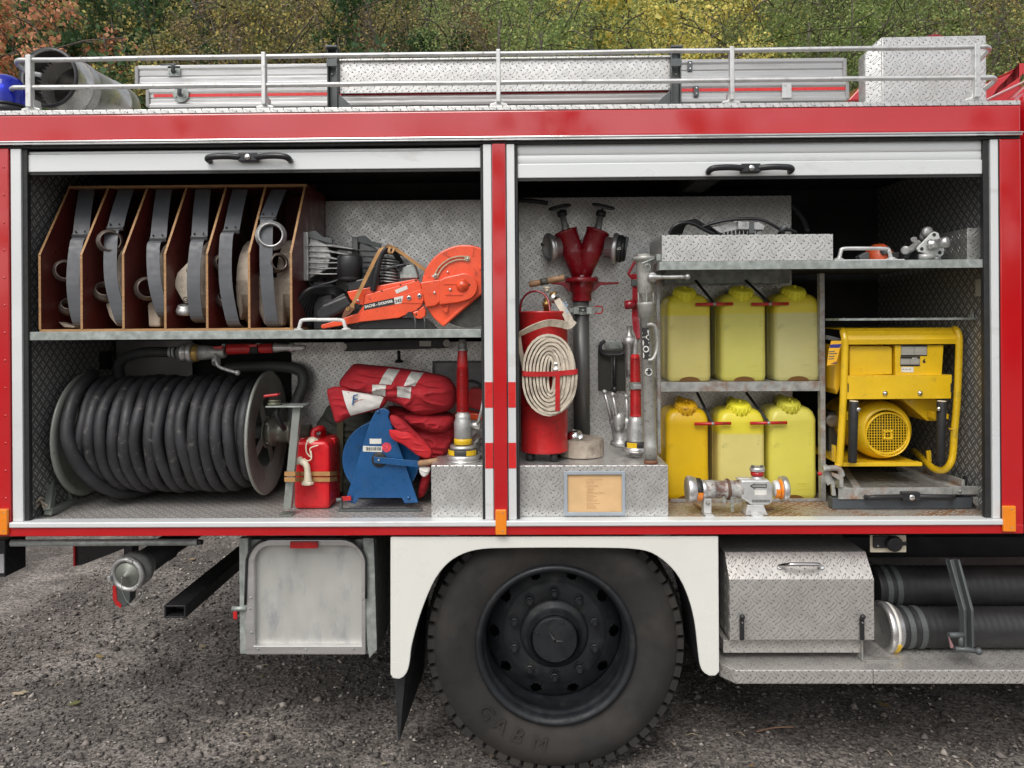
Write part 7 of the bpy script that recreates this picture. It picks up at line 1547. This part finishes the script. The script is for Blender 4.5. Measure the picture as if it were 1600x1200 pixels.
mb = MB(); a0 = math.radians(-35); mb.band([(p0.x+xI(454), YI-math.cos(t)*rI(88), p0.z+math.sin(t)*rI(88)) for t in np.linspace(-1.3, -.1, 8)],(rI(42),0,0),.002); mb.build('left_yellow_mark', BRASS if 0 else AMBER, inn)
latI('body_ring', ALU, [(476,66),(480,74),(508,74),(512,68)])
latI('body_tube', CHIP, [(508,66),(510,70),(575,71),(576,66),(660,66),(672,72),(684,76),(696,76),(708,70),(720,66),(785,68),(790,70)])
mb = MB(); c = ZD(683,872,YI); mb.lathe(c, ax, [(-.006,rI(74)),(-.002,rI(82)),(.004,rI(82)),(.008,rI(74))], 30, True, False); mb.build('clamp_ring', M('rusty_clamp', (.13,.07,.05), .6, .2), inn)
mb = MB(); mb.pp([(790,800),(1010,800),(1040,850),(1040,970),(1010,1000),(870,1000),(850,980),(790,945)], YI-rI(62), YI+rI(70), ZD); blk = mb.build('inductor_block', SILVER, inn, bevel=.008)
MB().pp([(762,788),(860,786),(862,800),(762,800)],YI-rI(30),YI+rI(30),ZD).build('block_step', SILVER, inn, bevel=.002)
Yq = YI-rI(62)-.0012
mb = MB(); mb.prism([ZD(x,y,Yq) for x,y in ((858,848),(898,826),(898,834),(990,834),(990,860),(898,860),(898,872))],(0,.001,0)); mb.build('arrow_mark', INK, inn)
mb = MB(); mb.prism([ZD(x,y,Yq-.0008) for x,y in ((872,848),(893,835),(893,840),(984,840),(984,854),(893,854),(893,862))],(0,.0007,0)); mb.build('arrow_mark', CAST, inn)
MB().pp([(895,880),(990,880),(990,920),(895,920)],Yq,Yq+.001,ZD).build('type_label', LABELW, inn)
mb = MB()
for k in range(14): mb.pp([(878+k*10,955),(884+k*10,955),(884+k*10,975),(878+k*10,975)],Yq,Yq+.001,ZD)
mb.build('raised_marks', DGREY, inn)
latI('right_neck', WALU, [(1040,46),(1046,62),(1060,64),(1075,66),(1078,60)])
mb = MB(); c = ZD(1062,872,YI); mb.band([(c.x,YI-math.cos(t)*rI(68),c.z+math.sin(t)*rI(68)) for t in np.linspace(-1.5,.2,8)],(rI(34),0,0),.003); mb.lathe(c+ax*.010,ax,[(0,rI(60)),(.004,rI(72)),(.02,rI(90)),(.022,rI(70))],30); mb.build('right_yellow_band', AMBER, inn)
latI('right_coupling', ALU, [(1098,90),(1100,98),(1106,102),(1136,102),(1144,92),(1146,60),(1147,0)])
top = ZD(916,800,YI); zI = lambda y: ZD(916,y,YI).z
MB().lathe((top.x,YI,zI(802)),(0,0,1),[(0,rI(52)),(zI(785)-zI(802),rI(42)),(zI(764)-zI(802),rI(42))],24).build('suction_neck', SILVER, inn)
MB().lathe((top.x,YI,zI(763)),(0,0,1),[(0,rI(50)),(zI(730)-zI(763),rI(50))],24).build('red_collar', RED2, inn)
MB().lathe((top.x,YI,zI(729)),(0,0,1),[(0,rI(54)),(.001,rI(58)),(zI(700)-zI(729),rI(58)),(zI(697)-zI(729),rI(52)),(zI(705)-zI(729),rI(42)),(zI(715)-zI(729),0)],28,True,False).build('suction_coupling', ALU, inn)
for x in (878, 950): a = ZD(x,690,YI-.02); MB().box(a-Vector((.005,.004,.006)),a+Vector((.006,.004,.003))).build('coupling_claw', DGREY, inn, bevel=.001)
text('5', .0075, ZD(916,758,YI-rI(52)), (1,0,0), (0,0,1), LABELW, inn, align='CENTER')
zf = FZ+.001
def toz(p, z): p = p.copy(); p.z = z; return p
mb = MB(); a = ZD(497,945,YI-.02); b = ZD(558,945,YI-.02); mb.box((a.x,YI-.022,FZ+.010),(b.x,YI+.02,a.z)); mb.box((a.x-.001,YI-.055,FZ+.0025),(b.x+.004,YI+.03,FZ+.009)); mb.build('left_foot', SILVER, inn, bevel=.002)
MB().lathe(ZD(530,978,YI-.024),(0,-1,0),[(0,.008),(.006,.007),(.007,0)],8).build('foot_bolt', GALVR, inn)
mb = MB(); a = ZD(820,1000,YI-.02); b = ZD(1000,1000,YI-.02); mb.prism([(a.x,YI-.03,FZ+.002),(b.x,YI-.03,FZ+.002),(b.x-.008,YI-.03,FZ+.014),(b.x-.02,YI-.03,a.z+.004),(a.x+.008,YI-.03,a.z+.004),(a.x,YI-.03,FZ+.012)],(0,.07,0)); mb.box((ZD(905,1000,0).x,YI-.062,FZ+.0022),(ZD(990,1000,0).x,YI-.0302,FZ+.010)); mb.build('right_foot', SILVER, inn, bevel=.002)
for k, (x, n_) in enumerate(((655, 3), (718, 6))):
    mb = MB()
    for j in range(n_): c = ZD(x+(j%2)*2, 945+j*17, YI-rI(74)); pts = [(c.x+.0045*math.cos(t), YI-rI(76)+(.003*math.sin(t) if j%2 else 0), c.z+.0075*math.sin(t)) for t in np.linspace(0,2*PI,11)[:-1]]; mb.tube(pts,.0014,5,True)
    mb.build('chain', GALV, inn)
c = ZD(738,962,YI-rI(76)); MB().tube([(c.x+.011*math.cos(t),c.y,c.z+.014*math.sin(t)) for t in np.linspace(0,2*PI,17)[:-1]],.0014,5,True).build('split_ring', GALV, inn)
wd1 = MB(); wd1.band([PZ(1000+425/5,590+985/5,FZ+.004), PZ(1000+525/5,590+1058/5,FZ+.004)],(.012,.004,0),.007); wd1.build('wooden_wedge', WOODH, None, bevel=.001, loc=PZ(1095,790,FZ), label='thin wooden wedge under the left foot of the foam inductor', cat='wedge', group='wooden wedges')
wd2 = MB(); a = PZ(1196,795,FZ+.004); wd2.box((a.x,a.y,FZ+.001),(a.x+.035,a.y+.05,FZ+.012)); wd2.build('wooden_wedge', WOODH, None, bevel=.001, loc=a, label='short wooden block under the right foot of the foam inductor', cat='wedge', group='wooden wedges')
# ---- generator
Y0 = .22; gen = thing('power_generator', 'yellow portable generator in a tube frame on its slide out carriage', 'generator', (ZG(480,850,.3).x,.35,ZG(480,850,.2).z-.02))
GD = .50                                                    # depth of the generator
def g(x, y, Y=Y0): return ZG(x, y, Y)
# canopy: bent sheet with rounded front edge
zl = g(500,198,Y0).z; zh = g(500,125,Y0).z; xL = g(214,160).x; xR = g(828,160).x
pr = [(Y0-.004,zl),(Y0-.008,zl+.02),(Y0-.002,zh-.02),(Y0+.012,zh-.002),(Y0+.04,zh+.010),(Y0+.5,zh+.012),(Y0+.5,zh+.008),(Y0+.04,zh+.005),(Y0+.016,zh-.006),(Y0+.004,zh-.022),(Y0-.003,zl+.02),(Y0,zl)]
mb = MB(); mb.prism([(xL,y,z) for y,z in pr],(xR-xL,0,0)); mb.build('canopy', YEL, gen)
mb = MB(); mb.box((xL+.13,Y0+.18,zh+.0122),(xR-.10,Y0+.32,zh+.0135)); mb.build('top_vent', INK, gen)
# tube frame
tl = [g(205,135,Y0+GD),g(200,125,Y0+.3),g(196,128,Y0+.04),g(203,160,Y0-.002),g(206,215,Y0-.004),g(200,430,Y0-.004),g(192,600,Y0-.004),g(186,700,Y0-.004),g(180,800,Y0-.004),g(176,850,Y0-.004)]
MB().tube(spl(tl,5),.0145,12).build('frame_tube', YEL, gen)
tr_ = [g(770,118,Y0+GD),g(780,112,Y0+.25),g(800,120,Y0+.03),g(815,150,Y0-.002),g(818,220,Y0-.004),g(807,500,Y0-.004),g(793,660,Y0-.004),g(784,790,Y0-.002),g(766,845,Y0+.0),g(735,872,Y0+.02),g(690,868,Y0+.05),g(650,838,Y0+.12),g(600,790,Y0+.30),g(575,770,Y0+.42)]
MB().tube(spl(tr_,5),.0145,12).build('frame_tube', YEL, gen)
mb = MB(); mb.lathe(g(186,662),(0,0,1),[(0,.0165),(.004,.0165)],14); mb.lathe(g(784,655),(0,0,1),[(0,.0165),(.004,.0165)],14); mb.build('tube_joint', YEL, gen)
# fuel tank, control box, cross panel
mb = MB(); mb.pp([(232,205),(450,208),(460,222),(460,360),(232,368)],Y0+.02,Y0+.10,ZG); mb.build('front_tank_panel', YEL, gen, bevel=.004)
mb = MB(); xa = g(108,300,Y0+.3).x; 
mb.prism([(g(110,185,Y0+.02).x+.03,Y0+.02,g(0,205).z),(g(232,185).x-.005,Y0+.02,g(0,205).z),(g(232,300).x-.005,Y0+.02,g(0,372).z+.0),(g(150,300).x+.02,Y0+.02,g(0,475).z),(g(120,300).x+.03,Y0+.02,g(0,440).z)],(0,.42,0)); mb.build('fuel_tank', M('tank_yellow', (.62,.36,.01), .4, 0, coat=.3), gen, bevel=.008)
mb = MB(); mb.pp([(476,203),(736,203),(726,366),(478,366)],Y0+.01,Y0+.22,ZG); cbx = mb.build('control_box', YEL, gen, bevel=.003)
mb = MB(); mb.pp([(222,372),(780,366),(775,490),(218,494)],Y0-.012,Y0-.006,ZG); mb.pp([(222,372),(780,366),(780,362),(222,368)],Y0-.012,Y0+.03,ZG); crp = mb.build('cross_panel', YEL, gen, bevel=.002)
for x in (224, 775): MB().pp([(x-3,408),(x+3,408),(x+3,455),(x-3,455)],Y0-.0128,Y0-.0121,ZG).build('slot', INK, gen)
for x, y in ((421,461),(608,460)): MB().lathe(g(x,y,Y0-.012),(0,-1,0),[(0,.0105),(.004,.0105),(.005,.007),(.009,.006),(.010,0)],14).build('bolt', CHROME, gen)
MB().box((g(462,300).x,Y0+.06,g(0,366).z),(g(474,300).x,Y0+.08,g(0,203).z)).build('dark_gap', BPLAST, gen)
# rating plates
Zr = ZM(1380, 520, 15.0); Yp = Y0+.009
def plate(x0,y0,x1,y1,hdr,ftr):
    MB().pp([(x0,y0),(x1,y0),(x1-6,y1),(x0-6,y1)],Yp,Yp+.0006,Zr).build('rating_plate', INK, gen)
    MB().pp([(x0+8,y0+hdr),(x1-12,y0+hdr),(x1-16,y1-ftr),(x0+2,y1-ftr)],Yp-.0006,Yp-.0001,Zr).build('rating_plate_field', M('plate_grey', (.42,.40,.34), .5) if 'plate_grey' not in bpy.data.materials else bpy.data.materials['plate_grey'], gen)
    mb = MB(); y = y0+hdr+14
    while y < y1-ftr-8: mb.pp([(x0+14,y),(x1-20,y),(x1-20,y+5),(x0+14,y+5)],Yp-.0010,Yp-.0007,Zr); y += 30
    mb.pp([((x0+x1)/2-4,y0+hdr+2),((x0+x1)/2+3,y0+hdr+2),((x0+x1)/2+3,y1-ftr-2),((x0+x1)/2-4,y1-ftr-2)],Yp-.0010,Yp-.0007,Zr); mb.build('plate_rules', DGREY, gen)
plate(420,280,1035,545,45,30); plate(405,550,865,785,60,45)
text('BOSCH', .0062, Zr(682,606,Yp-.0012), (1,0,0), (0,0,1), LABELW, gen, bold=.0002); text('6', .025, Zr(925,705,Yp-.0006), (1,0,0), (0,0,1), INK, gen, bold=.0008)
MB().pp([(430,800),(715,805),(710,930),(425,920)],Yp,Yp+.0006,Zr).build('white_sticker', LABELW, gen)
mb = MB(); [mb.pp([(x,848),(x+45,848),(x+45,862),(x,862)],Yp-.0006,Yp-.0002,Zr) for x in (450,525,600)]; mb.build('sticker_print', DGREY, gen)
# alternator dome and grille
Ym = Y0+.05; c = g(428,665,Ym); R_ = 157/3.429/(1165/(2.91+Ym))
mb = MB(); mb.lathe((c.x,Ym+.40,c.z),(0,-1,0),[(0,R_*.9),(.28,R_*.97),(.33,R_),(.36,R_*.99),(.385,R_*.92),(.40,R_*.80),(.405,R_*.735),(.402,R_*.72),(.39,R_*.70)],56,True,False); mb.build('alternator_housing', YEL, gen)
gc = g(438,684,Ym-.006); gr = R_*.72
MB().lathe((gc.x,Ym+.012,gc.z),(0,-1,0),[(0,gr),(.001,0)],40).build('grille_shade_disc', INK, gen)  # black disc stands in for the shade behind the grille bars
mb = MB(); mb.lathe((gc.x,Ym-.004,gc.z),(0,1,0),[(.012,gr*1.07),(-.002,gr*1.04),(-.003,gr*.99),(.004,gr*.985)],56,True,False)
nb_ = 16; stp_ = 2*gr/nb_
for i in range(1, nb_):
    o_ = -gr+i*stp_; hl = math.sqrt(max(0, gr*gr-o_*o_)); tw = .0010
    mb.box((gc.x+o_-tw,Ym-.004,gc.z-hl),(gc.x+o_+tw,Ym+.002,gc.z+hl)); mb.box((gc.x-hl,Ym-.0035,gc.z+o_-tw),(gc.x+hl,Ym+.0015,gc.z+o_+tw))
mb.build('grille', YEL, gen, kind=None)
mb = MB(); mb.lathe((gc.x,Ym-.005,gc.z),(0,1,0),[(.002,.013),(-.001,.013),(-.001,.020),(.002,.020)],24,False,False)
for a in range(4): q = Vector((math.cos(PI/4+a*PI/2),0,math.sin(PI/4+a*PI/2))); mb.sph(Vector((gc.x,Ym-.005,gc.z))+q*.022,.0055,8)
mb.build('grille_boss', YEL, gen)
mb = MB(); mb.prism([g(x,y,Y0+.06) for x,y in ((508,490),(700,490),(700,608),(648,610))],(0,.16,0)); mb.build('air_duct', YEL, gen, bevel=.003)
mb = MB(); mb.pp([(686,562),(696,562),(696,598),(686,598)],Y0,Y0+.05,ZG); mb.pp([(750,572),(762,572),(762,600),(750,600)],Y0,Y0+.03,ZG); mb.pp([(216,560),(224,560),(224,605),(216,605)],Y0,Y0+.03,ZG); mb.build('side_tabs', YEL, gen, bevel=.001)
# black rubber carrying handles
for x0, x1, xb0, xb1, y0, y1, bx_, by_ in ((231,277,224,268,505,832,279,548),(700,750,696,742,505,832,711,545)):
    a = g((x0+x1)/2,y0,Y0-.03); b = g((xb0+xb1)/2,y1,Y0-.03); d = b-a
    MB().lathe(a, d, [(0,.0165),(.004,.0185),(d.length-.004,.0175),(d.length,.015)],18).build('rubber_grip', BLACK, gen)
    MB().lathe(a-d.normalized()*.003, d, [(0,.016),(.0028,.0175)],18).build('grip_cap', CREAM, gen)
    MB().lathe(g(bx_,by_,Y0-.045),(0,-1,0),[(-.02,.006),(0,.010),(.005,.009),(.007,.004),(.0072,0)],14).build('bolt', CHROME, gen)
# base plates and brackets
zbase = g(400,838,Y0).z
mb = MB(); mb.box((g(185,838).x,Y0+.0,zbase-.012),(g(622,838).x,Y0+.04,zbase+.004)); mb.box((g(185,838).x,Y0+.041,zbase-.006),(g(622,838).x,Y0+.46,zbase-.001)); mb.build('base_plate', YEL, gen, bevel=.002)
mb = MB(); mb.pp([(645,770),(668,768),(672,830),(650,822)],Y0+.12,Y0+.13,ZG); mb.pp([(150,742),(160,742),(160,830),(150,830)],Y0+.02,Y0+.05,ZG); mb.build('foot_bracket', YEL, gen, bevel=.001)
mb = MB(); mb.lathe(g(172,838,Y0-.004),(0,.2,-1),[(0,.015),(.012,.014),(.014,.006)],12); mb.build('tube_plug', YEL, gen)
# engine block behind, dark
MB().pp([(120,560),(215,560),(215,800),(120,800)],Y0+.30,Y0+.45,ZG).build('engine_block', DGREY, gen, bevel=.01)
MB().lathe(g(135,605,Y0+.29),(0,-1,0),[(0,.03),(.01,.03),(.012,.02)],18).build('engine_cap', CAST, gen)
# hanging orange tag
tg = thing('paper_tag', 'orange paper tag with blue heading hanging at the upper left of the generator', 'tag', ZG(150,180,.19))
pts = [ZG(x,y,.192) for x,y in ((133,180),(190,180),(175,240),(160,305),(110,313),(120,230))]
MB().prism(pts,(0,.0008,0)).build('tag_card', M('orange_card', (.80,.42,.02), .6), tg)
MB().prism([ZG(x,y,.1912) for x,y in ((128,200),(188,197),(178,217),(125,218))],(0,.0006,0)).build('blue_heading', M('navy_ink', (.03,.03,.20), .6), tg)
mb = MB(); [mb.prism([ZG(x,y,.1912) for x,y in ((x0_,y0_),(x1_,y0_-2),(x1_,y0_+3),(x0_,y0_+5))],(0,.0006,0)) for x0_,x1_,y0_ in ((120,152,236),(120,165,247),(119,150,262),(118,148,275))]; mb.build('tag_print', DGREY, tg)
MB().prism([ZG(x,y,.1912) for x,y in ((128,313-9),(166,288),(163,304))],(0,.0006,0)).build('tag_corner', M('brown_ink', (.2,.08,.06), .6), tg)
mb = MB(); mb.pp([(112,150),(190,168),(190,185),(112,172)],.24,.26,ZG); mb.build('tag_bracket', DGREY, tg)
# ---- slide out carriage under the generator
cg = thing('slide_carriage', 'steel slide out carriage with black bar handle under the yellow generator', 'carriage', (ZG(500,1070,0.17).x,0.17,FZ+.001))
zA, zB = ZG(500,967,0.16).z, ZG(500,1028,0.16).z
MB().box((ZG(172,1000,0.16).x,0.16,zB),(ZG(790,1000,0.16).x,0.166,zA)).build('front_bar', GALVR, cg, bevel=.001)
MB().box((ZG(786,1000,0.158).x,0.154,ZG(0,1005,0.16).z),(ZG(940,1000,0.16).x,0.1595,ZG(0,960,0.16).z)).build('end_plate', GALVR, cg, bevel=.002)
MB().pp([(898,1018),(940,1018),(938,1062),(915,1068),(898,1050)],0.156,.166,ZG).build('end_hook', GALVR, cg, bevel=.002)
for x,y in ((932,990),(822,985)): MB().lathe(ZG(x,y,0.1535),(0,-1,0),[(0,.006),(.005,.006),(.006,0)],10).build('bolt', GALV, cg)
MB().box((ZG(140,1050,0.167).x,0.167,FZ+.002),(ZG(890,1050,0.167).x,0.21,ZG(500,1020,0.17).z)).build('dark_plinth', M('dark_blue_grey_plinth', (.06,.07,.08), .5, 0, var=.2), cg, bevel=.002)
hb = thing  # handle of the carriage
c = ZG(545,1010,0.16); w_ = 220/3.429/(1165/3.07); mb = MB()
for s in (-1, 1):
    path = [(c.x+s*t*w_, .16-d, c.z+h) for t, d, h in ((.18,.020,.002),(.5,.030,.003),(.85,.032,.003),(.97,.028,.0),(1.03,.016,-.003),(1.02,.0,-.003))]
    mb.tube(spl(path, 4), .0105, 8)
mb.box((c.x-.035,.13,c.z-.016),(c.x+.035,.16,c.z+.020)); mb.build('bar_handle', BPLAST, cg, bevel=.004)
MB().lathe((c.x,0.13,c.z),(0,-1,0),[(0,.013),(.004,.012),(.006,.009),(.006,0)],18).build('lock_cylinder', CHROME, cg)
zr2 = ZG(500,966,0.17).z-.004; x0 = ZG(195,966,0.17).x; x1 = ZG(765,966,0.17).x
mb = MB(); mb.box((x0,.1665,zr2-.002),((x0+x1)/2-.002,.50,zr2)); mb.build('plate_floor', TRI, cg)
mb = MB(); mb.box(((x0+x1)/2+.002,.1665,zr2-.002),(x1,.50,zr2)); mb.build('plate_floor', TRI, cg)
for xx, w2 in ((x0,.018),(x1-.0,.045)): MB().box((xx,.1665,zr2-.01),(xx+w2,.60,zr2+.008)).build('slide_rail', GALVR, cg, bevel=.001)
MB().box((x1+.05,.1665,zr2-.02),(x1+.062,.60,zr2+.035)).build('slide_rail', GALVR, cg, bevel=.001)
MB().pp([(850,908),(876,908),(876,958),(850,958)],0.23,.25,ZG).build('buffer', BLACK, cg, bevel=.003)
mb = MB(); mb.tube(spl([ZG(88,866,0.16),ZG(160,862,0.16),ZG(180,875,0.16),ZG(192,905,0.16)],4),.012,10); mb.pp([(135,885),(198,905),(198,965),(178,965),(178,925),(140,905)],0.15,.18,ZG); mb.pp([(95,850),(112,845),(150,940),(160,1010),(140,1010),(135,950),(95,900)],0.17,.185,ZG); mb.pp([(100,898),(120,905),(130,945),(115,955),(100,930)],0.166,.170,ZG); mb.build('release_lever', GALVR, cg, bevel=.002)
MB().sph(ZG(72,892,0.155),.009,10).build('lever_end', RED2, cg)
mb = MB(); mb.band([ZG(205,860,0.53),ZG(270,966,0.18)],(.03,0,0),.004); mb.build('diagonal_strap', GALVR, cg)
SUCT = M('black_suction_rubber', (.022,.022,.023), .5, 0, var=.25, scale=9, dirt=(.06,.055,.05), dscale=9, damt=.36, stretch=(.3,1,1), bump=.0005, bscale=60)
# ================================================================ suction hoses on the running board
for (yc0, yc1, rpx, Yh_, lab, bands, cpl) in ((916,926,31,.34,'upper ribbed black suction hose lying behind on the tread plate step',(1377,1392),False),(968,973,30,.18,'lower ribbed black suction hose with silver coupling lying on the running board',(1396,1412,1430),True)):
    a = P(1362 if not cpl else 1392, yc0, Yh_); b = P(1600, yc1, Yh_); b = a+(b-a)*(2.6 if not cpl else 2.6); r = rpx/(1165/(2.91+Yh_))
    b.z = a.z
    if cpl: a.z = b.z = BZ+r+.004
    t = thing('suction_hose', lab, 'suction hose', (a.x+.3, Yh_, a.z-r), 'suction hoses under the lockers')
    n = 170; Lh = (b-a).length; pr = []
    for k in range(n): s = Lh*k/n; pr.append((s, r*(1+.010*math.sin(k*1.9))))
    MB().lathe(a, b-a, pr, 32).build('hose_body', SUCT, t)
    for bx_ in bands:
        p = P(bx_, yc0, Yh_); p.z = a.z; MB().lathe(p, (1,0,0), [(-.011,r*1.0),(-.011,r*1.045),(.011,r*1.045),(.011,r*1.0)], 32, False, False).build('hose_band', BANDG, t)
    if cpl:
        p = P(1393, yc0, Yh_); p.z = a.z; p.x -= .01
        MB().lathe(p, (-1,0,0), [(-.03,r),(-.02,r*1.12),(.0,r*1.15),(.005,r*1.2),(.012,r*1.27),(.030,r*1.30),(.034,r*1.22),(.036,r*1.0),(.02,r*.9),(.02,0)], 44, True, False).build('coupling', ALU, t)
        MB().lathe(p, (-1,0,0), [(-.004,r*1.16),(-.004,r*1.22),(.008,r*1.24),(.008,r*1.2)], 40, True, False).build('marked_ring', LABELW, t)
        mb = MB(); mb.band([(p.x-.004,Yh_-math.cos(q)*r*1.25,p.z+math.sin(q)*r*1.25) for q in np.linspace(-1.1,-.35,6)],(.022,0,0),.002); mb.build('yellow_mark', YEL, t)
